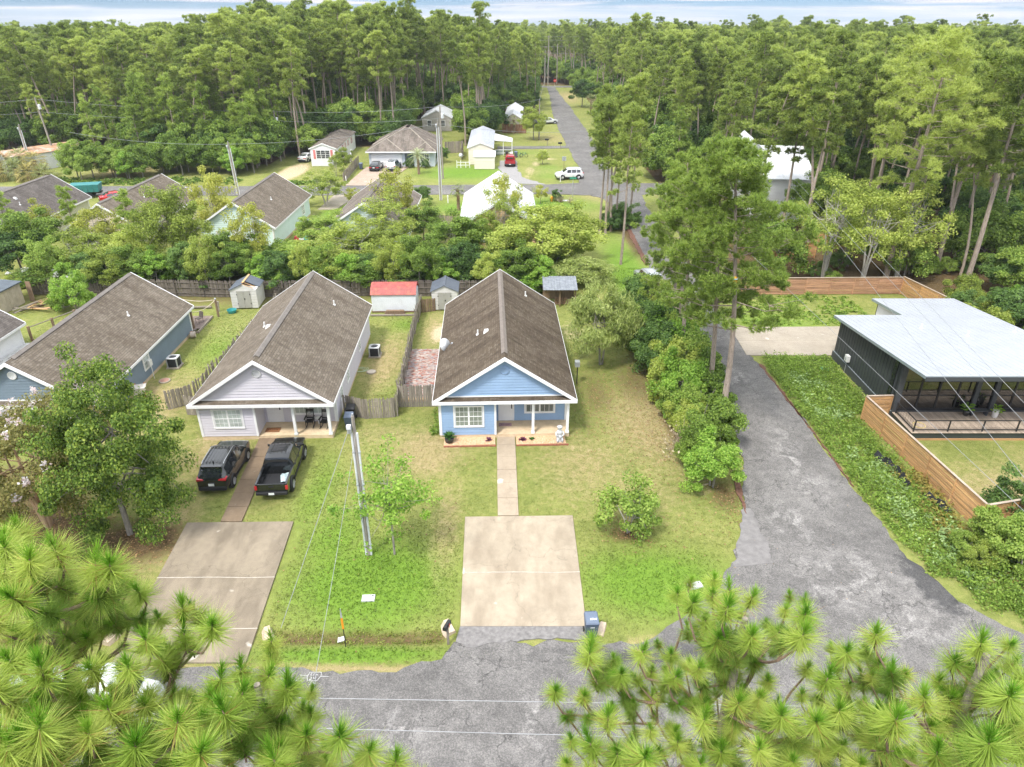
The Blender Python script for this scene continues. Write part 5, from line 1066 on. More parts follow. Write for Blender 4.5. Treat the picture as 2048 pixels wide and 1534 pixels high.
# white van under the foreground pine
e = empty('white_van', (-16.9,18.75,0.04), .05, 'white van on the road, glimpsed beneath the left foreground pine', 'van'); WV = paint('van_white', (.70,.72,.73), .35, 0)
b_ = MB(); prof = [(-2.6,.4),(-2.6,1.9),(-2.45,2.15),(1.2,2.2),(1.6,2.05),(2.25,1.25),(2.75,1.05),(2.85,.7),(2.85,.4)]
n_ = len(prof); b_.v = [(x,-.95,z) for x, z in prof]+[(x,.95,z) for x, z in prof]; b_.f = [tuple(reversed(range(n_))), tuple(range(n_,2*n_))]+[(i,(i+1)%n_,n_+(i+1)%n_,n_+i) for i in range(n_)]; b_.m=[0]*len(b_.f); b_.build('body', WV, e, bevel=.08)
for q in range(9): b_ = MB(); b_.box(-2.3+q*.4,-2.18+q*.4,-.8,.8,2.15,2.225); b_.build('roof_rib', WV, e)
b_ = MB(); b_.hexa([(1.68,-.8,1.98),(2.22,-.85,1.30),(2.22,.85,1.30),(1.68,.8,1.98),(1.70,-.8,2.0),(2.24,-.85,1.32),(2.24,.85,1.32),(1.70,.8,2.0)]); b_.build('windshield', AUTOG, e)
for s in (-1,1):
    b_ = MB(); b_.box(.6,1.5,s*.955-.006,s*.955+.006,1.3,1.9); b_.build('side_window', AUTOG, e)
    for x in (-1.7,1.9): b_ = MB(); b_.tube([(x,s*.75,.32),(x,s*.96,.32)], .34, 18); b_.build('wheel', TYRE, e)
# bicycles by the carport
def bicycle(label, x, y, rz):
    e = empty('bicycle', (x, y, 0), rz, label, 'bicycle', 'bicycles by the carport')
    for wx in (-.5,.5): b_ = MB(); b_.tube([(wx+math.cos(a)*.33,0,.33+math.sin(a)*.33) for a in [q*math.pi/9 for q in range(19)]], .03, 5); b_.build('wheel', TYRE, e)
    b_ = MB(); b_.tube([(-.5,0,.33),(-.1,0,.3),(.35,0,.75),(-.2,0,.8),(-.1,0,.3)], .03, 5); b_.tube([(.5,0,.33),(.35,0,.9)], .03, 5); b_.build('frame', mat('teal_bike', (.05,.2,.22), .4), e)
    b_ = MB(); b_.box(-.32,-.08,-.06,.06,.86,.92); b_.build('saddle', M_BLACK, e); b_ = MB(); b_.tube([(.36,-.25,.95),(.36,.25,.95)], .02, 5); b_.build('handlebar', M_BLACK, e)
bicycle('teal bicycle leaning nearest the carport', 1.3, 141.5, .3); bicycle('second bicycle standing right of the teal one', 2.3, 142.0, -.4)
# ------------------------------------------------------------------ small things round the houses
def wheelie_bin(label, x, y, rz, body=None, lid=None, z=0.0, mark=False, group='trash bins'):
    e = empty('trash_bin', (x, y, z), rz, label, 'trash bin', group); body = body or M_BIN; lid = lid or M_BINL
    b_ = MB(); b_.hexa([(-.23,-.27,.08),(.23,-.27,.08),(.23,.24,.08),(-.23,.24,.08),(-.30,-.36,1.0),(.30,-.36,1.0),(.30,.34,1.0),(-.30,.34,1.0)]); b_.box(-.31,.31,-.37,.35,.93,1.0); b_.build('bin_body', body, e, bevel=.03)
    b_ = MB(); b_.hexa([(-.32,-.40,1.005),(.32,-.40,1.005),(.32,.37,1.005),(-.32,.37,1.005),(-.27,-.33,1.10),(.27,-.33,1.10),(.27,.30,1.13),(-.27,.30,1.13)]); Ld = b_.build('lid', lid, e, bevel=.03)
    for s in (-1,1): b_ = MB(); b_.tube([(s*.26,.25,.12),(s*.31,.25,.12)], .12, 14); b_.build('wheel', TYRE, e)
    b_ = MB(); b_.tube([(-.25,.40,1.03),(.25,.40,1.03)], .018, 6); b_.build('handle', body, e)
    if mark:
        b_ = MB()
        for q, (h, sl) in enumerate(((.09,.02),(.11,.03),(.08,.02),(.10,.03))): b_.hexa([(-.09+q*.075,-.20,1.113),(-.04+q*.075,-.20,1.113),(-.04+q*.075+sl,-.20+h,1.124),(-.09+q*.075+sl,-.20+h,1.124),(-.09+q*.075,-.20,1.119),(-.04+q*.075,-.20,1.119),(-.04+q*.075+sl,-.20+h,1.130),(-.09+q*.075+sl,-.20+h,1.130)])
        b_.build('lid_lettering', WHITE, Ld); b_ = MB(); b_.box(-.10,.10,-.372,-.366,.80,.83); b_.build('bin_lettering', WHITE, e)
    return e
wheelie_bin('navy trash bin at the foot of the blue cottage driveway', 3.55, 23.2, .05, mark=True)
wheelie_bin('navy trash bin beside the lavender cottage porch corner', -10.95, 41.2, .06); wheelie_bin('black trash bin behind the navy one beside the lavender cottage', -11.05, 42.3, .04, M_BLACK, M_BLACK)
wheelie_bin('dark trash bin by the garage house fence', -26.9, 130.0, 0); wheelie_bin('blue trash bin under the mint house eave', -26.6, 91.5, .3)
wheelie_bin('dark trash bin left of the white cooler at the carport', -1.0, 141.6, 0, M_BLACK, M_BLACK); wheelie_bin('navy trash bin right of the white cooler at the carport', .75, 141.6, 0)
e = empty('carport_cooler', (-.1,141.5,0), 0, 'white upright cooler between two bins at the carport', 'cooler'); b_ = MB(); b_.box(-.3,.3,-.3,.3,0,1.0); b_.build('cabinet', WHITE, e, bevel=.03); b_ = MB(); b_.box(-.2,.2,-.32,-.3,.55,.65); b_.build('label_panel', REDL, e)
e = empty('mint_house_junk', (-26.5,86.0,0), .2, 'jumble of red and white yard items beside the mint house', 'yard items')
for q, (c_, s_) in enumerate((((.5,.04,.05),(.9,.3,.4)),((.75,.75,.75),(.6,.5,.9)),((.06,.3,.25),(1.0,.4,.35)))): b_ = MB(); b_.hexa([(-s_[0]/2+q*.5,-.3,0),(s_[0]/2+q*.5,-.3,0),(s_[0]/2+q*.5,.3,0),(-s_[0]/2+q*.5,.3,0),(-s_[0]/3+q*.5,-.2,s_[2]),(s_[0]/3+q*.5,-.2,s_[2]),(s_[0]/3+q*.5,.2,s_[2]),(-s_[0]/3+q*.5,.2,s_[2])]); b_.build('item', mat('junk%d' % q, c_, .5), e)
def ac_unit(label, x, y, rz):
    e = empty('air_conditioner', (x, y, 0), rz, label, 'air conditioner', 'outdoor air conditioners'); DK = mat('ac_coil', (.035,.037,.04), .6, var=.2, scale=8)
    b_ = MB(); b_.box(-.5,.5,-.5,.5,0,.1); b_.build('pad', C_GREY, e); b_ = MB(); b_.box(-.37,.37,-.37,.37,.1,.82); b_.build('coil', DK, e)
    for sx in (-1,1):
        for sy in (-1,1): b_ = MB(); b_.box(sx*.38-.04,sx*.38+.04,sy*.38-.04,sy*.38+.04,.1,.84); b_.build('corner_post', M_GALV, e)
    for q in range(8):
        b_ = MB(); z = .18+q*.08; b_.box(-.385,.385,-.385,-.372,z,z+.015); b_.box(.372,.385,-.385,.385,z,z+.0149); b_.build('grille_bar', M_HW, e)
    b_ = MB(); 
    for q in range(20):
        a, c_ = q*math.pi/10, (q+1)*math.pi/10
        def sqp(t_): 
            k_ = .43/max(abs(math.cos(t_)), abs(math.sin(t_))); return (math.cos(t_)*k_, math.sin(t_)*k_)
        (ox_, oy_), (px_, py_) = sqp(a), sqp(c_); b_.hexa([(math.cos(a)*.30,math.sin(a)*.30,.82),(math.cos(c_)*.30,math.sin(c_)*.30,.82),(px_,py_,.82),(ox_,oy_,.82),(math.cos(a)*.30,math.sin(a)*.30,.88),(math.cos(c_)*.30,math.sin(c_)*.30,.88),(px_,py_,.86),(ox_,oy_,.86)])
    b_.build('top_ring', mat('ac_case', (.55,.56,.56), .5, var=.05), e)
    for q in range(4): a = q*1.571; b_ = MB(); b_.face([(0,0,.80),(math.cos(a)*.28,math.sin(a)*.28,.79),(math.cos(a+.7)*.28,math.sin(a+.7)*.28,.83)]); b_.build('fan_blade', M_HW, e)
ac_unit('air conditioner unit beside the slate cottage wall', -26.75, 50.6, .02); ac_unit('air conditioner unit on the grass beside the lavender cottage', -11.2, 52.6, .03)
e = empty('wall_meter', (-27.45,48.5,0), 0, 'white meter box on the slate cottage side wall', 'meter'); b_ = MB(); b_.box(-.1,.05,-.2,.2,1.1,1.6); b_.build('box', M_PIPE, e); b_ = MB(); b_.tube([(0,0,0),(0,0,1.1)], .03, 6); b_.build('conduit', M_PIPE, e)
def lid(label, x, y, r_, m_, m2=None):
    e = empty('septic_lid', (x, y, 0), 0, label, 'lid', 'round lids in the yards'); b_ = MB(); b_.lathe([(r_,-.02),(r_,.06),(r_*.9,.07)], 20); b_.build('rim', m2 or C_GREY, e); b_ = MB(); b_.lathe([(r_*.8,.05),(r_*.78,.085),(.01,.09)], 18); b_.build('cover', m_, e)
lid('round rusty septic lid on grass by the slate cottage', -26.5, 48.1, .42, mat('rusty_clay', (.36,.2,.15), .9, var=.2)); lid('round pale septic lid on the lavender cottage side yard', -11.0, 49.6, .38, mat('pale_lid', (.5,.44,.36), .9))
e = empty('garden_hose', (-11.9,49.9,0), 0, 'coiled pale green hose on the lavender cottage side yard', 'hose'); b_ = MB(); b_.tube([(math.cos(a)*(.25+.02*a)-.0, math.sin(a)*(.18+.015*a), .03+.004*a) for a in [q*.4 for q in range(50)]], .018, 5); b_.build('coil', mat('hose_green', (.42,.52,.36), .6), e)
e = empty('side_yard_cart', (-27.1,45.5,0), .3, 'white and orange yard cart at the slate cottage corner', 'cart'); b_ = MB(); b_.hexa([(-.35,-.3,.35),(.35,-.3,.35),(.35,.3,.35),(-.35,.3,.35),(-.5,-.4,.9),(.5,-.4,.9),(.5,.4,.9),(-.5,.4,.9)]); b_.build('tub', mat('offwhite_tub', (.6,.56,.5), .7, var=.2, scale=5), e)
for s in (-1,1): b_ = MB(); b_.tube([(s*.4,-.5,0),(s*.3,.3,.5),(s*.3,.6,.9)], .035, 5); b_.build('leg', mat('orange_paint', (.55,.14,.04), .5), e)
# satellite dish on the blue roof eave
def dish(label, loc, rz, tilt, r_=.42):
    e = empty('satellite_dish', loc, rz, label, 'satellite dish'); b_ = MB(); prof = [(r_*math.sin(a), -.28*r_*(1-math.cos(a))*2) for a in np.linspace(0.02, 1.3, 7)]
    b_.lathe([(p_[0]*.78/.75, -p_[1]) for p_ in prof], 22); o = b_.build('reflector', mat('dish_grey', (.62,.64,.66), .45, var=.04), e, (0,0,.45), (tilt, 0, 0), smooth=True)
    b_ = MB(); b_.tube([(0,.2,-.05),(0,.1,.25),(0,0,.42)], .03, 6); b_.build('mast', M_GALV, e); b_ = MB(); b_.tube([(0,0,.2),(.25,-.25,.35),(.45,-.45,.55)], .022, 6); b_.box(.38,.52,-.52,-.38,.52,.62); b_.build('feed_arm', M_GALV, e)
_e = gp(884, 703, 3.05); dish('grey satellite dish on the blue cottage left eave', (_e.x+.1, _e.y+.2, 3.0), .9, R(62), .5)
dish('small satellite dish on the mint house gable', (-36.4,82.5,3.0), 2.5, R(60), .35); dish('small dish on a pole beside the trailer', (-9.6,137.5,.6), .3, R(60), .4)
e = empty('side_utility', (3.75,47.6,0), .03, 'pale utility meter peeking past the blue cottage right eave', 'utility box'); b_ = MB(); b_.box(.95,1.3,-.2,.25,1.5,1.9); b_.build('box', M_GALV, e); b_ = MB(); b_.tube([(1.15,0,0),(1.15,0,1.5)], .04, 6); b_.build('post', M_HW, e)
# porch things
def rocking_chair(label, x, y, rz):
    e = empty('rocking_chair', (x, y, .26), rz, label, 'rocking chair', 'rocking chairs on the porch'); K_ = M_BLACK
    b_ = MB(); b_.box(-.25,.25,-.24,.24,.42,.46); b_.build('seat', K_, e)
    for s in (-1,1):
        b_ = MB(); b_.tube([(s*.24,-.42,.10),(s*.24,-.2,.03),(s*.24,.1,.03),(s*.24,.42,.12)], .025, 5); b_.build('rocker', K_, e)
        for y_ in (-.22,.20): b_ = MB(); b_.tube([(s*.24,y_,.04),(s*.24,y_,.68 if y_ < 0 else .44)], .024, 5); b_.build('leg', K_, e)
        b_ = MB(); b_.tube([(s*.24,.22,.42),(s*.24,.38,1.18)], .024, 5); b_.build('back_post', K_, e)
        b_ = MB(); b_.box(s*.27-.05,s*.27+.05,-.28,.26,.67,.70); b_.build('armrest', K_, e)
    for z, y_ in ((.55,.25),(1.1,.365),(1.0,.345)): b_ = MB(); b_.box(-.24,.24,y_-.015,y_+.015,z-.04,z+.04); b_.build('back_rail', K_, e)
    for q in range(-3,4): b_ = MB(); b_.tube([(q*.066,.25,.55),(q*.066,.36,1.08)], .012, 5); b_.build('back_slat', K_, e)
_l = lambda r_, x, y: (r_.location.x + x*math.cos(r_.rotation_euler.z) - y*math.sin(r_.rotation_euler.z), r_.location.y + x*math.sin(r_.rotation_euler.z) + y*math.cos(r_.rotation_euler.z))
rocking_chair('black rocking chair, left of the two on the lavender porch', *_l(lav,2.55,1.45), .05); rocking_chair('black rocking chair, right of the two on the lavender porch', *_l(lav,3.55,1.35), -.12)
e = empty('porch_table', (*_l(lav,3.05,1.75), .26), 0, 'tiny white side table between the rocking chairs', 'table'); b_ = MB(); b_.lathe([(.2,.45),(.2,.48)], 14); b_.build('top', WHITE, e); b_ = MB(); b_.tube([(0,0,0),(0,0,.46)], .03, 6); b_.build('leg', WHITE, e)
def doormat(label, r_, x, y, w_, d, c1, c2):
    e = empty('door_mat', (*_l(r_, x, y), .26), r_.rotation_euler.z, label, 'door mat'); b_ = MB(); b_.box(-w_/2,w_/2,-d/2,d/2,.0,.02); b_.build('mat_base', mat('mat_'+label[:9], c1, .95, var=.25, scale=14), e)
    b_ = MB()
    for q in range(5):
        x0 = -w_*.36+q*w_*.15; b_.box(x0,x0+.07,-.06,.05,.021,.023)
    b_.box(-w_*.44,w_*.44,d*.36,d*.42,.021,.023); b_.box(-w_*.44,w_*.44,-d*.42,-d*.36,.021,.023); b_.build('mat_print', mat('print_'+label[:9], c2, .95), e)
doormat('brown coir door mat on the lavender porch', lav, .15, 1.05, .95, .55, (.27,.12,.05), (.09,.04,.02)); doormat('dusty pink door mat on the blue porch', blue, .05, 1.55, .85, .4, (.40,.25,.27), (.16,.12,.13))
# beds in front of the blue cottage
m_bed = mat('tan_pebbles', (.62,.40,.24), .9, var=.32, scale=22, bmp=1.0, bscale=45)
BR = mat('edging_brick', (.30,.11,.07), .9, var=.2, scale=6)
for nm, x0, x1, lab in (('left', -4.0, -.65, 'left'), ('right', .72, 3.95, 'right')):
    e = empty('gravel_bed', (blue.location.x, blue.location.y, 0), blue.rotation_euler.z, 'tan gravel bed with brick edging, %s of the blue cottage walkway' % lab, 'garden bed')
    rr = random.Random(x0); b_ = MB(); 
    b_.hexa([(x0,-.62,-.02),(x1,-.55,-.02),(x1,.37,-.02),(x0,.37,-.02),(x0,-.62,.05),(x1,-.55,.05),(x1,.37,.07),(x0,.37,.07)]); b_.build('gravel_base', m_bed, e)
    st = MB()
    for q in range(420):
        x, y, s_ = rr.uniform(x0+.05,x1-.05), rr.uniform(-.55,.33), rr.uniform(.02,.05); z = .06; a = rr.uniform(0,3)
        pts = [(x+s_*math.cos(a+k_*1.57)*rr.uniform(.7,1.2), y+s_*math.sin(a+k_*1.57)*rr.uniform(.7,1.2), z) for k_ in range(4)]; i = len(st.v); st.v += pts+[(x,y,z+s_*.8)]; 
        for k_ in range(4): st.f.append((i+k_, i+(k_+1)%4, i+4)); st.m.append(q % 3)
    o = st.build('pebbles', [m_bed, mat('orange_pebble', (.60,.33,.16), .9), mat('cream_pebble', (.72,.56,.40), .9)], e); o['kind'] = 'stuff'
    x = x0
    while x < x1: b_ = MB(); b_.box(x,x+.19,-.73,-.63,-.02,.06); b_.build('brick', BR, e, rot=(0,0,rr.gauss(0,.004))); x += .2
PURP = leaf_mat('purple_leaf', [(.08,.02,.06),(.16,.05,.12),(.26,.10,.2)])
def tuft_plant(name, label, x, y, z, m_, n_=24, L=.3, cat='plant', spread=1.0, w_=.05, group=None, up=.5):
    e = empty(name, (x, y, z), 0, label, cat, group); rr = random.Random(int(x*100)+n_); b_ = MB()
    for q in range(n_):
        a = rr.uniform(0,6.28); el = rr.uniform(up*.3, 1.2); l_ = L*rr.uniform(.6,1.1); d = Vector((math.cos(a)*math.cos(el)*spread, math.sin(a)*math.cos(el)*spread, math.sin(el))); s_ = Vector((-math.sin(a), math.cos(a), 0))*w_
        mid = d*l_*.55+Vector((0,0,.02)); tip = d*l_-Vector((0,0,l_*.18)); b_.face([Vector((0,0,0)), mid+s_, tip, mid-s_])
    b_.build('foliage', m_, e); return e
_x, _y = _l(blue,-1.1,-.1); tuft_plant('purple_plant', 'small purple plant in the left gravel bed', _x, _y, .06, PURP, 26, .32)
_x, _y = _l(blue,1.15,-.1); tuft_plant('purple_plant', 'small purple plant in the right gravel bed', _x, _y, .06, PURP, 30, .34)
L_CYC = leaf_mat('cycad_leaf', [(.02,.06,.01),(.04,.12,.02),(.09,.2,.04)])
_x, _y = _l(blue,1.75,-.1); tuft_plant('green_sprout', 'small green sprout in the right gravel bed', _x, _y, .06, L_CYC, 14, .3)
e = empty('potted_cycad', (*_l(blue,-3.65,-.2), .03), 0, 'dark green cycad in a dark bowl pot by the blue cottage corner', 'plant')
b_ = MB(); b_.lathe([(.16,0),(.27,.10),(.31,.32),(.29,.36),(.25,.36),(.24,.30)], 18); b_.build('pot', mat('dark_bowl_pot', (.045,.035,.03), .5, var=.2), e, smooth=True); b_ = MB(); rr = random.Random(2)
for q in range(22):
    a = q*2.4; el = .35+.9*(q/22); l_ = .62; pr = Vector((0,0,.38)); s_ = Vector((-math.sin(a), math.cos(a), 0))
    for k_ in range(6):
        f = (k_+1)/6; p_ = Vector((math.cos(a)*math.cos(el)*l_*f, math.sin(a)*math.cos(el)*l_*f, .38+math.sin(el)*l_*f-.18*f*f)); wd = .09*math.sin(math.pi*min(.95,f*.9)+.2)
        for sg in (-1,1): b_.face([pr, p_, p_+s_*sg*wd+(p_-pr)*.3, pr+s_*sg*wd*.7+(p_-pr)*.25])
        pr = p_
b_.build('fronds', L_CYC, e)
# white statue: two stacked figures on a plinth
STN = mat('white_statue_stone', (.55,.56,.57), .75, var=.1, scale=6, dirt=((.35,.36,.38), .6))
e = empty('garden_statue', (*_l(blue,3.55,-.25), .03), .1, 'white carved stone garden statue at the right porch post', 'statue')
b_ = MB(); b_.lathe([(.20,0),(.22,.05),(.17,.12),(.20,.22),(.23,.32),(.20,.42),(.14,.50),(.17,.58),(.21,.66),(.19,.76),(.11,.84),(.09,.88),(.15,.95),(.165,1.04),(.13,1.13),(.04,1.18)], 16); b_.build('figure', STN, e, smooth=True)
for s in (-1,1):
    b_ = MB(); b_.tube([(s*.20,0,.72),(s*.27,-.10,.55),(s*.10,-.2,.46)], [.06,.055,.045], 7); b_.build('arm', STN, e, smooth=True); b_ = MB(); b_.tube([(s*.13,-.05,.30),(s*.16,-.22,.22),(s*.15,-.24,.04)], [.08,.07,.06], 7); b_.build('leg', STN, e, smooth=True)
b_ = MB(); b_.lathe([(.03,0),(.09,.03),(.10,.1),(.05,.16)], 10, (0,-.2,.36)); b_.build('bowl', STN, e, smooth=True); b_ = MB(); b_.lathe([(.05,0),(.18,.04),(.19,.1),(.1,.16)], 12, (0,0,1.0)); b_.build('headdress', STN, e, smooth=True)
# mailbox, markers, lids along the street
e = empty('mailbox', (-2.85,22.75,0), .0, 'black domed mailbox on a grey wooden post by the driveway', 'mailbox')
b_ = MB(); b_.box(-.05,.05,-.05,.05,-.2,1.0); b_.build('post', M_GREYW, e); b_ = MB(); pr = [(-.09,1.0),(-.09,1.12)]+[(-.09*math.cos(a), 1.12+.09*math.sin(a)) for a in np.linspace(.2,2.94,8)]+[(.09,1.12),(.09,1.0)]
n_ = len(pr); b_.v = [(x,-.3,z) for x, z in pr]+[(x,.22,z) for x, z in pr]; b_.f = [tuple(range(n_)), tuple(reversed(range(n_,2*n_)))]+[(i,n_+i,n_+(i+1)%n_,(i+1)%n_) for i in range(n_)]; b_.m=[0]*len(b_.f); b_.build('box', M_BLACK, e, rot=(0,0,-.35)); b_ = MB(); b_.box(.10,.115,-.15,-.05,1.05,1.22); b_.build('flag', REDL, e)
e = empty('cable_marker', (-7.42,22.65,0), 0, 'orange and grey utility marker post at the ditch edge', 'marker post'); b_ = MB(); b_.tube([(0,0,-.2),(0,0,.95)], .022, 6); b_.build('stake', M_BLACK, e); b_ = MB(); b_.box(-.045,.045,-.012,.012,.95,1.6); b_.build('orange_blade', mat('marker_orange', (.75,.28,.02), .5), e); b_ = MB(); b_.hexa([(-.045,-.012,1.6),(.045,-.012,1.6),(.045,.012,1.6),(-.045,.012,1.6),(-.012,-.012,2.15),(.012,-.012,2.15),(.012,.012,2.15),(-.012,.012,2.15)]); b_.build('grey_tip', M_GALV, e)
def meter_lid(label, x, y, rz, w_=.62, d=.42, m_=None):
    e = empty('meter_lid', (x, y, 0), rz, label, 'lid', 'meter lids in the grass'); b_ = MB(); b_.box(-w_/2,w_/2,-d/2,d/2,-.05,.05); b_.build('frame', m_ or mat('meter_lid_grey', (.50,.52,.52), .7, var=.1), e, bevel=.01); b_ = MB(); b_.lathe([(.04,.05),(.04,.056)], 10, (w_*.33,d*.25,0)); b_.build('key_hole', M_BLACK, e)
meter_lid('pale grey meter lid in the lawn between the driveways', -6.9, 25.45, .05); meter_lid('pale meter lid at the corner lawn edge', 9.0, 26.3, .3, .7, .4); meter_lid('white lid in the far corner lawn', 8.0, 106.3, .1, .9, .6, WHITE)
for x, y, rz, lab in ((-2.95,23.6,.5,'concrete culvert headwall left of the blue cottage driveway'), (4.0,23.5,-.3,'concrete culvert headwall right of the blue cottage driveway'), (-11.1,23.2,.5,'concrete culvert headwall right of the lavender cottage driveway'), (-18.1,23.1,-.4,'concrete culvert headwall left of the lavender cottage driveway')):
    e = empty('culvert_headwall', (x, y, 0), rz, lab, 'headwall', 'culvert headwalls'); b_ = MB(); b_.hexa([(-.35,-.35,-.4),(.35,-.35,-.4),(.35,.35,-.4),(-.35,.35,-.4),(-.12,-.36,.06),(.22,-.36,.06),(.22,.40,.12),(-.02,.40,.12)]); b_.build('block', mat('beige_concrete', (.5,.40,.30), .9, var=.15), e)
e = empty('litter_scrap', (-7.75,23.1,-.22), .4, 'scrap of white litter lying in the ditch', 'litter'); b_ = MB(); b_.hexa([(-.18,-.1,0),(.18,-.12,0),(.2,.12,0),(-.1,.1,0),(-.15,-.1,.03),(.18,-.12,.07),(.15,.12,.05),(-.1,.1,.08)]); b_.build('scrap', WHITE, e)
e = empty('survey_flag', (7.6,31.2,0), 0, 'small pink survey flag right of the lone lawn bush', 'flag'); b_ = MB(); b_.tube([(0,0,0),(0,0,.55)], .008, 4); b_.build('wire', M_GALV, e); b_ = MB(); b_.hexa([(0,-.004,.4),(.18,-.004,.4),(.18,.004,.4),(0,.004,.4),(0,-.004,.55),(.18,-.004,.53),(.18,.004,.53),(0,.004,.55)]); b_.build('pennant', mat('pink_flag', (.75,.08,.13), .6), e)
# survey paint on the asphalt
m_pt = mat('survey_paint', (.52,.52,.51), .8, var=.2, scale=9); b_ = MB(); cx, cy_ = gp(628,1354).x, gp(628,1354).y
def stroke(pts, w_=.010):
    for (x0,y0),(x1,y1) in zip(pts, pts[1:]):
        d = Vector((x1-x0, y1-y0, 0)); n_ = Vector((-d.y, d.x, 0)).normalized()*w_; a = Vector((cx+x0, cy_+y0, .0345)); c_ = Vector((cx+x1, cy_+y1, .0345)); b_.hexa([a-n_, c_-n_, c_+n_, a+n_]+[v+Vector((0,0,.003)) for v in (a-n_, c_-n_, c_+n_, a+n_)])
stroke([(-.22,.22),(-.28,.0),(-.22,-.22),(.18,-.22),(.30,.05),(.26,.22),(-.22,.22)]); stroke([(-.12,.18),(-.16,.06),(-.08,.06)]); stroke([(-.02,.17),(-.02,.04)]); stroke([(.06,.05),(.12,.12),(.17,.04)])
stroke([(-.16,-.03),(-.08,-.03),(-.09,-.10),(-.17,-.17),(-.07,-.17)]); stroke([(.0,-.02),(.0,-.1),(.10,-.1)]); stroke([(.10,-.02),(.10,-.18)]); stroke([(-.28,.02),(-.62,.08)]); stroke([(-.28,-.08),(-.60,-.08),(-.72,-.22),(-.4,-.22)]); stroke([(.30,.0),(.62,.0)]); stroke([(-.04,-.22),(-.08,-.45)]); stroke([(.04,-.3),(.12,-.38)])
tag(b_.build('road_marking', m_pt), 'white sprayed survey marking reading 24 at the road edge', 'road marking')
# black silt fence remains on the verge
SILT = mat('black_silt_cloth', (.015,.016,.018), .6, var=.2)
for pts, lab in (([(22.9,37.5),(23.2,36.6),(23.45,35.9),(23.35,34.6),(23.3,34.0)], 'crumpled black silt cloth on the weedy verge, upper piece'), ([(23.9,33.2),(24.2,32.4),(24.5,31.6)], 'crumpled black silt cloth on the weedy verge, lower piece')):
    e = empty('silt_cloth', (pts[0][0], pts[0][1], 0), 0, lab, 'silt cloth'); rr = random.Random(5); b_ = MB(); rows = []
    for (x0,y0),(x1,y1) in zip(pts, pts[1:]):
        for q in range(5):
            f = q/5; x, y = x0+(x1-x0)*f-pts[0][0], y0+(y1-y0)*f-pts[0][1]; rows.append([(x-.18+rr.uniform(-.06,.06), y, .22+rr.uniform(-.06,.1)), (x+rr.uniform(-.06,.06), y, .5+rr.uniform(-.12,.15)), (x+.2+rr.uniform(-.06,.06), y+.05, .25+rr.uniform(-.08,.1))])
    for a, c_ in zip(rows, rows[1:]):
        for k_ in range(2): b_.face([a[k_], c_[k_], c_[k_+1], a[k_+1]])
    b_.build('cloth', SILT, e)
    for q in range(0, len(rows), 5): s_ = MB(); p_ = rows[q][1]; s_.tube([(p_[0],p_[1],0),(p_[0],p_[1],p_[2])], .02, 5); s_.build('stake', M_GREYW, e)
# signs, hydrant
e = empty('stop_sign', (15.4,276,0), 0, 'red octagonal stop sign at the end of the far road', 'sign'); b_ = MB(); b_.tube([(0,0,0),(0,0,2.9)], .05, 6); b_.build('post', M_GALV, e); b_ = MB(); oc = [(.55*math.cos(math.pi/8+q*math.pi/4), .55*math.sin(math.pi/8+q*math.pi/4)+2.9) for q in range(8)]; b_.v=[(x,-.07,z) for x,z in oc]+[(x,-.05,z) for x,z in oc]; b_.f=[tuple(range(8)),tuple(reversed(range(8,16)))]+[(i,8+i,8+(i+1)%8,(i+1)%8) for i in range(8)]; b_.m=[0]*10; b_.build('plate', mat('sign_red', (.55,.03,.02), .5), e)
b_ = MB()
for q, seg in enumerate(([(0,.2),(-.1,.2),(-.1,.1),(0,.1),(0,0),(-.1,0)],[(-.1,.2),(.0,.2),(-.05,.2),(-.05,0)],[(-.1,0),(-.1,.2),(0,.2),(0,0),(-.1,0)],[(-.1,0),(-.1,.2),(0,.2),(0,.1),(-.1,.1)])):
    for (x0,z0),(x1,z1) in zip(seg, seg[1:]): b_.tube([(x0-.18+q*.17,-.08,2.8+z0),(x1-.18+q*.17,-.08,2.8+z1)], .014, 4)
b_.build('lettering', WHITE, e)
e = empty('street_sign', (9.2,109.0,0), 0, 'green street name sign on a thin post at the crossroads corner', 'sign'); b_ = MB(); b_.tube([(0,0,0),(0,0,2.6)], .04, 6); b_.build('post', M_GALV, e); b_ = MB(); b_.box(-.5,.5,-.02,.02,2.6,2.85); b_.box(-.02,.02,-.5,.5,2.86,3.08); b_.build('blade', mat('sign_green', (.05,.32,.2), .5), e)
e = empty('traffic_sign', (9.0,126.5,0), 0, 'white backed roadside sign on a post near the far road', 'sign'); b_ = MB(); b_.tube([(0,0,0),(0,0,2.6)], .045, 6); b_.build('post', M_BROWNW, e); b_ = MB(); b_.box(-.35,.35,-.02,.02,2.1,2.8); b_.build('plate', M_GALV, e)
HY = mat('hydrant_yellow', (.70,.36,.02), .5, var=.1)
e = empty('fire_hydrant', (5.9,106.0,0), 0, 'yellow fire hydrant on the far corner lawn', 'hydrant'); b_ = MB(); b_.lathe([(.2,0),(.2,.06),(.13,.08),(.13,.55),(.17,.57),(.16,.62),(.1,.72),(.03,.78)], 14); b_.build('barrel', HY, e)
b_ = MB(); b_.tube([(-.24,0,.45),(.24,0,.45)], .07, 10); b_.tube([(0,0,.42),(0,-.22,.42)], .09, 10); b_.build('outlet', HY, e)
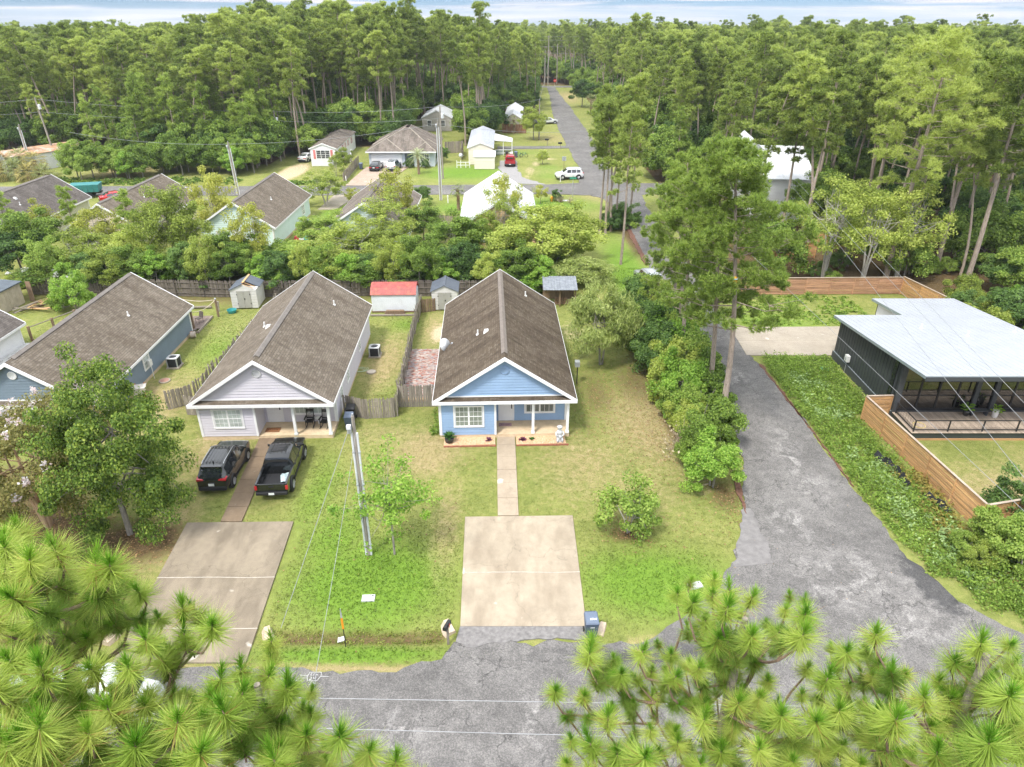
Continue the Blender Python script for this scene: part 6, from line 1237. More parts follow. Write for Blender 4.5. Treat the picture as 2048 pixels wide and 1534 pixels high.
for x, y, lab, c_ in ((-74.2,116.8,'yellow topped white marker post by the left cross street',(.75,.45,.05)),(-9.4,104.8,'short white pipe in the lawn right of the tall pole',(.75,.75,.75)),(8.0,119.4,'short white post at the crossroads verge',(.75,.75,.75)),(-27.2,118.6,'white post at the garage house drive',(.75,.75,.75))):
    e = empty('marker_stub', (x, y, 0), 0, lab, 'marker post'); b_ = MB(); b_.lathe([(.07,0),(.07,.8)], 8); b_.build('pipe', WHITE, e); b_ = MB(); b_.lathe([(.09,.8),(.09,1.1),(.03,1.14)], 8); b_.build('cap', mat('cap%.2f' % c_[1], c_, .5), e)
for x, y, lab in ((7.4,155.5,'dark mailbox on a post by the neighbour drive'),(9.9,151.0,'small dark mailbox lying at the drive mouth')):
    e = empty('mailbox', (x, y, 0), .2, lab, 'mailbox'); b_ = MB(); b_.tube([(0,0,0),(0,0,1.0)], .06, 5); b_.build('post', M_GREYW, e); b_ = MB(); b_.box(-.5,.3,-.2,.2,1.0,1.35); b_.build('box', M_BLACK, e, bevel=.08)
e = empty('white_gate', (-6.3,98.6,0), 0, 'white picket gate beside the peach house and palm', 'gate')
for q in range(7): b_ = MB(); b_.box(-.7+q*.2,-.58+q*.2,-.02,.02,0,1.1); b_.build('picket', WHITE, e)
for z in (.3,.8): b_ = MB(); b_.box(-.75,.7,.02,.05,z,z+.1); b_.build('rail', WHITE, e)
# slate cottage patio deck with chairs, posts and rope
e = empty('patio_deck', (-27.9,57.2,0), .02, 'weathered low deck behind the slate cottage', 'deck')
for q in range(12): b_ = MB(); b_.box(-3.2+.3*q,-2.92+.3*q,0 if q < 10 else .3*(q-9),3.6,.12,.17); b_.build('deck_board', mat('deck_grey', (.20,.155,.13), .9, var=.25, scale=3), e)
b_ = MB(); b_.box(-3.2,.4,-.04,.0,0,.2); b_.box(.38,.46,0,3.6,0,.19); b_.build('rim_board', M_GREYW, e)
e = empty('rope_rail', (-27.6,57.6,0), 0, 'two brown posts with a drooping rope at the patio deck edge', 'railing')
P1, P2 = Vector((-.5,.3,0)), Vector((.5,3.4,0))
for p_ in (P1, P2): b_ = MB(); b_.box(p_.x-.07,p_.x+.07,p_.y-.07,p_.y+.07,0,1.7); b_.build('post', M_BROWNW, e); b_ = MB(); b_.lathe([(.09,1.7),(.1,1.76),(.05,1.82)], 8, p_); b_.build('cap', M_GALV, e)
b_ = MB(); b_.tube([tuple(P1.lerp(P2, f)+Vector((0,0,1.65-.5*math.sin(math.pi*f)*.6))) for f in np.linspace(0,1,10)], .03, 5); b_.tube([tuple(P2.lerp(Vector((-2.8,3.6,0)), f)+Vector((0,0,1.65-.3*math.sin(math.pi*f)*.6))) for f in np.linspace(0,1,8)], .03, 5); b_.build('rope', mat('pale_rope', (.55,.48,.36), .9), e)
def patio_chair(label, x, y, rz):
    e = empty('patio_chair', (x, y, .17), rz, label, 'chair', 'chairs on the patio deck'); m_ = mat('chair_brown', (.10,.08,.07), .6)
    b_ = MB(); b_.box(-.25,.25,-.25,.25,.4,.44); b_.build('seat', m_, e); b_ = MB(); b_.hexa([(-.25,.23,.44),(.25,.23,.44),(.25,.27,.44),(-.25,.27,.44),(-.24,.36,.95),(.24,.36,.95),(.24,.40,.95),(-.24,.40,.95)]); b_.build('backrest', m_, e)
    for sx in (-1,1):
        for sy in (-1,1): b_ = MB(); b_.tube([(sx*.22,sy*.22,0),(sx*.22,sy*.22,.42)], .018, 5); b_.build('leg', m_, e)
patio_chair('dark patio chair nearer the slate cottage wall', -28.9, 58.6, .6); patio_chair('dark patio chair nearer the rope posts', -28.1, 59.2, -.5)
e = empty('hose_reel', (-27.5,56.2,0), .3, 'pale hose reel and pots at the slate cottage back corner', 'hose reel'); b_ = MB(); b_.tube([(-.2,0,.3),(.2,0,.3)], .26, 14); b_.build('drum', mat('reel_beige', (.5,.42,.36), .7, var=.2), e); b_ = MB(); b_.lathe([(.15,0),(.2,.35)], 10, (-.3,.6,0)); b_.build('pot', mat('terracotta', (.4,.17,.09), .8), e)
e = empty('teal_basin', (-26.2,62.0,0), 0, 'teal plastic basin by the broken-roofed shed', 'basin'); b_ = MB(); b_.lathe([(.35,0),(.45,.3),(.42,.3),(.34,.05)], 16); b_.build('tub', mat('teal_plastic', (.05,.30,.30), .5), e)
e = empty('grey_post', (-27.6,62.3,0), 0, 'short grey post standing left of the broken-roofed shed', 'post'); b_ = MB(); b_.box(-.12,.12,-.06,.06,0,1.0); b_.build('shaft', M_GREYW, e, rot=(0,.08,0))
e = empty('fallen_log', (-29.4,63.0,0), .1, 'pale fallen log on the grass before the back fence', 'log'); b_ = MB(); b_.tube([(-1,0,.12),(0,.05,.14),(.9,0,.12)], .12, 8); b_.build('trunk', M_GREYW, e)
e = empty('covered_boat', (-20.3,64.6,0), 1.2, 'pale tarp-covered boat beyond the lavender cottage roof', 'boat'); b_ = MB(); b_.hexa([(-1.8,-.6,.3),(1.6,-.5,.3),(1.6,.5,.3),(-1.8,.6,.3),(-2,-.8,1.1),(2.0,-.3,1.2),(2.0,.3,1.2),(-2,.8,1.1)]); b_.build('hull', WHITE, e, bevel=.08)
b_ = MB(); b_.hexa([(-2.05,-.85,1.1),(2.05,-.35,1.2),(2.05,.35,1.2),(-2.05,.85,1.1),(-1.8,-.1,1.6),(1.6,-.1,1.5),(1.6,.1,1.5),(-1.8,.1,1.6)]); b_.build('cover', mat('pale_tarp', (.5,.55,.6), .6, var=.1), e)
e = empty('clothes_rail', (-41.0,55.5,0), 0, 'brown post and rail fence line left of the slate cottage', 'fence')
for q in range(4): b_ = MB(); b_.box(q*.9-.08,q*.9+.08,q*1.9-.08,q*1.9+.08,0,1.35); b_.build('post', M_BROWNW, e)
b_ = MB(); b_.tube([(0,0,1.25),(2.7,5.7,1.25)], .05, 5); b_.build('rail', M_GREYW, e)
# brick patio beside the blue cottage: real bricks
rr = random.Random(21); e = empty('brick_patio', (-8.1,45.2,0), .0, 'patchy pink and grey brick patio beside the blue cottage', 'patio')
BK = [mat('brick_rose', (.37,.245,.205), .9, var=.2, scale=5), mat('brick_pale', (.44,.37,.325), .9, var=.2, scale=5), mat('brick_grey', (.30,.27,.27), .9, var=.2, scale=5), mat('brick_red', (.36,.15,.11), .9, var=.2, scale=5)]
MEB = []
for m_ in BK: b_ = MB(); b_.box(-.098,.098,-.046,.046,0,.05); MEB.append(b_.mesh('brick', m_))
st = MB(); cnt = 0
for j in range(86):
    y = .05+j*.1; 
    for i in range(14):
        x = .05+i*.205+(.1 if j % 2 else 0)-y*.03
        if x > 2.72-y*.0 or rr.random() < .03: continue
        k_ = rr.choices(range(4), (4,4,2,2))[0]
        if cnt < 300 and j < 22:
            o = bpy.data.objects.new('brick', MEB[k_]); link(o, e); o.location = (x, y, rr.uniform(0,.015)); o.rotation_euler = (rr.gauss(0,.02), rr.gauss(0,.02), rr.gauss(0,.03)); cnt += 1
        else: z = rr.uniform(.03,.07); a = rr.gauss(0,.03); st.box(x-.098,x+.098,y-.046,y+.046,-.02,z,k_)
o = st.build('brick_field', BK, e); o['kind'] = 'stuff'
e = empty('timber_step', (-6.5,45.05,0), .0, 'new orange pine board at the near edge of the brick patio', 'board'); b_ = MB(); b_.box(-1.5,1.6,-.2,.12,0,.16); b_.build('board', M_PINEW, e)

# ------------------------------------------------------------------ poles and wires
POLEW = mat('grey_pole_wood', (.30,.27,.23), .9, var=.2, scale=3, stretch=(4,4,.4)); PVC = mat('white_conduit', (.66,.68,.70), .5, var=.06)
WIRE = mat('wire_grey', (.35,.36,.37), .5, metal=.4)
def pole(label, x, y, h, r_=.14, arms=0, risers=False, transformer=False, rz=0.0, name='utility_pole', lean=(0,0)):
    e = empty(name, (x, y, 0), rz, label, 'utility pole', 'utility poles'); e.rotation_euler = (lean[0], lean[1], rz)
    b_ = MB(); b_.tube([(0,0,-.3),(0,0,h)], [r_*1.15, r_*.75], 10); b_.build('shaft', POLEW, e)
    if risers:
        for s in (-1,1):
            b_ = MB(); b_.tube([(s*r_*1.25,-.05,0),(s*r_*1.25,-.05,h-.9)], .055, 8); b_.build('riser', PVC, e)
            for q in range(4): b_ = MB(); z = .6+q*1.9; b_.box(s*r_*1.25-.065,s*r_*1.25+.065,-.115,.02,z,z+.05); b_.build('strap', M_GALV, e)
        b_ = MB(); b_.lathe([(.05,0),(.12,.05),(.12,.25),(.04,.3)], 10, (-.2,-.1,h-.9)); b_.build('weatherhead', M_GALV, e); b_ = MB(); b_.box(-.3,-.1,-.25,-.05,h-.6,h-.42); b_.build('lamp', PVC, e)
    for q in range(arms): b_ = MB(); z = h-.4-q*.9; b_.box(-1.2,1.2,-.06,.06,z-.06,z+.06); b_.build('crossarm', POLEW, e)
    if transformer: b_ = MB(); b_.lathe([(.05,0),(.22,.02),(.24,.1),(.24,.75),(.2,.82),(.05,.85)], 14, (.35,-.1,h-1.9)); b_.build('transformer', PVC, e)
    b_ = MB(); b_.lathe([(.03,0),(.05,.05),(.04,.12)], 8, (0,0,h)); b_.build('insulator', M_GALV, e)
    return e
pole('grey utility pole with two white conduit risers on the front lawn', -7.43, 28.6, 8.3, .105, risers=True)
pole('leaning pale utility pole beside the mint house roof', -41.9, 109.9, 7.8, .15, risers=True, lean=(0,-.03))
pole('utility pole with transformer right of the leafy thicket', -43.5, 137.9, 8.8, .16, transformer=True); pole('tall twin-riser utility pole in the lawn right of the streaked-roof house', -10.6, 106.7, 11.2, .13, risers=True)
pole('utility pole behind the twin-riser pole across the street', -11.6, 121.8, 11.5, .14, transformer=True, arms=0); pole('thin utility pole beside the neighbour drive', 5.9, 162.4, 8.3, .14)
pole('utility pole rising from the palmetto clump at left', -85.2, 129.4, 7.6, .16, risers=True); pole('leaning utility pole with transformer behind the palmettos', -83.0, 133.6, 11.5, .17, transformer=True, lean=(0,-.06))
for q, (x, y, h) in enumerate([(13.6,291,17),(12.4,292,12),(17.2,296,14),(20.6,300,14.5),(23.2,293,15),(2.5,294,14)]): pole('%s from left among the far utility poles at the road end' % ['third','second','fourth','fifth','sixth','first'][q], x, y, h, .2, arms=1 if q in (0,4) else 0)
def wire(label, pts, r_=.012, sag=.0, group=None):
    P_ = []
    for a, c_ in zip(pts, pts[1:]):
        a, c_ = Vector(a), Vector(c_); n_ = 14
        for q in range(n_): f = q/n_; P_.append(a.lerp(c_, f)-Vector((0,0,sag*4*f*(1-f))))
    P_.append(Vector(pts[-1])); b_ = MB(); b_.tube(P_, r_, 5); return tag(b_.build('power_line', WIRE), label, 'wire', group)
def ext(a, c_, k0, k1): return [a+(c_-a)*k0, a+(c_-a)*k1]
WHW = WIRE
p_ = ext(gp(640,1396.5,9.0), gp(1100,1404,9.0), -4, 5); wire('upper pale wire crossing low over the front road', p_, .010); p_ = ext(gp(720,1459,8.6), gp(1130,1470,8.6), -4, 5); wire('lower pale wire crossing low over the front road', p_, .010)
wire('guy wire from the front lawn pole down to the ditch', [(-7.55,28.5,7.9), tuple(gp(562,1256,0))], .014); wire('thin dark wire sagging from the front lawn pole over the road', [(-7.3,28.5,7.6), tuple(gp(632,1345,7.4)), tuple(gp(610,1500,8.0))], .009, .15)
for (a, c_, z, lab) in (((1669,666),(1917,899),6.0,'lowest wire passing before the charcoal wall'), ((1670,480),(1888,754),8.2,'second wire crossing before the modern house'), ((1720,497),(1963,754),8.2,'third wire crossing before the modern house'), ((1741,490),(1998,754),8.2,'uppermost wire crossing before the modern house')):
    q = ext(gp(*a, z), gp(*c_, z), -1.2, 2.2); wire(lab, q, .011, .0, 'wires before the modern house')
wire('upper wire along the left wood edge', [(-120,140,9.5),(-83.6,133.6,11.3),(-43.5,137.9,8.8),(-11.6,121.8,11.4)], .02, .5); wire('lower wire along the left wood edge', [(-120,140,7.8),(-83.4,133.6,9.2),(-43.5,137.9,7.2),(-11.6,121.8,9.6)], .02, .5)
wire('wire from the transformer pole to the drive pole', [(-11.6,121.8,11.4),(5.9,162.4,8.3),(14,285,12)], .02, .6); wire('wire above the back row houses', [(-70,118,8),(-41.9,109.9,7.5),(-10.6,106.7,10.8),(12,116,8.5)], .018, .6)
for q, z in enumerate((16.8,15.6,13.5,11.2)): wire('%s far wire across the road end' % ['topmost','second','third','lowest'][q], [(-20,292,z),(60,292,z)], .03, .2, 'far wires')
# ------------------------------------------------------------------ vegetation
BARK_P = mat('pine_bark', (.33,.265,.215), .95, var=.3, scale=5, stretch=(3,3,.6), bmp=.8, bscale=9)
BARK_G = mat('grey_bark', (.27,.245,.21), .95, var=.25, scale=5, stretch=(3,3,.6), bmp=.6, bscale=9)
BARK_W = mat('pale_bark', (.42,.39,.34), .9, var=.2, scale=4, stretch=(3,3,.6))
BARK_T = mat('tan_smooth_bark', (.42,.29,.18), .8, var=.2, scale=3, stretch=(3,3,.6))
L_PINE = leaf_mat('pine_needles', [(.115,.160,.046),(.262,.332,.085),(.430,.485,.152)], .45, hue=.32)
L_PINE2 = leaf_mat('pine_needles_bright', [(.115,.175,.042),(.255,.345,.080),(.430,.505,.150)], .45)
L_DARK = leaf_mat('dark_leaf', [(.040,.080,.026),(.095,.170,.048),(.185,.275,.085)], .4, hue=.1)
L_MID = leaf_mat('mid_leaf', [(.080,.135,.028),(.180,.270,.055),(.315,.400,.105)], .42, hue=.15)
L_LIGHT = leaf_mat('light_leaf', [(.135,.180,.038),(.270,.335,.075),(.420,.465,.135)], .45, hue=.15)
L_YEL = leaf_mat('yellow_leaf', [(.165,.185,.035),(.320,.345,.075),(.470,.470,.140)], .45)
L_BRI = leaf_mat('bright_leaf', [(.095,.185,.028),(.210,.350,.060),(.360,.480,.120)], .45)
L_TREE = leaf_mat('front_tree_leaf', [(.055,.100,.020),(.120,.195,.038),(.330,.395,.080)], .38)
L_MYR = leaf_mat('myrtle_leaf', [(.080,.088,.030),(.175,.175,.060),(.310,.275,.110)], .4)
L_PALM = leaf_mat('palm_leaf', [(.10,.13,.05),(.20,.235,.10),(.34,.35,.17)], .2)
L_PALMY = leaf_mat('palmetto_leaf', [(.13,.13,.04),(.27,.24,.09),(.42,.36,.16)], .2)
L_WEED = leaf_mat('weed_leaf', [(.100,.165,.030),(.220,.320,.065),(.370,.450,.130)], .4)
L_WEEDP = leaf_mat('pale_weed_leaf', [(.16,.24,.11),(.27,.37,.17),(.38,.48,.25)], .35)
L_PINK = leaf_mat('pink_blossom', [(.42,.27,.33),(.60,.42,.48),(.72,.58,.62)], .3)
L_WHIT = leaf_mat('white_blossom', [(.50,.48,.45),(.66,.63,.60),(.78,.76,.73)], .3)
L_DEAD = leaf_mat('dead_twig', [(.22,.17,.12),(.34,.28,.21),(.46,.40,.33)], .1)
def unit(v): return v / np.maximum(1e-9, np.linalg.norm(v, axis=-1, keepdims=True))
def leaves(C, size, rng, up=.35, out=None, aspect=.5, droop=0.0):
    """one rhombic leaf per centre"""
    n_ = len(C); t_ = unit(rng.normal(size=(n_,3))); 
    nrm = rng.normal(size=(n_,3)) + np.array([0,0,up*2.5]); 
    if out is not None: nrm = nrm + out*1.2
    if droop: t_ = unit(t_*.5 + np.array([0,0,-droop]))
    nrm = unit(nrm); t_ = unit(t_ - nrm*np.sum(t_*nrm, 1, keepdims=True)); b_ = np.cross(nrm, t_)
    s_ = (size*1.38*rng.uniform(.65,1.35,(n_,1))); aspect = min(.72, aspect*1.3)
    V = np.stack([C-t_*s_*.5, C+b_*s_*aspect*.5, C+t_*s_*.5, C-b_*s_*aspect*.5], 1).reshape(-1,3)
    return V, np.arange(4*n_).reshape(-1,4)
def crown_points(rng, nclump, per, radii, clump_r, shell=.55, flat=1.0, z_low=-.75, lobes=0):
    """points gathered in clumps spread through an uneven ellipsoid"""
    d = unit(rng.normal(size=(nclump*3,3))); d = d[d[:,2] > z_low][:nclump]; k = len(d)
    rad = (shell + (1-shell)*rng.uniform(size=(k,1))**.6)
    wob = 1 + .22*np.sin(3*np.arctan2(d[:,1:2], d[:,0:1])+rng.uniform(0,6)) + .12*rng.normal(size=(k,1))
    c_ = d*rad*wob*np.array(radii)
    cr_ = clump_r*rng.uniform(.6,1.35,(k,1))
    P_ = []; O_ = []
    for i in range(k):
        m_ = max(6, int(per*1.45*rng.uniform(.6,1.3))); q = unit(rng.normal(size=(m_,3)))*rng.uniform(0,1,(m_,1))**.45
        P_.append(c_[i]+q*cr_[i]*np.array([1,1,.72*flat])); O_.append(unit(q+d[i]*.6))
    return np.concatenate(P_), np.concatenate(O_), c_
def limbs(b_, base, top, c_, r0, rng, n_, z_from=.25, m_=0):
    base = np.array(base); top = np.array(top)
    idx = rng.permutation(len(c_))[:n_]
    for i in idx:
        f = rng.uniform(z_from, .95); s_ = base+(top-base)*f; e_ = c_[i]; mid = (s_+e_)/2 + np.array([0,0,-.08*np.linalg.norm(e_-s_)]) + rng.normal(size=3)*.06*np.linalg.norm(e_-s_)
        r_ = r0*(1-f*.6)*.5; b_.tube([tuple(s_), tuple(mid), tuple(e_)], [r_, r_*.6, r_*.22], 5, m_, cap=False)
PROTO = {}
def leaf_tree(key, H, radii, zc, nclump, per, clump_r, leaf, lm, bark, trunk_r=.14, nl=14, stems=1, flowers=None, seed=0, shell=.55, aspect=.5, up=.35, droop=0, gap_top=None, flat=1.0, z_low=-.75):
    rng = np.random.default_rng(seed); P_, O_, c_ = crown_points(rng, nclump, per, radii, clump_r, shell, flat, z_low)
    off = np.array([0,0,zc]); P_ = P_+off; c_ = c_+off; keep = P_[:,2] > .12; P_, O_ = P_[keep], O_[keep]
    V, F = leaves(P_, leaf, rng, up, O_, aspect, droop); cm_ = fast_mesh('crown', V, F, lm)
    b_ = MB()
    for s_ in range(stems):
        a = 2*math.pi*s_/max(1,stems)+rng.uniform(0,1); sp_ = .0 if stems == 1 else .18; x0, y0 = math.cos(a)*sp_*.5, math.sin(a)*sp_*.5; x1, y1 = math.cos(a)*radii[0]*.35*(stems > 1), math.sin(a)*radii[1]*.35*(stems > 1)
        zt = zc+radii[2]*.55; b_.tube([(x0,y0,-.1),(x0+x1*.15,y0+y1*.15,zt*.3),(x0+x1*.6+rng.normal()*.1,y0+y1*.6+rng.normal()*.1,zt*.65),(x1,y1,zt)], [trunk_r,trunk_r*.82,trunk_r*.55,trunk_r*.18], 7)
        limbs(b_, (x0,y0,max(.2,zc-radii[2]*.9)), (x1,y1,zt), c_, trunk_r, rng, max(3, nl//stems))
    tm_ = b_.mesh('trunk', bark)
    fm = None
    if flowers:
        k = flowers[1]; up_ = c_[c_[:,2] > zc - radii[2]*.1]; idx = rng.integers(0, len(up_), k); base_ = up_[idx]; d = unit(base_-off+np.array([0,0,radii[2]*.3])); cen = base_+d*clump_r*.95
        Q = np.repeat(cen, 22, 0)+rng.normal(size=(k*22,3))*np.array([.09,.09,.11])*flowers[2]; V, F = leaves(Q, .10*flowers[2], rng, .3, None, .9); fm = fast_mesh('blossom', V, F, flowers[0])
    PROTO[key] = (tm_, cm_, fm)
def put_tree(key, name, label, x, y, s=1.0, rz=0.0, sz=None, group=None, cat='tree', z=None, tilt=(0,0)):
    tm_, cm_, fm = PROTO[key]; z = float(terrain(x, y)) if z is None else z
    e = empty(name, (x, y, z), rz, label, cat, group); e.rotation_euler = (tilt[0], tilt[1], rz)
    e.scale = s if hasattr(s, '__len__') else (s, s, sz or s)
    obj('trunk', tm_, e); obj('crown' if cat == 'tree' else 'foliage', cm_, e)
    if fm: obj('blossom', fm, e)
    return e
# ---- pines
def needles(C, A, n_, L, w_, rng, amin=.1, amax=1.5, base_off=0.0):
    k = len(C); C = np.repeat(C, n_, 0); A = np.repeat(A, n_, 0); m_ = len(C)
    p_ = unit(np.cross(A, rng.normal(size=(m_,3)))); th = rng.uniform(amin, amax, (m_,1)); d = A*np.cos(th)+p_*np.sin(th); d[:,2] -= .10*np.sin(th[:,0]); d = unit(d)
    l_ = L*rng.uniform(.75,1.2,(m_,1)); s_ = unit(np.cross(d, rng.normal(size=(m_,3))))*w_*.5
    B = C+d*base_off; V = np.stack([B-s_, B+s_, C+d*l_], 1).reshape(-1,3); return V, np.arange(3*m_).reshape(-1,3)
def pine(key, H, cb, Rm, nb, ntuft, nneed, nl_, nw, lm, bark=BARK_P, seed=0, r0=.2, top=.55, lean=0.0, clus=.55):
    rng = np.random.default_rng(seed); b_ = MB()
    ph = rng.uniform(0,6); trunk = lambda z: np.array([lean*z*z/H+.10*math.sin(z*.35+ph), .10*math.cos(z*.3+ph), z])
    zs_ = np.linspace(-.2, H*.97, 9); b_.tube([tuple(trunk(z)) for z in zs_], [r0*(1-.80*max(0,z)/H) for z in zs_], 7)
    C = []; A = []; a = rng.uniform(0,6)
    for i in range(nb):
        t_ = (i+.5)/nb; z = H*(cb+(1-cb)*(t_**.85)*.97); a += 2.4+rng.normal()*.35
        prof = (1-t_)**top*(.55+.45*min(1,t_*3.2)) ; L = Rm*max(.12, prof)*rng.uniform(.6,1.25)
        rise = .05+.55*t_+rng.normal()*.10; p0 = trunk(z); d = np.array([math.cos(a), math.sin(a), rise]); p1 = p0+d*L*.55+np.array([0,0,-.03*L]); p2 = p0+d*L+np.array([0,0,.10*L])
        rb = max(.014, r0*.20*(1-t_*.7)); b_.tube([tuple(p0), tuple(p1), tuple(p2)], [rb, rb*.6, rb*.25], 4, cap=False)
        k = max(4, int(ntuft*(.35+L/Rm))); nc = max(1, k//11); fc = rng.uniform(.38,1.04,(nc,1))**.7
        cen = p0+(p2-p0)*fc+rng.normal(size=(nc,3))*np.array([1,1,.45])*clus*(.3+.7*fc)*min(1.3,.4+L/Rm); ci = rng.integers(0,nc,k)
        q_ = unit(rng.normal(size=(k,3)))*rng.uniform(.3,1,(k,1))**.5*np.array([1,1,.62]); pts = cen[ci]+q_*clus*.74; C.append(pts); A.append(unit(q_*.7+np.array([d[0]*.3,d[1]*.3,.75])+rng.normal(size=(k,3))*.25))
        for q in cen: b_.tube([tuple(p0+(p2-p0)*.6), tuple(q)], [rb*.4, rb*.15], 3, cap=False)
    C.append(trunk(H*.97)+rng.normal(size=(8,3))*np.array([.4,.4,.4])); A.append(unit(np.array([0,0,1.])+rng.normal(size=(8,3))*.3)); C = np.concatenate(C); A = np.concatenate(A)
    V, F = needles(C, A, nneed, nl_, nw, rng); PROTO[key] = (b_.mesh('trunk', bark), fast_mesh('crown', V, F, lm), None); return len(F)
for q in range(5): pine('fp%d' % q, 19+q*.5, [.52,.58,.48,.62,.55][q], [3.0,2.6,3.3,2.5,2.9][q], [34,30,38,28,34][q], 30, 17, .42, .085, L_PINE, seed=40+q, r0=.19, lean=[0,.15,-.1,.2,.0][q], clus=.62)
for q in range(2): pine('yp%d' % q, 10, .12, 1.9, 36, 18, 16, .38, .075, L_PINE2, seed=60+q, r0=.12, top=.8, clus=.45)
for q in range(3): pine('np%d' % q, 18, [.38,.42,.34][q], [5.2,4.2,4.6][q], [46,40,44][q], 84, 28, .29, .042, L_PINE2, seed=70+q, r0=.24, top=.5, lean=[.10,-.12,.05][q], clus=.50)
pine('rp0', 23, .42, 5.6, 42, 56, 24, .40, .052, L_PINE, seed=80, r0=.30, top=.45, lean=.03, clus=.8); pine('rp1', 22, .5, 4.6, 36, 56, 24, .40, .052, L_PINE, BARK_P, seed=81, r0=.26, lean=.04, clus=.8)
# bare dying pine
pine('dead', 17, .62, 3.0, 26, 1, 5, .3, .03, L_DEAD, BARK_P, seed=90, r0=.16, clus=.3)
# ---- broadleaf prototypes
leaf_tree('round_mid', 8, (3.2,3.2,2.7), 5.0, 60, 230, .85, .160, L_MID, BARK_G, seed=1)
leaf_tree('round_dark', 7, (3.0,3.0,2.5), 4.3, 60, 230, .85, .165, L_DARK, BARK_G, seed=2)
leaf_tree('round_light', 8, (3.4,3.4,2.8), 4.8, 66, 230, .82, .140, L_LIGHT, BARK_G, seed=3)
leaf_tree('airy_light', 8, (2.7,2.7,3.0), 4.9, 56, 120, .72, .125, L_LIGHT, BARK_W, seed=4, nl=30, trunk_r=.12, stems=2)
leaf_tree('airy_yellow', 6, (2.2,2.2,2.0), 3.6, 46, 120, .62, .115, L_YEL, BARK_W, seed=5, nl=22, trunk_r=.09, stems=2)
leaf_tree('bright', 6, (2.2,2.2,2.3), 3.2, 50, 210, .65, .15, L_BRI, BARK_G, seed=6)
leaf_tree('shrub', 2, (1.25,1.25,1.05), 1.05, 52, 260, .34, .068, L_MID, BARK_G, seed=7, trunk_r=.05, nl=8, stems=3)
leaf_tree('shrub_dark', 2, (1.3,1.3,1.1), 1.1, 52, 260, .34, .068, L_DARK, BARK_G, seed=8, trunk_r=.05, nl=8, stems=3)
leaf_tree('shrub_bright', 2, (1.25,1.25,1.15), 1.15, 52, 260, .34, .068, L_BRI, BARK_G, seed=9, trunk_r=.05, nl=8, stems=3)
leaf_tree('shrub_light', 2, (1.3,1.3,1.0), 1.0, 52, 260, .34, .068, L_LIGHT, BARK_G, seed=10, trunk_r=.05, nl=8, stems=3)
leaf_tree('big_front', 10, (4.0,3.8,4.7), 4.75, 150, 310, .78, .115, L_TREE, BARK_G, seed=11, trunk_r=.22, nl=26, shell=.62, z_low=-.9)
leaf_tree('myrtle', 7, (4.6,3.8,2.5), 4.6, 110, 260, .75, .10, L_MYR, BARK_T, seed=12, trunk_r=.13, nl=24, stems=6, flowers=(L_PINK, 85, 1.1), z_low=-.5)
leaf_tree('myrtle_small', 6, (3.0,3.0,2.2), 4.0, 50, 140, .85, .16, L_MID, BARK_T, seed=13, trunk_r=.1, nl=16, stems=4, flowers=(L_WHIT, 30, 1.3))
leaf_tree('sapling', 6, (2.0,1.9,2.5), 3.5, 60, 46, .50, .115, L_BRI, BARK_G, seed=14, trunk_r=.06, nl=46, shell=.25)
leaf_tree('lone_bush', 3, (1.35,1.25,1.2), 1.35, 44, 80, .42, .10, L_MID, BARK_W, seed=15, trunk_r=.04, nl=26, stems=5)
leaf_tree('willow', 6.6, (2.4,2.2,2.6), 3.6, 70, 150, .8, .24, leaf_mat('willow_leaf', [(.17,.22,.07),(.33,.39,.14),(.48,.53,.25)], .45), BARK_G, seed=16, trunk_r=.09, nl=30, stems=2, shell=.35, aspect=.16, up=0, droop=.9)
leaf_tree('white_limbed', 13, (4.0,4.0,4.6), 7.6, 60, 90, 1.05, .20, L_LIGHT, BARK_W, seed=17, trunk_r=.17, nl=46, stems=3)
leaf_tree('oak_under', 7, (3.6,3.6,2.8), 4.0, 60, 190, 1.0, .22, L_DARK, BARK_G, seed=18)
leaf_tree('mid_under', 7, (3.6,3.6,2.8), 4.0, 60, 190, 1.0, .22, L_MID, BARK_G, seed=19)
# dead twiggy shrub
b_ = MB(); rng = np.random.default_rng(5)
for q in range(70):
    a = rng.uniform(0,6.28); el = rng.uniform(.3,1.4); L = rng.uniform(.6,1.7); d = np.array([math.cos(a)*math.cos(el), math.sin(a)*math.cos(el), math.sin(el)]); p0 = d*L*.3; p1 = d*L*.65+rng.normal(size=3)*.08; p2 = d*L+rng.normal(size=3)*.15
    b_.tube([(0,0,0), tuple(p0), tuple(p1), tuple(p2)], [.02,.015,.010,.004], 4, cap=False); b_.tube([tuple(p1), tuple(p1+d*.3+rng.normal(size=3)*.2)], [.008,.003], 3, cap=False)
PROTO['twig'] = (b_.mesh('trunk', mat('grey_twig', (.36,.29,.22), .9, var=.2)), fast_mesh('crown', *leaves(rng.normal(size=(260,3))*np.array([.6,.6,.35])+np.array([0,0,.7]), .10, rng), L_DEAD), None)

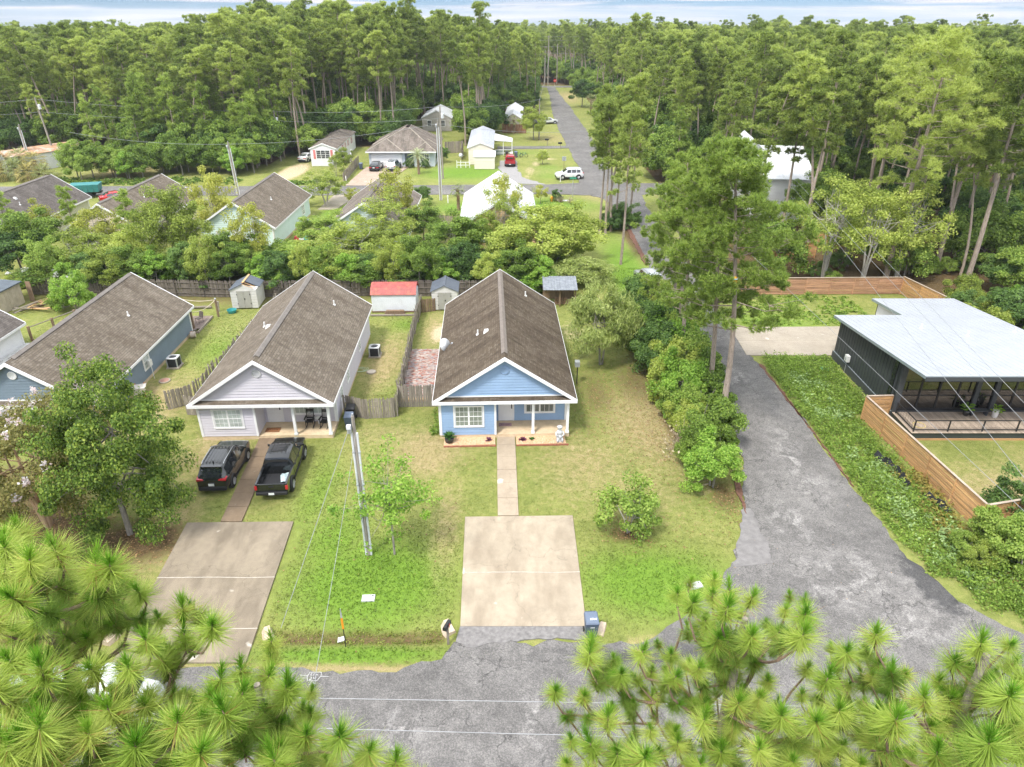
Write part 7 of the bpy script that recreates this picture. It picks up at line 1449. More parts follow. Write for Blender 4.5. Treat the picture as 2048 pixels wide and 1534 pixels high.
# ---- palms
def palm(label, x, y, h, nf=26, L=1.6, lm=L_PALM, rough=True, name='palm_tree', fan=True, s=1.0):
    e = empty(name, (x, y, 0), random.uniform(0,6), label, 'palm'); rr = random.Random(int(x*7+y)); b_ = MB()
    if h > .3: b_.tube([(0,0,-.1),(.05,0,h*.5),(0,.05,h)], [.24*s,.20*s,.24*s], 9)
    if h > .3 and rough:
        for q in range(24): a = q*2.4; z = h*(.25+.72*q/24); b_.tube([(math.cos(a)*.15,math.sin(a)*.15,z-.1),(math.cos(a)*.34,math.sin(a)*.34,z+.12)], [.05,.02], 4, cap=False)
    if b_.v: b_.build('trunk', mat('palm_bark', (.24,.17,.11), .95, var=.25, scale=6), e)
    f_ = MB()
    for q in range(nf):
        a = q*2.4+rr.uniform(-.2,.2); el = 1.35-2.0*(q/nf); l_ = L*rr.uniform(.85,1.1); pts = []
        for k_ in range(6): f = k_/5; pts.append(Vector((math.cos(a)*math.cos(el)*l_*f, math.sin(a)*math.cos(el)*l_*f, h+math.sin(el)*l_*f-.55*l_*f*f*.8)))
        s_ = Vector((-math.sin(a), math.cos(a), 0))
        if fan:
            c_ = pts[3]; fd = (pts[4]-pts[2]).normalized()
            for k_ in range(-5,6):
                t_ = k_*.26; d = (fd*math.cos(t_)+s_*math.sin(t_)).normalized(); n_ = d.cross(Vector((0,0,1))).normalized()*.035*s; tip = c_+d*l_*.52-Vector((0,0,.16*l_*abs(math.sin(t_))+.06)); f_.face([c_-n_*.4, c_+d*l_*.26+n_, tip, c_+d*l_*.26-n_])
            f_.tube([pts[0], pts[2], c_], .012, 3, cap=False)
        else:
            for k_ in range(1,6):
                for u in (0,.5):
                    p_ = pts[k_-1].lerp(pts[k_], u); d = (pts[k_]-pts[k_-1]).normalized()
                    for sg in (-1,1): tip = p_+s_*sg*.34*math.sin(math.pi*min(.95,(k_+u)/6)+.25)+d*.22-Vector((0,0,.13)); f_.face([p_-d*.03, p_+d*.05, tip])
            f_.tube(pts, .015, 3, cap=False)
    f_.build('fronds', lm, e); return e
palm('shaggy grey-green palm on the garage house lawn', -16.1, 125.8, 3.2, 46, 2.3, leaf_mat('pindo_leaf', [(.17,.20,.12),(.28,.32,.19),(.42,.45,.30)], .2), fan=False)
palm('small fan palm with rough trunk left of the peach house', -7.6, 100.7, 2.9, 18, 1.2, L_PALM); palm('pale cabbage palm beside the far white-roofed home', 4.3, 181, 3.5, 30, 1.9, L_PALM); palm('small palm before the far tan home', .4, 171.5, 3.0, 18, 1.5, L_PALM); palm('drooping cabbage palm right of the far road', 21.5, 206, 3.6, 34, 2.4, L_PALM)
for q, (x, y, h) in enumerate([(-88.5,121.5,1.0),(-85.5,120.0,1.4),(-82.8,121.5,1.8),(-80.2,120.3,1.2),(-77.8,120.8,1.0),(-87.0,124.0,2.4),(-83.5,124.5,3.0),(-80.6,123.5,2.6)]):
    e = palm('shaggy yellow-green palmetto in the clump at the left street edge', x, y, h, 44, 2.3, L_PALMY if q % 2 else L_PALM, s=1.4); e['group'] = 'palmetto clump'

# ---- placed trees: key, photo column/row of the crown's centre, depth, scale, label
T = [
 ('yp0',12,440,77,.75,'dark small pine at the left edge of the backyard tree belt'),('airy_yellow',72,445,79,.85,'yellow-green small tree before the dark shingled house'),('yp1',140,432,78,.75,'dark young pine before the dark shingled house corner'),
 ('airy_yellow',200,455,77,1.05,'yellow-green leafy tree before the cream house gable'),('yp0',258,440,76,.85,'dark young pine right of the cream house gable'),('round_light',335,445,74,.82,'olive-green leafy tree left of the mint house'),
 ('airy_yellow',420,395,84,.9,'airy yellow tree in front of the mint house gable'),('airy_yellow',495,455,74,.8,'thin airy tree before the mint house wall'),('round_dark',415,535,70,.85,'dark green broad tree above the slate cottage roof'),
 ('myrtle_small',112,545,69,.9,'white-flowering crape myrtle behind the slate cottage'),('round_mid',205,525,71,.72,'mid-green tree behind the slate cottage ridge'),('round_mid',300,545,70,.7,'green tree between slate and lavender cottage backyards'),
 ('bright',552,545,68.5,.85,'bright green tree right of the broken-roofed shed'),('round_mid',610,520,74,.8,'leafy tree behind the lavender cottage ridge'),('airy_light',648,372,103.5,1.0,'flat airy tree before the pink-shuttered home'),
 ('round_mid',650,455,82,.75,'rounded green tree right of the mint house'),('airy_light',705,490,73,1.25,'tall airy tree with pale limbs behind the metal shed'),('airy_light',775,440,80,1.1,'feathery light tree hiding the pale house gable'),
 ('airy_yellow',790,385,88,.9,'airy tree overlapping the streaked roof'),('round_dark',878,530,71,.95,'dark glossy tree above the taupe-doored shed'),('oak_under',945,540,71,.75,'dark vine-covered tree behind the blue cottage ridge'),
 ('round_light',1085,470,74,1.25,'big rounded light green tree right of the blue cottage ridge'),('willow',1150,540,70,1.2,'drooping willow-like tree at the belt\'s right end'),('airy_light',1000,440,80,.75,'small airy tree before the white metal roof'),
 ('bright',1052,568,67.5,.72,'bright yellow-green small tree touching the blue cottage roof'),('round_mid',845,440,84,.62,'upright green tree beside the pale house'),('round_dark',800,560,69,.7,'dark leafy tree right of the metal shed'),('round_mid',745,545,69.5,.62,'leafy bush-like tree behind the metal shed'),
 ('round_mid',60,470,74,.8,'leafy tree left of the yellow-green small tree'),('airy_light',160,500,72,1.0,'feathery tree behind the white crape myrtle'),('round_light',255,500,72,.8,'broad yellow-green tree behind the slate cottage ridge'),('airy_light',375,470,76,1.0,'feathery olive tree right of the cream house'),('round_mid',460,500,73,.8,'leafy tree below the mint house gable'),('airy_light',660,520,70,1.0,'airy tree above the lavender cottage back corner'),('round_light',760,490,75,.9,'light leafy tree before the pale house'),('round_mid',905,470,76,.8,'green tree left of the peach house wall'),('round_light',1130,460,76,.9,'light green tree at the right end of the tree belt'),('airy_yellow',1010,400,84,.8,'airy yellowish tree overlapping the white metal roof'),('round_mid',1040,530,70,.9,'mid-green tree above the lean-to'),('round_mid',720,560,68,.7,'leafy tree crowding the metal shed'),
 ('round_dark',30,500,72,.75,'dark tree at the left edge above the plywood shed'),('round_light',1010,520,73,.75,'yellowish tree just left of the blue cottage ridge'),('round_mid',505,520,72,.5,'small tree by the red-roofed shed'),('round_mid',945,470,78,.65,'mid-green tree below the peach house'),
]
for i, (k, px_, py_, Y, s, lab) in enumerate(T):
    p_ = at(px_, py_, Y); tm_, cm_, fm = PROTO[k]
    zc = {'yp0':6.2,'yp1':6.2,'airy_yellow':3.6,'round_light':4.8,'round_dark':4.3,'round_mid':5.0,'bright':3.2,'airy_light':4.9,'willow':3.6,'oak_under':4.0,'myrtle_small':4.0}[k]
    s *= 1.18; sz = max(.4, 1.02*p_.z/zc); sz = min(sz, s*1.6); put_tree(k, 'young_pine' if k[:2] == 'yp' else 'leafy_tree', lab, p_.x, p_.y, s, i*1.3, sz, 'backyard tree belt')
# fill shrubs under the belt
SH = ['shrub','shrub_dark','shrub_bright','shrub_light']; rr = random.Random(31)
for i in range(34):
    x = -50+i*1.65+rr.uniform(-.5,.5); y = 68.5+rr.uniform(-.8,7.5)
    put_tree(SH[rr.randrange(4)], 'shrub', 'leafy shrub under the backyard tree belt behind the back fence', x, y, rr.uniform(.6,1.5), rr.uniform(0,6), None, 'shrubs under the tree belt', 'shrub')
for i in range(22):
    x = -47+i*2.35+rr.uniform(-.7,.7); put_tree(['round_mid','bright','round_dark','round_light'][i % 4], 'leafy_tree', 'low leafy tree crowding over the dark back fence', x, 67.6+rr.uniform(-.3,1.2), rr.uniform(.5,.68), i, rr.uniform(.5,.72), 'low trees over the back fence')
# front yard
put_tree('big_front', 'leafy_tree', 'large dense green tree left of the lavender driveway', -20.6, 30.2, (.76,.76,1.05), .4); put_tree('myrtle', 'crape_myrtle', 'pink-flowering crape myrtle with many tan trunks at left edge', -25.4, 30.9, 1.0, 1.0, 1.0)
put_tree('sapling', 'sapling_tree', 'slender bright green sapling beside the front lawn pole', -6.1, 28.6, 1.0, .5); put_tree('lone_bush', 'lawn_bush', 'lone scraggly bush in the lawn right of the driveway', 6.25, 30.4, 1.15, 0, 1.2, None, 'bush')
put_tree('shrub_bright', 'round_shrub', 'big rounded bright green shrub at the road edge', 11.9, 34.6, 1.35, .3, 1.35, None, 'shrub'); put_tree('willow', 'willow_tree', 'pale drooping willow on the blue cottage side lawn', 7.1, 51.0, 1.0, 0)
put_tree('shrub_bright', 'yard_shrub', 'yellow-green leafy shrub behind the slate cottage', -40.6, 62.0, 1.25, 0, 1.5, None, 'shrub'); put_tree('shrub', 'yard_shrub', 'small dark shrub left of the yellow-green one', -42.6, 63.0, .8, 0, .8, None, 'shrub')
put_tree('twig', 'twiggy_shrub', 'grey dead twiggy shrub by the roadside hedge', 10.9, 38.2, 1.25, 0, 1.3, None, 'shrub')
rr = random.Random(77)
for i, (x, y, s, k) in enumerate([(12.3,37.0,1.2,'shrub'),(12.8,39.3,1.3,'shrub'),(11.6,40.5,1.1,'shrub_light'),(13.0,42.0,1.4,'shrub'),(12.0,43.5,1.5,'shrub_bright'),(13.2,45.0,1.5,'shrub'),(11.9,46.2,1.6,'shrub_light'),(12.9,47.8,1.7,'shrub'),(11.3,48.6,1.5,'shrub_dark'),(12.6,50.2,1.8,'shrub_bright'),(11.0,51.5,1.7,'shrub_dark'),(12.4,53.0,1.9,'shrub'),(10.9,54.3,1.7,'shrub_dark'),(12.6,55.8,1.9,'shrub'),(11.2,57.4,1.8,'shrub_dark'),(13.0,58.8,1.7,'shrub_light'),(12.0,60.2,1.7,'shrub'),(11.0,36.4,.7,'shrub'),(11.8,42.0,1.3,'shrub'),(13.3,49.2,1.5,'shrub')]):
    put_tree(k, 'hedge_shrub', 'leafy shrub in the roadside hedge below the pines', x, y, s, rr.uniform(0,6), s*rr.uniform(1.0,1.3), 'roadside hedge', 'shrub')
for i, (k, x, y, h, lab) in enumerate([('np0',13.95,40.85,18.6,'tallest roadside pine nearest the camera with an orange feeder'),('np1',13.55,43.2,17.2,'second roadside pine just behind the nearest one'),('np2',12.7,48.5,15.0,'roadside pine rising from the hedge, third from camera'),('np1',13.6,53.0,15.5,'roadside pine rising from the hedge, fourth from camera'),('np2',14.0,57.5,14.5,'farthest roadside pine of the near cluster')]):
    put_tree(k, 'pine_tree', lab, x, y, h/18*.93, [2.3,.6,3.9,5.1,1.7,.2][i], h/18, 'roadside pine cluster')
for i, (px_, py_, h, k) in enumerate([(1200,467,17,'fp0'),(1211,470,16,'fp2'),(1222,462,17.5,'fp1'),(1232,455,15,'fp4'),(1241,529,16.5,'fp2'),(1216,445,18,'fp3'),(1262,430,16,'fp0')]):
    p_ = gp(px_, py_); put_tree(k, 'pine_tree', ['leftmost slim pine of the crossroads clump','second slim pine of the crossroads clump','tall slim pine in the middle of the crossroads clump','right slim pine of the crossroads clump','lone slim pine on the lawn before the crossroads clump','rear slim pine of the crossroads clump','pine on the right of the crossroads clump'][i], p_.x, p_.y, h/20*1.05, i*1.1, h/20, 'crossroads pines')
for i in range(6): put_tree('shrub_dark', 'shrub', 'dark shrub at the foot of the crossroads pines', 12.3+i*.5, 90+rr.uniform(-2,3), rr.uniform(.8,1.3), i, None, 'shrubs under crossroads pines', 'shrub')
e = empty('bird_feeder', tuple(at(1469,566,40.6)), 0, 'orange bird feeder hanging on the nearest roadside pine', 'bird feeder'); b_ = MB(); b_.lathe([(.05,0),(.14,.02),(.14,.25),(.16,.27),(.02,.42)], 10); b_.build('feeder_body', mat('feeder_orange', (.75,.32,.02), .5), e); b_ = MB(); b_.lathe([(.18,.26),(.02,.40)], 10); b_.build('feeder_roof', mat('feeder_blue', (.2,.4,.5), .5), e)
# right-hand wood: leading trees
for i, (k, px_, py_, h, lab, rz, s) in enumerate([('rp0',1772,560,23.0,'tall leaning pine with bare pale lower limbs behind the slat fence',.0,1.0),('rp1',1868,545,21.5,'tall leaning pine right of the bare-limbed one',.2,1.0),('fp1',1600,505,20,'pine standing before the tall white house',1.0,1.1),('fp3',1610,500,20.5,'second pine standing before the tall white house',2.2,1.1),('fp2',1500,470,19,'pine left of the tall white house',3.0,1.1),('fp0',1560,470,19,'dark slim pine behind the near pine crown',4.0,1.1)]):
    p_ = gp(px_, py_); put_tree(k, 'pine_tree', lab, p_.x, p_.y, s, rz, h/({'rp0':23,'rp1':22}.get(k, 20)), 'leading pines of the right wood')
for i, (px_, py_, s, lab) in enumerate([(1645,560,.85,'pale-limbed light green tree behind the slat fence'),(1722,570,.75,'thin pale-limbed tree right of the fence middle'),(1790,560,.8,'pale-limbed tree below the leaning pine'),(1690,520,.7,'light leafy tree deeper behind the fence')]):
    p_ = gp(px_, py_); put_tree('white_limbed', 'leafy_tree', lab, p_.x, p_.y, s, i*1.7, s, 'pale-limbed trees at the fence')
rr = random.Random(17)
for i in range(60):
    x = rr.uniform(26, 64); y = rr.uniform(70, 92) if x < 42 else rr.uniform(56, 88)
    if 29 < x < 41 and 76 < y < 86: continue
    put_tree(rr.choice(['mid_under','oak_under','round_mid','shrub','shrub_dark','mid_under']), 'understory_tree', 'leafy understory tree at the edge of the right-hand wood', x, y, rr.uniform(.45,.95), rr.uniform(0,6), None, 'right wood understory')
for i in range(40):
    x = rr.uniform(39.5, 52); y = rr.uniform(42, 66); put_tree(rr.choice(SH+['shrub_light']), 'shrub', 'shrub in the brushy ground right of the modern house', x, y, rr.uniform(.7,1.5), rr.uniform(0,6), None, 'brush right of the modern house', 'shrub')
for i, (px_, py_, s, k) in enumerate([(2010,1110,1.3,'shrub'),(2060,1060,1.5,'shrub_dark'),(1985,1090,.8,'shrub_light'),(2035,1150,1.0,'shrub'),(1930,1110,.6,'shrub'),(2080,1130,1.4,'shrub'),(1960,1130,.7,'shrub_light')]):
    p_ = gp(px_, py_); put_tree(k, 'shrub', 'shrub in the thicket at the slat fence corner', p_.x, p_.y, s, i, None, 'fence corner thicket', 'shrub')
# left thicket and hedges across the cross street
for i in range(26):
    f = i/25; x = -72+f*26+rr.uniform(-1,1); y = 121+rr.uniform(0,7)+f*3; put_tree(rr.choice(['mid_under','round_mid','bright','mid_under']), 'thicket_tree', 'rounded leafy tree in the bright thicket across the street', x, y, rr.uniform(.55,.85), rr.uniform(0,6), None, 'bright thicket across the street')
for i, (x, y, s, k, lab) in enumerate([(-45,127,.75,'round_mid','leafy tree left of the pink-shuttered home'),(-29.5,128,.5,'round_light','small leafy tree right of the pink-shuttered home'),(-29.8,123,.45,'airy_light','airy small tree by the garage house fence'),(4.7,163,.85,'round_light','rounded light tree on the neighbour lawn'),(4.2,104.5,.5,'airy_yellow','brownish twiggy shrub right of the white metal roof'),(-12.9,103.5,.4,'round_dark','dark round shrub before the twin-riser pole'),(5.6,134.5,.32,'round_light','small shrub on the gravel lot'),(-13.0,136.5,.4,'round_dark','dark shrub at the garage house right corner'),(-31,103,.5,'bright','bright tree beside the mint house drive'),(20.5,222,1.1,'round_dark','dark leafy tree right of the far road end'),(24,190,1.0,'mid_under','leafy tree beside the far road'),(-22.5,101.5,.55,'airy_yellow','yellow-green small tree beyond the streaked roof')]):
    put_tree(k, 'leafy_tree', lab, x, y, s, i)
for i, (x, y) in enumerate([(-18.5,131.6),(-15.6,131.4),(7.2,105.4),(8.6,104.8),(6.6,106.4)]): put_tree(['shrub_dark','shrub_dark','twig','twig','shrub_dark'][i], 'shrub', ['low dark shrub by the garage house door','low dark shrub at the garage house corner','brown twiggy bush in the far corner lawn','second brown bush in the far corner lawn','dark tuft beside the yellow hydrant'][i], x, y, .7, i, None, None, 'shrub')
# ---- forest pines
def inview(x, y, z=9, m_=80):
    d = y*_c-(z-CAM_H)*_s
    if d < 5: return False
    return -m_ < 1024+FPX*x/d < 2048+m_
rr = random.Random(99); cand = []
def clear(x, y):
    if 9.3 < x < 20.5 and y < 300: return False
    if y < 119 and x < 24: return False
    if y < 300 and 279 < y < 292 and True: return False
    if x <= 9.3:
        if -30 < x and y < 152: return False
        if -40 < x <= -30 and y < 156: return False
        if -48 < x <= -40 and y < 138: return False
        if x <= -48 and y < 134: return False
        if -88 < x < -70 and y < 148: return False
        if -98 < x < -80 and 118 < y < 142: return False
        if -24 < x < -11 and 150 < y < 190: return False
        if -6 < x < 10 and 150 < y < 200: return False
        if x > 6.5: return False
    else:
        if y < 66 or (x < 26 and y < 125): return False
        if x < 30 and y < 72: return False
        if 29 < x < 44 and y < 88: return False
        if 25 < x < 45 and y < 95: return False
        if 30 < x < 41 and 92 < y < 112: return False
        if 20 < x < 26 and y < 260: return False
    return True
y = 66.0
while y < 330:
    st_ = 4.5 if y < 200 else 5.2; half = (1100/FPX)*(y*_c+16*_s)
    x = -half
    while x < half:
        X, Y = x+rr.uniform(-.45,.45)*st_, y+rr.uniform(-.45,.45)*st_; x += st_
        if clear(X, Y) and rr.random() < .86: cand.append((X, Y))
    y += st_
def show(X, Y):   # how large it shows: near ones and the front rows first
    return -(Y if X > 9 else Y-62)
cand.sort(key=lambda c_: -show(*c_)); NIND = 235
def hgt(X, Y):
    h = 19.0+6.5*math.exp(-((X+48)/38)**2-((Y-195)/55)**2)+rr.gauss(0,1.5)
    if X < -44 and Y < 150: h -= 4*rr.random()+1
    if X < -70: h -= 1
    return max(9, h)
for i, (X, Y) in enumerate(cand[:NIND]):
    k = 'fp%d' % rr.randrange(5) if rr.random() < .9 else 'yp%d' % rr.randrange(2); h = hgt(X, Y); s = h/20 if k[0] == 'f' else rr.uniform(.8,1.3); w_ = s*rr.uniform(.95,1.2)
    lab, grp = ('pine in the dense right-hand wood', 'right-hand wood pines') if X > 9 else (('pine at the front of the left-hand wood', 'left-hand wood pines') if X < -40 else ('pine in the wood behind the across-street homes', 'middle wood pines'))
    put_tree(k, 'pine_tree', lab, X, Y, w_, rr.uniform(0,6.28), s, grp)
for i in range(30):
    X, Y = rr.uniform(-76,-43), rr.uniform(131,141); put_tree('yp%d' % (i % 2), 'young_pine', 'young bushy pine along the front edge of the left-hand wood', X, Y, rr.uniform(1.0,1.5), rr.uniform(0,6), rr.uniform(1.0,1.6), 'young pines at the left wood edge')
put_tree('dead', 'dying_pine', 'nearly bare dying pine at the left wood edge', -53.5, 141, 1.0, 0, 1.0)
# understory along wood edges, individually
for i in range(70):
    if i < 38: X, Y = rr.uniform(-78,-42), rr.uniform(133,146)
    else: X, Y = rr.uniform(-40,8), rr.uniform(153,166)
    if -98 < X < -70 and Y < 146: continue
    if X > -6 or -25 < X < -10: continue
    put_tree(rr.choice(['oak_under','oak_under','mid_under']), 'understory_tree', 'dark leafy understory tree below the pines across the street', X, Y, rr.uniform(.7,1.25), rr.uniform(0,6), None, 'left wood understory')
# ---- the rest of the wood as one mass: instanced on points
def joined(key, name):
    tm_, cm_, _f = PROTO[key]; a = bpy.data.objects.new(name, None); 
    va = np.empty(len(tm_.vertices)*3, np.float32); tm_.vertices.foreach_get('co', va); va = va.reshape(-1,3); vb = np.empty(len(cm_.vertices)*3, np.float32); cm_.vertices.foreach_get('co', vb); vb = vb.reshape(-1,3)
    me = bpy.data.meshes.new(name); fa = [tuple(p.vertices) for p in tm_.polygons]; k = len(cm_.polygons[0].vertices); fb = (np.arange(len(cm_.polygons)*k).reshape(-1,k)+len(va)).tolist()
    me.from_pydata(np.concatenate([va, vb]).tolist(), [], fa+fb); me.materials.append(tm_.materials[0]); me.materials.append(cm_.materials[0]); me.polygons.foreach_set('material_index', [0]*len(fa)+[1]*len(fb)); return bpy.data.objects.new(name, me)
wood_col = bpy.data.collections.new('wood_sources')
SRC = ['fp0','fp1','fp2','fp3','fp4','oak_under','mid_under']
for k in SRC: wood_col.objects.link(joined(k, 'wood_source_'+k))
pts = []; idx = []; scl = []
for X, Y in cand[NIND:]:
    h = hgt(X, Y); pts.append((X, Y)); idx.append(rr.randrange(5)); scl.append(h/20)
    if rr.random() < (.75 if Y < 285 else 1.0) and Y < 335: pts.append((X+rr.uniform(-2,1), Y+rr.uniform(-1,2))); idx.append(5+(rr.random() < .3)); scl.append(rr.uniform(.7,1.35))
for X, Y in cand[:NIND]:
    if rr.random() < .45 and Y > 90: pts.append((X+rr.uniform(-2,2), Y+rr.uniform(0,3))); idx.append(5+(rr.random() < .3)); scl.append(rr.uniform(.7,1.2))
y = 334.0
while y < 1500:
    st_ = 5.5 + (y-330)*.012; half = (1080/FPX)*(y*_c+20); x = -half
    while x < half:
        X, Y = x+rr.uniform(-.5,.5)*st_, y+rr.uniform(-.5,.5)*st_; x += st_
        if abs(X-15) < 4 and Y < 420: continue
        pts.append((X, Y)); idx.append(rr.randrange(5)); scl.append(rr.gauss(.78,.10)*(1+max(0,(y-600))*.0002))
    y += st_
XY = np.array(pts); pz = terrain(XY[:,0], XY[:,1]); pm = bpy.data.meshes.new('distant_wood'); pm.from_pydata([(a, b2, float(z)) for (a, b2), z in zip(pts, pz)], [], [])
for nm, ty, arr in (('idx','INT',np.array(idx, np.int32)),('scl','FLOAT',np.array(scl, np.float32)),('rot','FLOAT',RNG.uniform(0,6.28,len(pts)).astype(np.float32))):
    a_ = pm.attributes.new(nm, ty, 'POINT'); a_.data.foreach_set('value', arr)
dw = obj('distant_wood', pm); dw['kind'] = 'stuff'
tag(dw, 'dense pine wood stretching away to the horizon', 'forest')
def instancer(o, coll, nm):
    ng = bpy.data.node_groups.new(nm, 'GeometryNodeTree'); ng.interface.new_socket('Geometry', in_out='INPUT', socket_type='NodeSocketGeometry'); ng.interface.new_socket('Geometry', in_out='OUTPUT', socket_type='NodeSocketGeometry')
    n_ = ng.nodes; gi, go = n_.new('NodeGroupInput'), n_.new('NodeGroupOutput'); ip = n_.new('GeometryNodeInstanceOnPoints'); ci = n_.new('GeometryNodeCollectionInfo'); ci.inputs['Collection'].default_value = coll; ci.inputs['Separate Children'].default_value = True; ci.inputs['Reset Children'].default_value = True
    def attr(nm_, ty): a_ = n_.new('GeometryNodeInputNamedAttribute'); a_.data_type = ty; a_.inputs[0].default_value = nm_; return a_.outputs[0]
    cx_ = n_.new('ShaderNodeCombineXYZ'); ng.links.new(attr('rot','FLOAT'), cx_.inputs[2]); cs = n_.new('ShaderNodeCombineXYZ'); sa = attr('scl','FLOAT')
    for i in range(3): ng.links.new(sa, cs.inputs[i])
    ip.inputs['Pick Instance'].default_value = True; ng.links.new(gi.outputs[0], ip.inputs['Points']); ng.links.new(ci.outputs[0], ip.inputs['Instance']); ng.links.new(attr('idx','INT'), ip.inputs['Instance Index']); ng.links.new(cx_.outputs[0], ip.inputs['Rotation']); ng.links.new(cs.outputs[0], ip.inputs['Scale']); ng.links.new(ip.outputs[0], go.inputs[0])
    md = o.modifiers.new('instances', 'NODES'); md.node_group = ng
instancer(dw, wood_col, 'wood_instances')
# far canopy beyond 1.4 km, one uneven sheet
xs_ = np.linspace(-2600, 2600, 420); ys_ = np.concatenate([np.linspace(1380, 2200, 90), np.linspace(2225, 5200, 90)]); CX, CY = np.meshgrid(xs_, ys_); r_ = np.random.default_rng(4)
CZ = terrain(CX, CY)*np.clip(1, 0, 1)+14+2.0*vnoise(CX, CY, .02, 1)+r_.normal(size=CX.shape)*1.6; CZ = np.maximum(CZ, -.016*np.sqrt(CX**2+CY**2)+25+0) if False else CZ
ii = np.arange(CX.size).reshape(CX.shape); cf = np.stack([ii[:-1,:-1].ravel(), ii[:-1,1:].ravel(), ii[1:,1:].ravel(), ii[1:,:-1].ravel()], 1)
fc = obj('far_canopy', fast_mesh('far_canopy', np.stack([CX.ravel(), CY.ravel(), CZ.ravel()], 1), cf, mat('far_canopy_green', (.085,.12,.04), .95, var=.3, scale=.05))); tag(fc, 'far-off wood fading into haze at the horizon', 'forest', kind='stuff')

# ---- verge weeds, lawn blades
def weed_field(name, label, polys, n_, hmin, hmax, lm, size, seed, dens=None, per=9):
    rng = np.random.default_rng(seed); C = []; 
    for (x0, x1, y0, y1) in polys:
        k = int(n_*abs((x1-x0)*(y1-y0))); X = rng.uniform(x0,x1,k); Y = rng.uniform(y0,y1,k); f = vnoise(X, Y, 1.6, seed)+rng.normal(size=k)*.25; ok = f > (dens if dens is not None else -9); X, Y = X[ok], Y[ok]; Hh = hmin+(hmax-hmin)*rng.uniform(size=len(X))**1.4*np.clip(.6+vnoise(X, Y, .9, seed+1), .2, 1.4)
        for j in range(per): fz = rng.uniform(.15,1,len(X)); C.append(np.stack([X+rng.normal(size=len(X))*.10, Y+rng.normal(size=len(X))*.10, terrain(X, Y)+Hh*fz], 1))
    C = np.concatenate(C); V, F = leaves(C, size, rng, .55, None, .42); o = obj(name, fast_mesh(name, V, F, lm)); tag(o, label, 'weeds', kind='stuff'); return o
VERGE = [(20.35,24.2,33,38),(20.6,24.4,29,33),(21.0,25.0,26.8,29),(22.2,27.5,24.6,27),(23.6,30,22.8,25),(20.3,23.9,38,43),(20.2,25.6,43,50),(20.3,25.8,50,52.3),(25.2,31,26.5,29.8)]
weed_field('verge_weeds', 'green leafy weeds covering the verge beside the side road', VERGE, 44, .1, 1.05, L_WEED, .10, 1)
weed_field('pale_verge_weeds', 'pale feathery weeds along the verge', [(21.2,23.4,31.5,38.5),(21.5,24.2,27.6,31.5),(22.4,25.4,25.4,28),(21.0,23.4,42,48.5)], 16, .3, .95, L_WEEDP, .12, 2, -.05)
weed_field('yellow_verge_weeds', 'yellowish brown weeds near the slat fence', [(23.0,24.9,29.6,37.5),(24.6,28,26.2,29.8)], 26, .2, .8, leaf_mat('yellowbrown_weed', [(.13,.11,.03),(.24,.20,.06),(.36,.32,.09)], .3), .12, 3, -.1)
weed_field('ditch_weeds', 'dark clover-like weeds in the roadside ditch', [(-11.2,-3.1,22.8,23.8)], 40, .01, .09, leaf_mat('ditch_leaf', [(.06,.075,.02),(.12,.15,.03),(.22,.25,.06)], .3), .075, 4, -.1)
weed_field('lot_weeds', 'low yellow-green weeds on the lot beyond the grey driveway', [(21.0,33,59,66.3)], 12, .05, .28, L_WEED, .17, 5, -.1)
weed_field('brush_grass', 'tall brownish grass right of the modern house', [(39,52,46,66)], 8, .2, .9, L_YEL, .26, 6, -.1)
weed_field('bank_weeds', 'rough green growth along the left cross street verge', [(-76,-45,117,122),(-39,-30,117,120)], 5, .1, .7, L_MID, .32, 7, -.2)
weed_field('house_edge_weeds', 'green weeds at the blue cottage left corner', [(-5.5,-4.75,40.2,44)], 40, .05, .5, L_WEED, .11, 8, -.1)
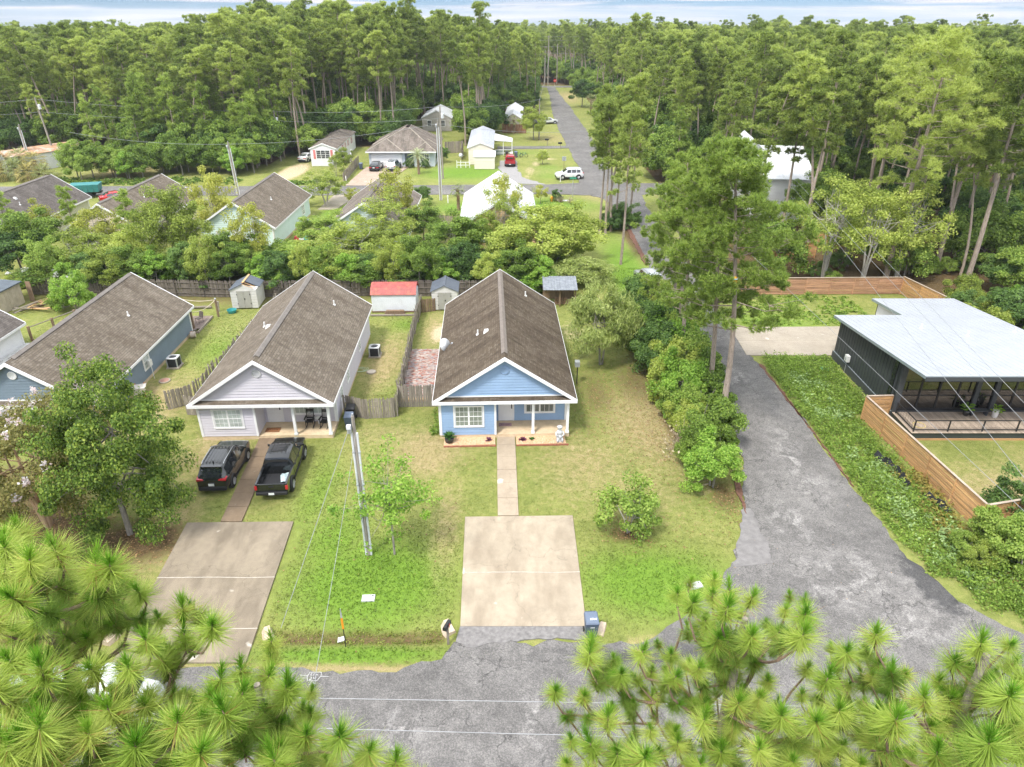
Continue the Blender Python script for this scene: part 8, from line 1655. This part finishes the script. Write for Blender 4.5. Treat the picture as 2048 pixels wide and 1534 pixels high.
# mown grass over the lawns, in the lawn's own colours; fallen leaves
def zval(A, X, Y):
    i = np.clip(np.searchsorted(xt, X)-1, 0, nx-2); j = np.clip(np.searchsorted(yt, Y)-1, 0, ny-2); return A[j, i]
ROADS = [(-80,60,14,21.45),(14.2,20.3,30,110),(-2.7,3.5,22.4,31.75),(-18,-11.4,21,31.2),(-1.05,.42,31,40.3),(-5.0,4.1,39.9,57),(-20.5,-11.4,39.7,57),(-36.4,-27.4,40,58),(-8.3,-5,44,54)]
def turf(name, label, rects, dens, seed, h=.06):
    rng = np.random.default_rng(seed); P_ = np.concatenate([np.stack([rng.uniform(x0,x1,int(dens*(x1-x0)*(y1-y0))), rng.uniform(y0,y1,int(dens*(x1-x0)*(y1-y0)))], 1) for (x0,x1,y0,y1) in rects]); X, Y = P_[:,0], P_[:,1]; ok = np.ones(len(X), bool)
    for (a0,a1,b0,b1) in ROADS: ok &= ~((X > a0) & (X < a1) & (Y > b0) & (Y < b1))
    wl = -16.1-(Y-31.2)*.065; ok &= ~((X > wl-.05) & (X < wl+1.2) & (Y > 31) & (Y < 40)); ok &= ~((Y < 24.5) & (X > 3.4) & (Y < 22.4+np.maximum(0,X-4)*.55)); ok &= ~((X > 8) & (Y < 31.5) & (X-8 > (Y-24.2)*.72)); ok &= rng.uniform(size=len(X)) > zval(bare, X, Y)*1.1; ok &= rng.uniform(size=len(X)) > zval(lit, X, Y)*.9
    X, Y = X[ok], Y[ok]; k = len(X); B = np.stack([X, Y, terrain(X, Y)-.012], 1); V = []; hh = h*(.7+.9*zval(lush, X, Y))
    for q in range(3):
        a = rng.uniform(0,6.28,k); s_ = np.stack([np.cos(a), np.sin(a), np.zeros(k)], 1)*rng.uniform(.014,.03,(k,1)); V.append(np.stack([B-s_, B+s_, B+np.stack([rng.normal(size=k)*.05, rng.normal(size=k)*.05, hh*rng.uniform(.5,1.5,k)], 1)], 1))
    V = np.concatenate(V).reshape(-1,3); me = fast_mesh(name, V, np.arange(len(V)).reshape(-1,3), MATS['lawn']); ca = me.color_attributes.new('zones', 'FLOAT_COLOR', 'POINT'); Z = np.stack([zval(q, V[:,0], V[:,1]) for q in (dry, bare, lit, lush)], 1).astype(np.float32); ca.data.foreach_set('color', Z.ravel()); tag(obj(name, me), label, 'grass', kind='stuff')
turf('lawn_grass', 'mown green and straw coloured grass on the front lawns', [(-24,13.5,21.4,46)], 75, 1)
turf('yard_grass', 'patchy grass in the side and back yards', [(-28,-7.5,44,64),(4,15,46,75),(-42,-36,55,64),(26,33,31,39.5)], 36, 2, .07)
rng = np.random.default_rng(8); Q = []
for cx, cy_, rx, ry, k in [(11.5,42,1.6,5,900),(11.3,52,2,8,900),(6.5,46,2,5,700),(12.6,33,1,2,300),(-20,29.5,3,1.8,700),(-25.5,30.5,3,2.5,700),(8.5,40,3,5,500),(6.3,30.3,1.1,.9,200),(9,32,4,4,160),(-7,33,4,6,120),(16.8,40,2.4,12,160)]:
    X, Y = cx+rng.normal(size=k)*rx*.7, cy_+rng.normal(size=k)*ry*.7; Q.append(np.stack([X, Y, terrain(X, Y)+.045], 1))
V, F = leaves(np.concatenate(Q), .075, rng, 1.6, None, .5); tag(obj('leaf_litter', fast_mesh('leaf_litter', V, F, leaf_mat('fallen_leaf', [(.10,.055,.03),(.22,.13,.07),(.38,.26,.15)], .1))), 'fallen brown leaves scattered under trees and hedge', 'leaves', kind='stuff')
# ------------------------------------------------------------------ foreground pines: every needle tuft its own part

def needle_mat(name, stops, trans):
    m, t, b = nodes(name); oi = t.nodes.new('ShaderNodeObjectInfo'); g_ = t.nodes.new('ShaderNodeNewGeometry')
    f = mth(t, 'ADD', mth(t, 'MULTIPLY', oi.outputs['Random'], .6), mth(t, 'MULTIPLY', g_.outputs['Random Per Island'], .4)); c = ramp(t, f, stops); t.links.new(c, b.inputs['Base Color']); b.inputs['Roughness'].default_value = .5; b.inputs['Specular IOR Level'].default_value = .3
    tr = t.nodes.new('ShaderNodeBsdfTranslucent'); t.links.new(c, tr.inputs[0]); mx = t.nodes.new('ShaderNodeMixShader'); mx.inputs[0].default_value = trans; t.links.new(b.outputs[0], mx.inputs[1]); t.links.new(tr.outputs[0], mx.inputs[2]); t.links.new(mx.outputs[0], t.nodes['Material Output'].inputs[0]); return m
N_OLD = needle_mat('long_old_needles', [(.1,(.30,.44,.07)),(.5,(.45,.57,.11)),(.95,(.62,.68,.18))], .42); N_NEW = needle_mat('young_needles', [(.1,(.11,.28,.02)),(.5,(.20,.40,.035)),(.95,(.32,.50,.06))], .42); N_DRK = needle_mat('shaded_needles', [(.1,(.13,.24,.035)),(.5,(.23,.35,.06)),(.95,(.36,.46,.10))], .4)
N_BRN = needle_mat('browned_needles', [(.1,(.30,.16,.06)),(.95,(.48,.30,.12))], .2); TWIGM = mat('foreground_twig', (.22,.15,.11), .9, var=.3, scale=12, bmp=.5); BRNCH = mat('foreground_bark', (.27,.235,.20), .95, var=.35, scale=14, bmp=.9, bscale=25)
TUFT = []
for q in range(6):
    rng = np.random.default_rng(200+q); n_ = [400,340,430,320,380,460][q]; ax = np.array([[0,0,1.]]); Vs = []; Fs = []; Ms = []; o_ = 0
    s_pos = rng.uniform(-.16,.02,n_); V, F = needles(np.stack([np.zeros(n_), np.zeros(n_), s_pos], 1), np.repeat(ax, n_, 0), 1, [.262,.245,.27,.255,.275,.25][q], .0078, rng, [.7,.6,.8,.5,.9,.65][q], [1.85,1.6,2.0,1.7,2.1,1.9][q], .01); Vs.append(V); Fs.append(F+o_); Ms += [(3 if rng.random() < [.02,.05,.0,.10,.03,.04][q] else 0) for _ in range(len(F))]; o_ += len(V)
    n2 = 120; s2 = rng.uniform(.0,.08+.02*q,n2); V, F = needles(np.stack([np.zeros(n2), np.zeros(n2), s2], 1), np.repeat(ax, n2, 0), 1, .175, .0075, rng, .08, .8, .008); Vs.append(V); Fs.append(F+o_); Ms += [1]*len(F); o_ += len(V)
    b_ = MB(); b_.tube([(0,0,-.22),(0,0,-.05),(0,0,.07)], [.012,.011,.006], 5); tv = np.array(b_.v); tf = []
    for f in b_.f: tf += [(f[0], f[i], f[i+1]) for i in range(1, len(f)-1)]
    Vs.append(tv); Fs.append(np.array(tf)+o_); Ms += [2]*len(tf); TUFT.append((np.concatenate(Vs), np.concatenate(Fs), Ms))
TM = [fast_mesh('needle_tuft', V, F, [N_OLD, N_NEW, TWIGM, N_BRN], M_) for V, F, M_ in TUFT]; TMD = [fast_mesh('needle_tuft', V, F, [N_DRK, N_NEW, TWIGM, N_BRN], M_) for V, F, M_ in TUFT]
LEFT = [(10,1097,80),(40,1064,75),(59,1124,95),(111,1104,95),(126,1141,70),(191,1134,88),(220,1134,90),(197,1193,82),(28,1198,92),(25,1265,60),(70,1242,70),(121,1224,60),(248,1231,62),(175,1278,60),(22,1325,86),(83,1342,98),(183,1340,82),(257,1337,84),(146,1382,60),(106,1392,60),(22,1406,92),(161,1406,70),(94,1211,50),(129,1189,52),(152,1189,60),(7,1159,60),(230,1174,62),(366,1220,80),(393,1229,66),(424,1255,90),(318,1238,58),(292,1282,82),(287,1251,48),(369,1272,70),(323,1320,82),(347,1388,56),(371,1388,50),(543,1285,58),(542,1316,62),(482,1344,74),(441,1361,80),(424,1395,80),(484,1391,90),(537,1354,80),(571,1381,92),(622,1385,46),(622,1430,58),(448,1429,100),(530,1426,80),(578,1450,70),(355,1446,100),(393,1405,50),(290,1412,80),(219,1422,96),(164,1419,70),(256,1453,80),(178,1470,92),(79,1460,100),(2,1473,90),(270,1497,112),(15,1500,92),(400,1508,112),(550,1525,100),(612,1473,78),(680,1476,92),(560,1494,88),(602,1508,62),(458,1518,60),(212,1525,72),(106,1521,92),(513,1460,60),(195,1412,60),(297,1391,60),(735,1524,72),(791,1526,78),(330,1500,70),(60,1300,55),(130,1310,48),(650,1500,60),(480,1470,64),(-20,1240,80),(-15,1370,80)]
RIGHT = [(1355,1189,60),(1381,1166,40),(1386,1208,80),(1428,1161,50),(1425,1196,70),(1459,1184,60),(1454,1218,90),(1503,1199,70),(1411,1243,70),(1481,1228,40),(1579,1194,36),(1610,1199,36),(1571,1221,46),(1610,1230,72),(1503,1274,82),(1557,1267,66),(1532,1250,40),(1605,1272,86),(1435,1279,76),(1430,1321,76),(1503,1323,60),(1467,1321,42),(1471,1345,56),(1179,1310,76),(1184,1284,62),(1316,1289,36),(1284,1306,66),(1342,1311,50),(1242,1350,56),(1303,1345,50),(1350,1355,66),(1272,1360,50),(1376,1330,50),(1111,1384,60),(1167,1394,56),(1216,1438,76),(1303,1394,50),(1408,1442,76),(1411,1394,50),(1384,1413,42),(1476,1408,70),(1518,1399,66),(1535,1364,60),(1562,1433,82),(1632,1445,86),(1654,1360,76),(1674,1330,56),(1693,1306,70),(1662,1296,36),(1732,1304,50),(1752,1272,76),(1757,1330,66),(1786,1345,36),(1698,1369,50),(1679,1423,70),(1615,1338,50),(1635,1399,42),(1752,1374,42),(1747,1428,76),(1791,1442,100),(1849,1399,86),(1878,1364,56),(1900,1403,60),(1859,1455,62),(1895,1445,40),(1910,1325,70),(1961,1289,76),(2020,1291,52),(2022,1330,56),(1951,1374,62),(2017,1394,92),(1978,1489,102),(2025,1452,82),(1873,1511,82),(1669,1445,52),(1442,1506,72),(1459,1467,46),(1532,1469,50),(1355,1486,62),(1301,1462,50),(1182,1491,76),(1143,1481,52),(1235,1511,76),(1289,1517,96),(1133,1527,52),(1269,1464,36),(1586,1525,62),(1752,1486,52),(1683,1491,52),(1820,1520,62),(2039,1501,72),(1937,1506,52),(1518,1501,80),(1400,1530,60),(1720,1530,70),(2050,1360,70),(1640,1500,56)]
def fore_pine(label, tufts, tr_px, tr_py, Dtr, seed):
    rr = random.Random(seed); p0 = Vector((0,0,CAM_H))+ray(tr_px, tr_py).normalized()*Dtr
    e = empty('foreground_pine', (p0.x, p0.y, 0), 0, label, 'tree', 'foreground pines'); o = Vector((p0.x, p0.y, 0))
    nodes_ = []; TP = []
    tufts = list(tufts); tufts += [(a+rr.choice((-1,1))*rr.uniform(25,60), b2+rr.uniform(10,55), d*rr.uniform(.6,.95)) for a, b2, d in tufts if d > 44 and rr.random() < .85 and (a < 250 or b2 > 1350 or (a > 1000 and b2 > 1290))]
    for px_, py_, d in tufts:
        D = 7.3+ (90-min(100,d))*.03+rr.uniform(-.25,.35); p_ = Vector((0,0,CAM_H))+ray(px_, py_).normalized()*D; TP.append((p_, d*D/FPX/.49, d))
    topz = max(p_.z for p_, _, _ in TP)
    b_ = MB(); tz = topz-.35; b_.tube([(0,0,-.3),(.05,0,6),(.0,.05,12),(0,0,16),(0,0,tz)], [.24,.2,.16,.11,.03], 9); b_.build('trunk', BRNCH, e)
    # twigs branch tree-like: each shoot joins the nearest shoot that lies closer to the trunk
    nodes_ = [(Vector((0,0,tz-.35*q)), .05+.012*q, None) for q in range(6)]
    TP.sort(key=lambda q: (q[0]-o).xy.length); limb = {}
    for p_, s_, d in TP:
        q = p_-o; ax = Vector((rr.gauss(0,.16), rr.gauss(0,.16), 1))+Vector((q.x, q.y, 0))*.06; ax.normalize(); lo = q-ax*.2*s_; jo = lo-ax*.10-Vector((q.x, q.y, 0)).normalized()*.12-Vector((0,0,.12))
        best = min(nodes_, key=lambda w_: (w_[0]-jo).length+max(0, w_[0].z-jo.z+.05)*2.5); L = (best[0]-jo).length; r0 = max(.011, min(.03, .012+.008*L))
        tb = MB(); c_ = best[0].lerp(jo,.55)+Vector((rr.gauss(0,.05*L),rr.gauss(0,.05*L),-.07*L)); tb.tube([best[0], best[0].lerp(c_,.5)+Vector((0,0,-.03*L)), c_, jo, lo], [r0*1.25, r0*1.1, r0, .012, .010], 6)
        B = tb.build('branch', BRNCH if L > .7 else TWIGM, e); nodes_.append((jo, r0, B))
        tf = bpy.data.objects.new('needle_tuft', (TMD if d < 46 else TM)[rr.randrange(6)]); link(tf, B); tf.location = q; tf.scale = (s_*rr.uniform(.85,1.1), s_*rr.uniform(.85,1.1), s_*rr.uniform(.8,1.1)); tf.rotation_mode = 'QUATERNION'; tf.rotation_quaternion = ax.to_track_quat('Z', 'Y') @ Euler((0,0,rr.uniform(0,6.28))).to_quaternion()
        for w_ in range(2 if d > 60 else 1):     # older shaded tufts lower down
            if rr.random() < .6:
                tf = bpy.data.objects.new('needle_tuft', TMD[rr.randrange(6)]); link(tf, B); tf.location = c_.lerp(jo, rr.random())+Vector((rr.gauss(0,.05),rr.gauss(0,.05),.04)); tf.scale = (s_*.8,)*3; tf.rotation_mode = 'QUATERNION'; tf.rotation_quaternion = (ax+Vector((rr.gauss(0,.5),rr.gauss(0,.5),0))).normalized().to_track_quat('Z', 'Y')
    return e
fore_pine('bright needled pine top filling the lower left corner', LEFT[:45]+[q for q in LEFT[45:] if q[0] < 420], 119, 1290, 8.6, 1)
fore_pine('bright needled pine top at bottom centre-left', [q for q in LEFT[45:] if q[0] >= 420], 560, 1560, 8.8, 2)
fore_pine('bright needled pine top at bottom right of centre', [q for q in RIGHT if q[0] < 1640], 1440, 1480, 9.0, 3)
fore_pine('bright needled pine top filling the lower right corner', [q for q in RIGHT if q[0] >= 1640], 1890, 1500, 8.9, 4)

# ------------------------------------------------------------------ haze
if HAZE:
    hz = MB(); hz.box(-2700, 2700, -300, 5300, -110, 34); hm = bpy.data.materials.new('haze_air'); hm.use_nodes = True; ht = hm.node_tree
    for n_ in list(ht.nodes): ht.nodes.remove(n_)
    ho = ht.nodes.new('ShaderNodeOutputMaterial'); hv = ht.nodes.new('ShaderNodeVolumePrincipled'); hv.inputs['Color'].default_value = (.90,.95,1.0,1); hv.inputs['Density'].default_value = .00019; hv.inputs['Anisotropy'].default_value = .2; ht.links.new(hv.outputs[0], ho.inputs['Volume'])
    ho_ = hz.build('haze', hm); ho_['kind'] = 'stuff'; tag(ho_, 'pale humid haze over the far woods', 'haze')
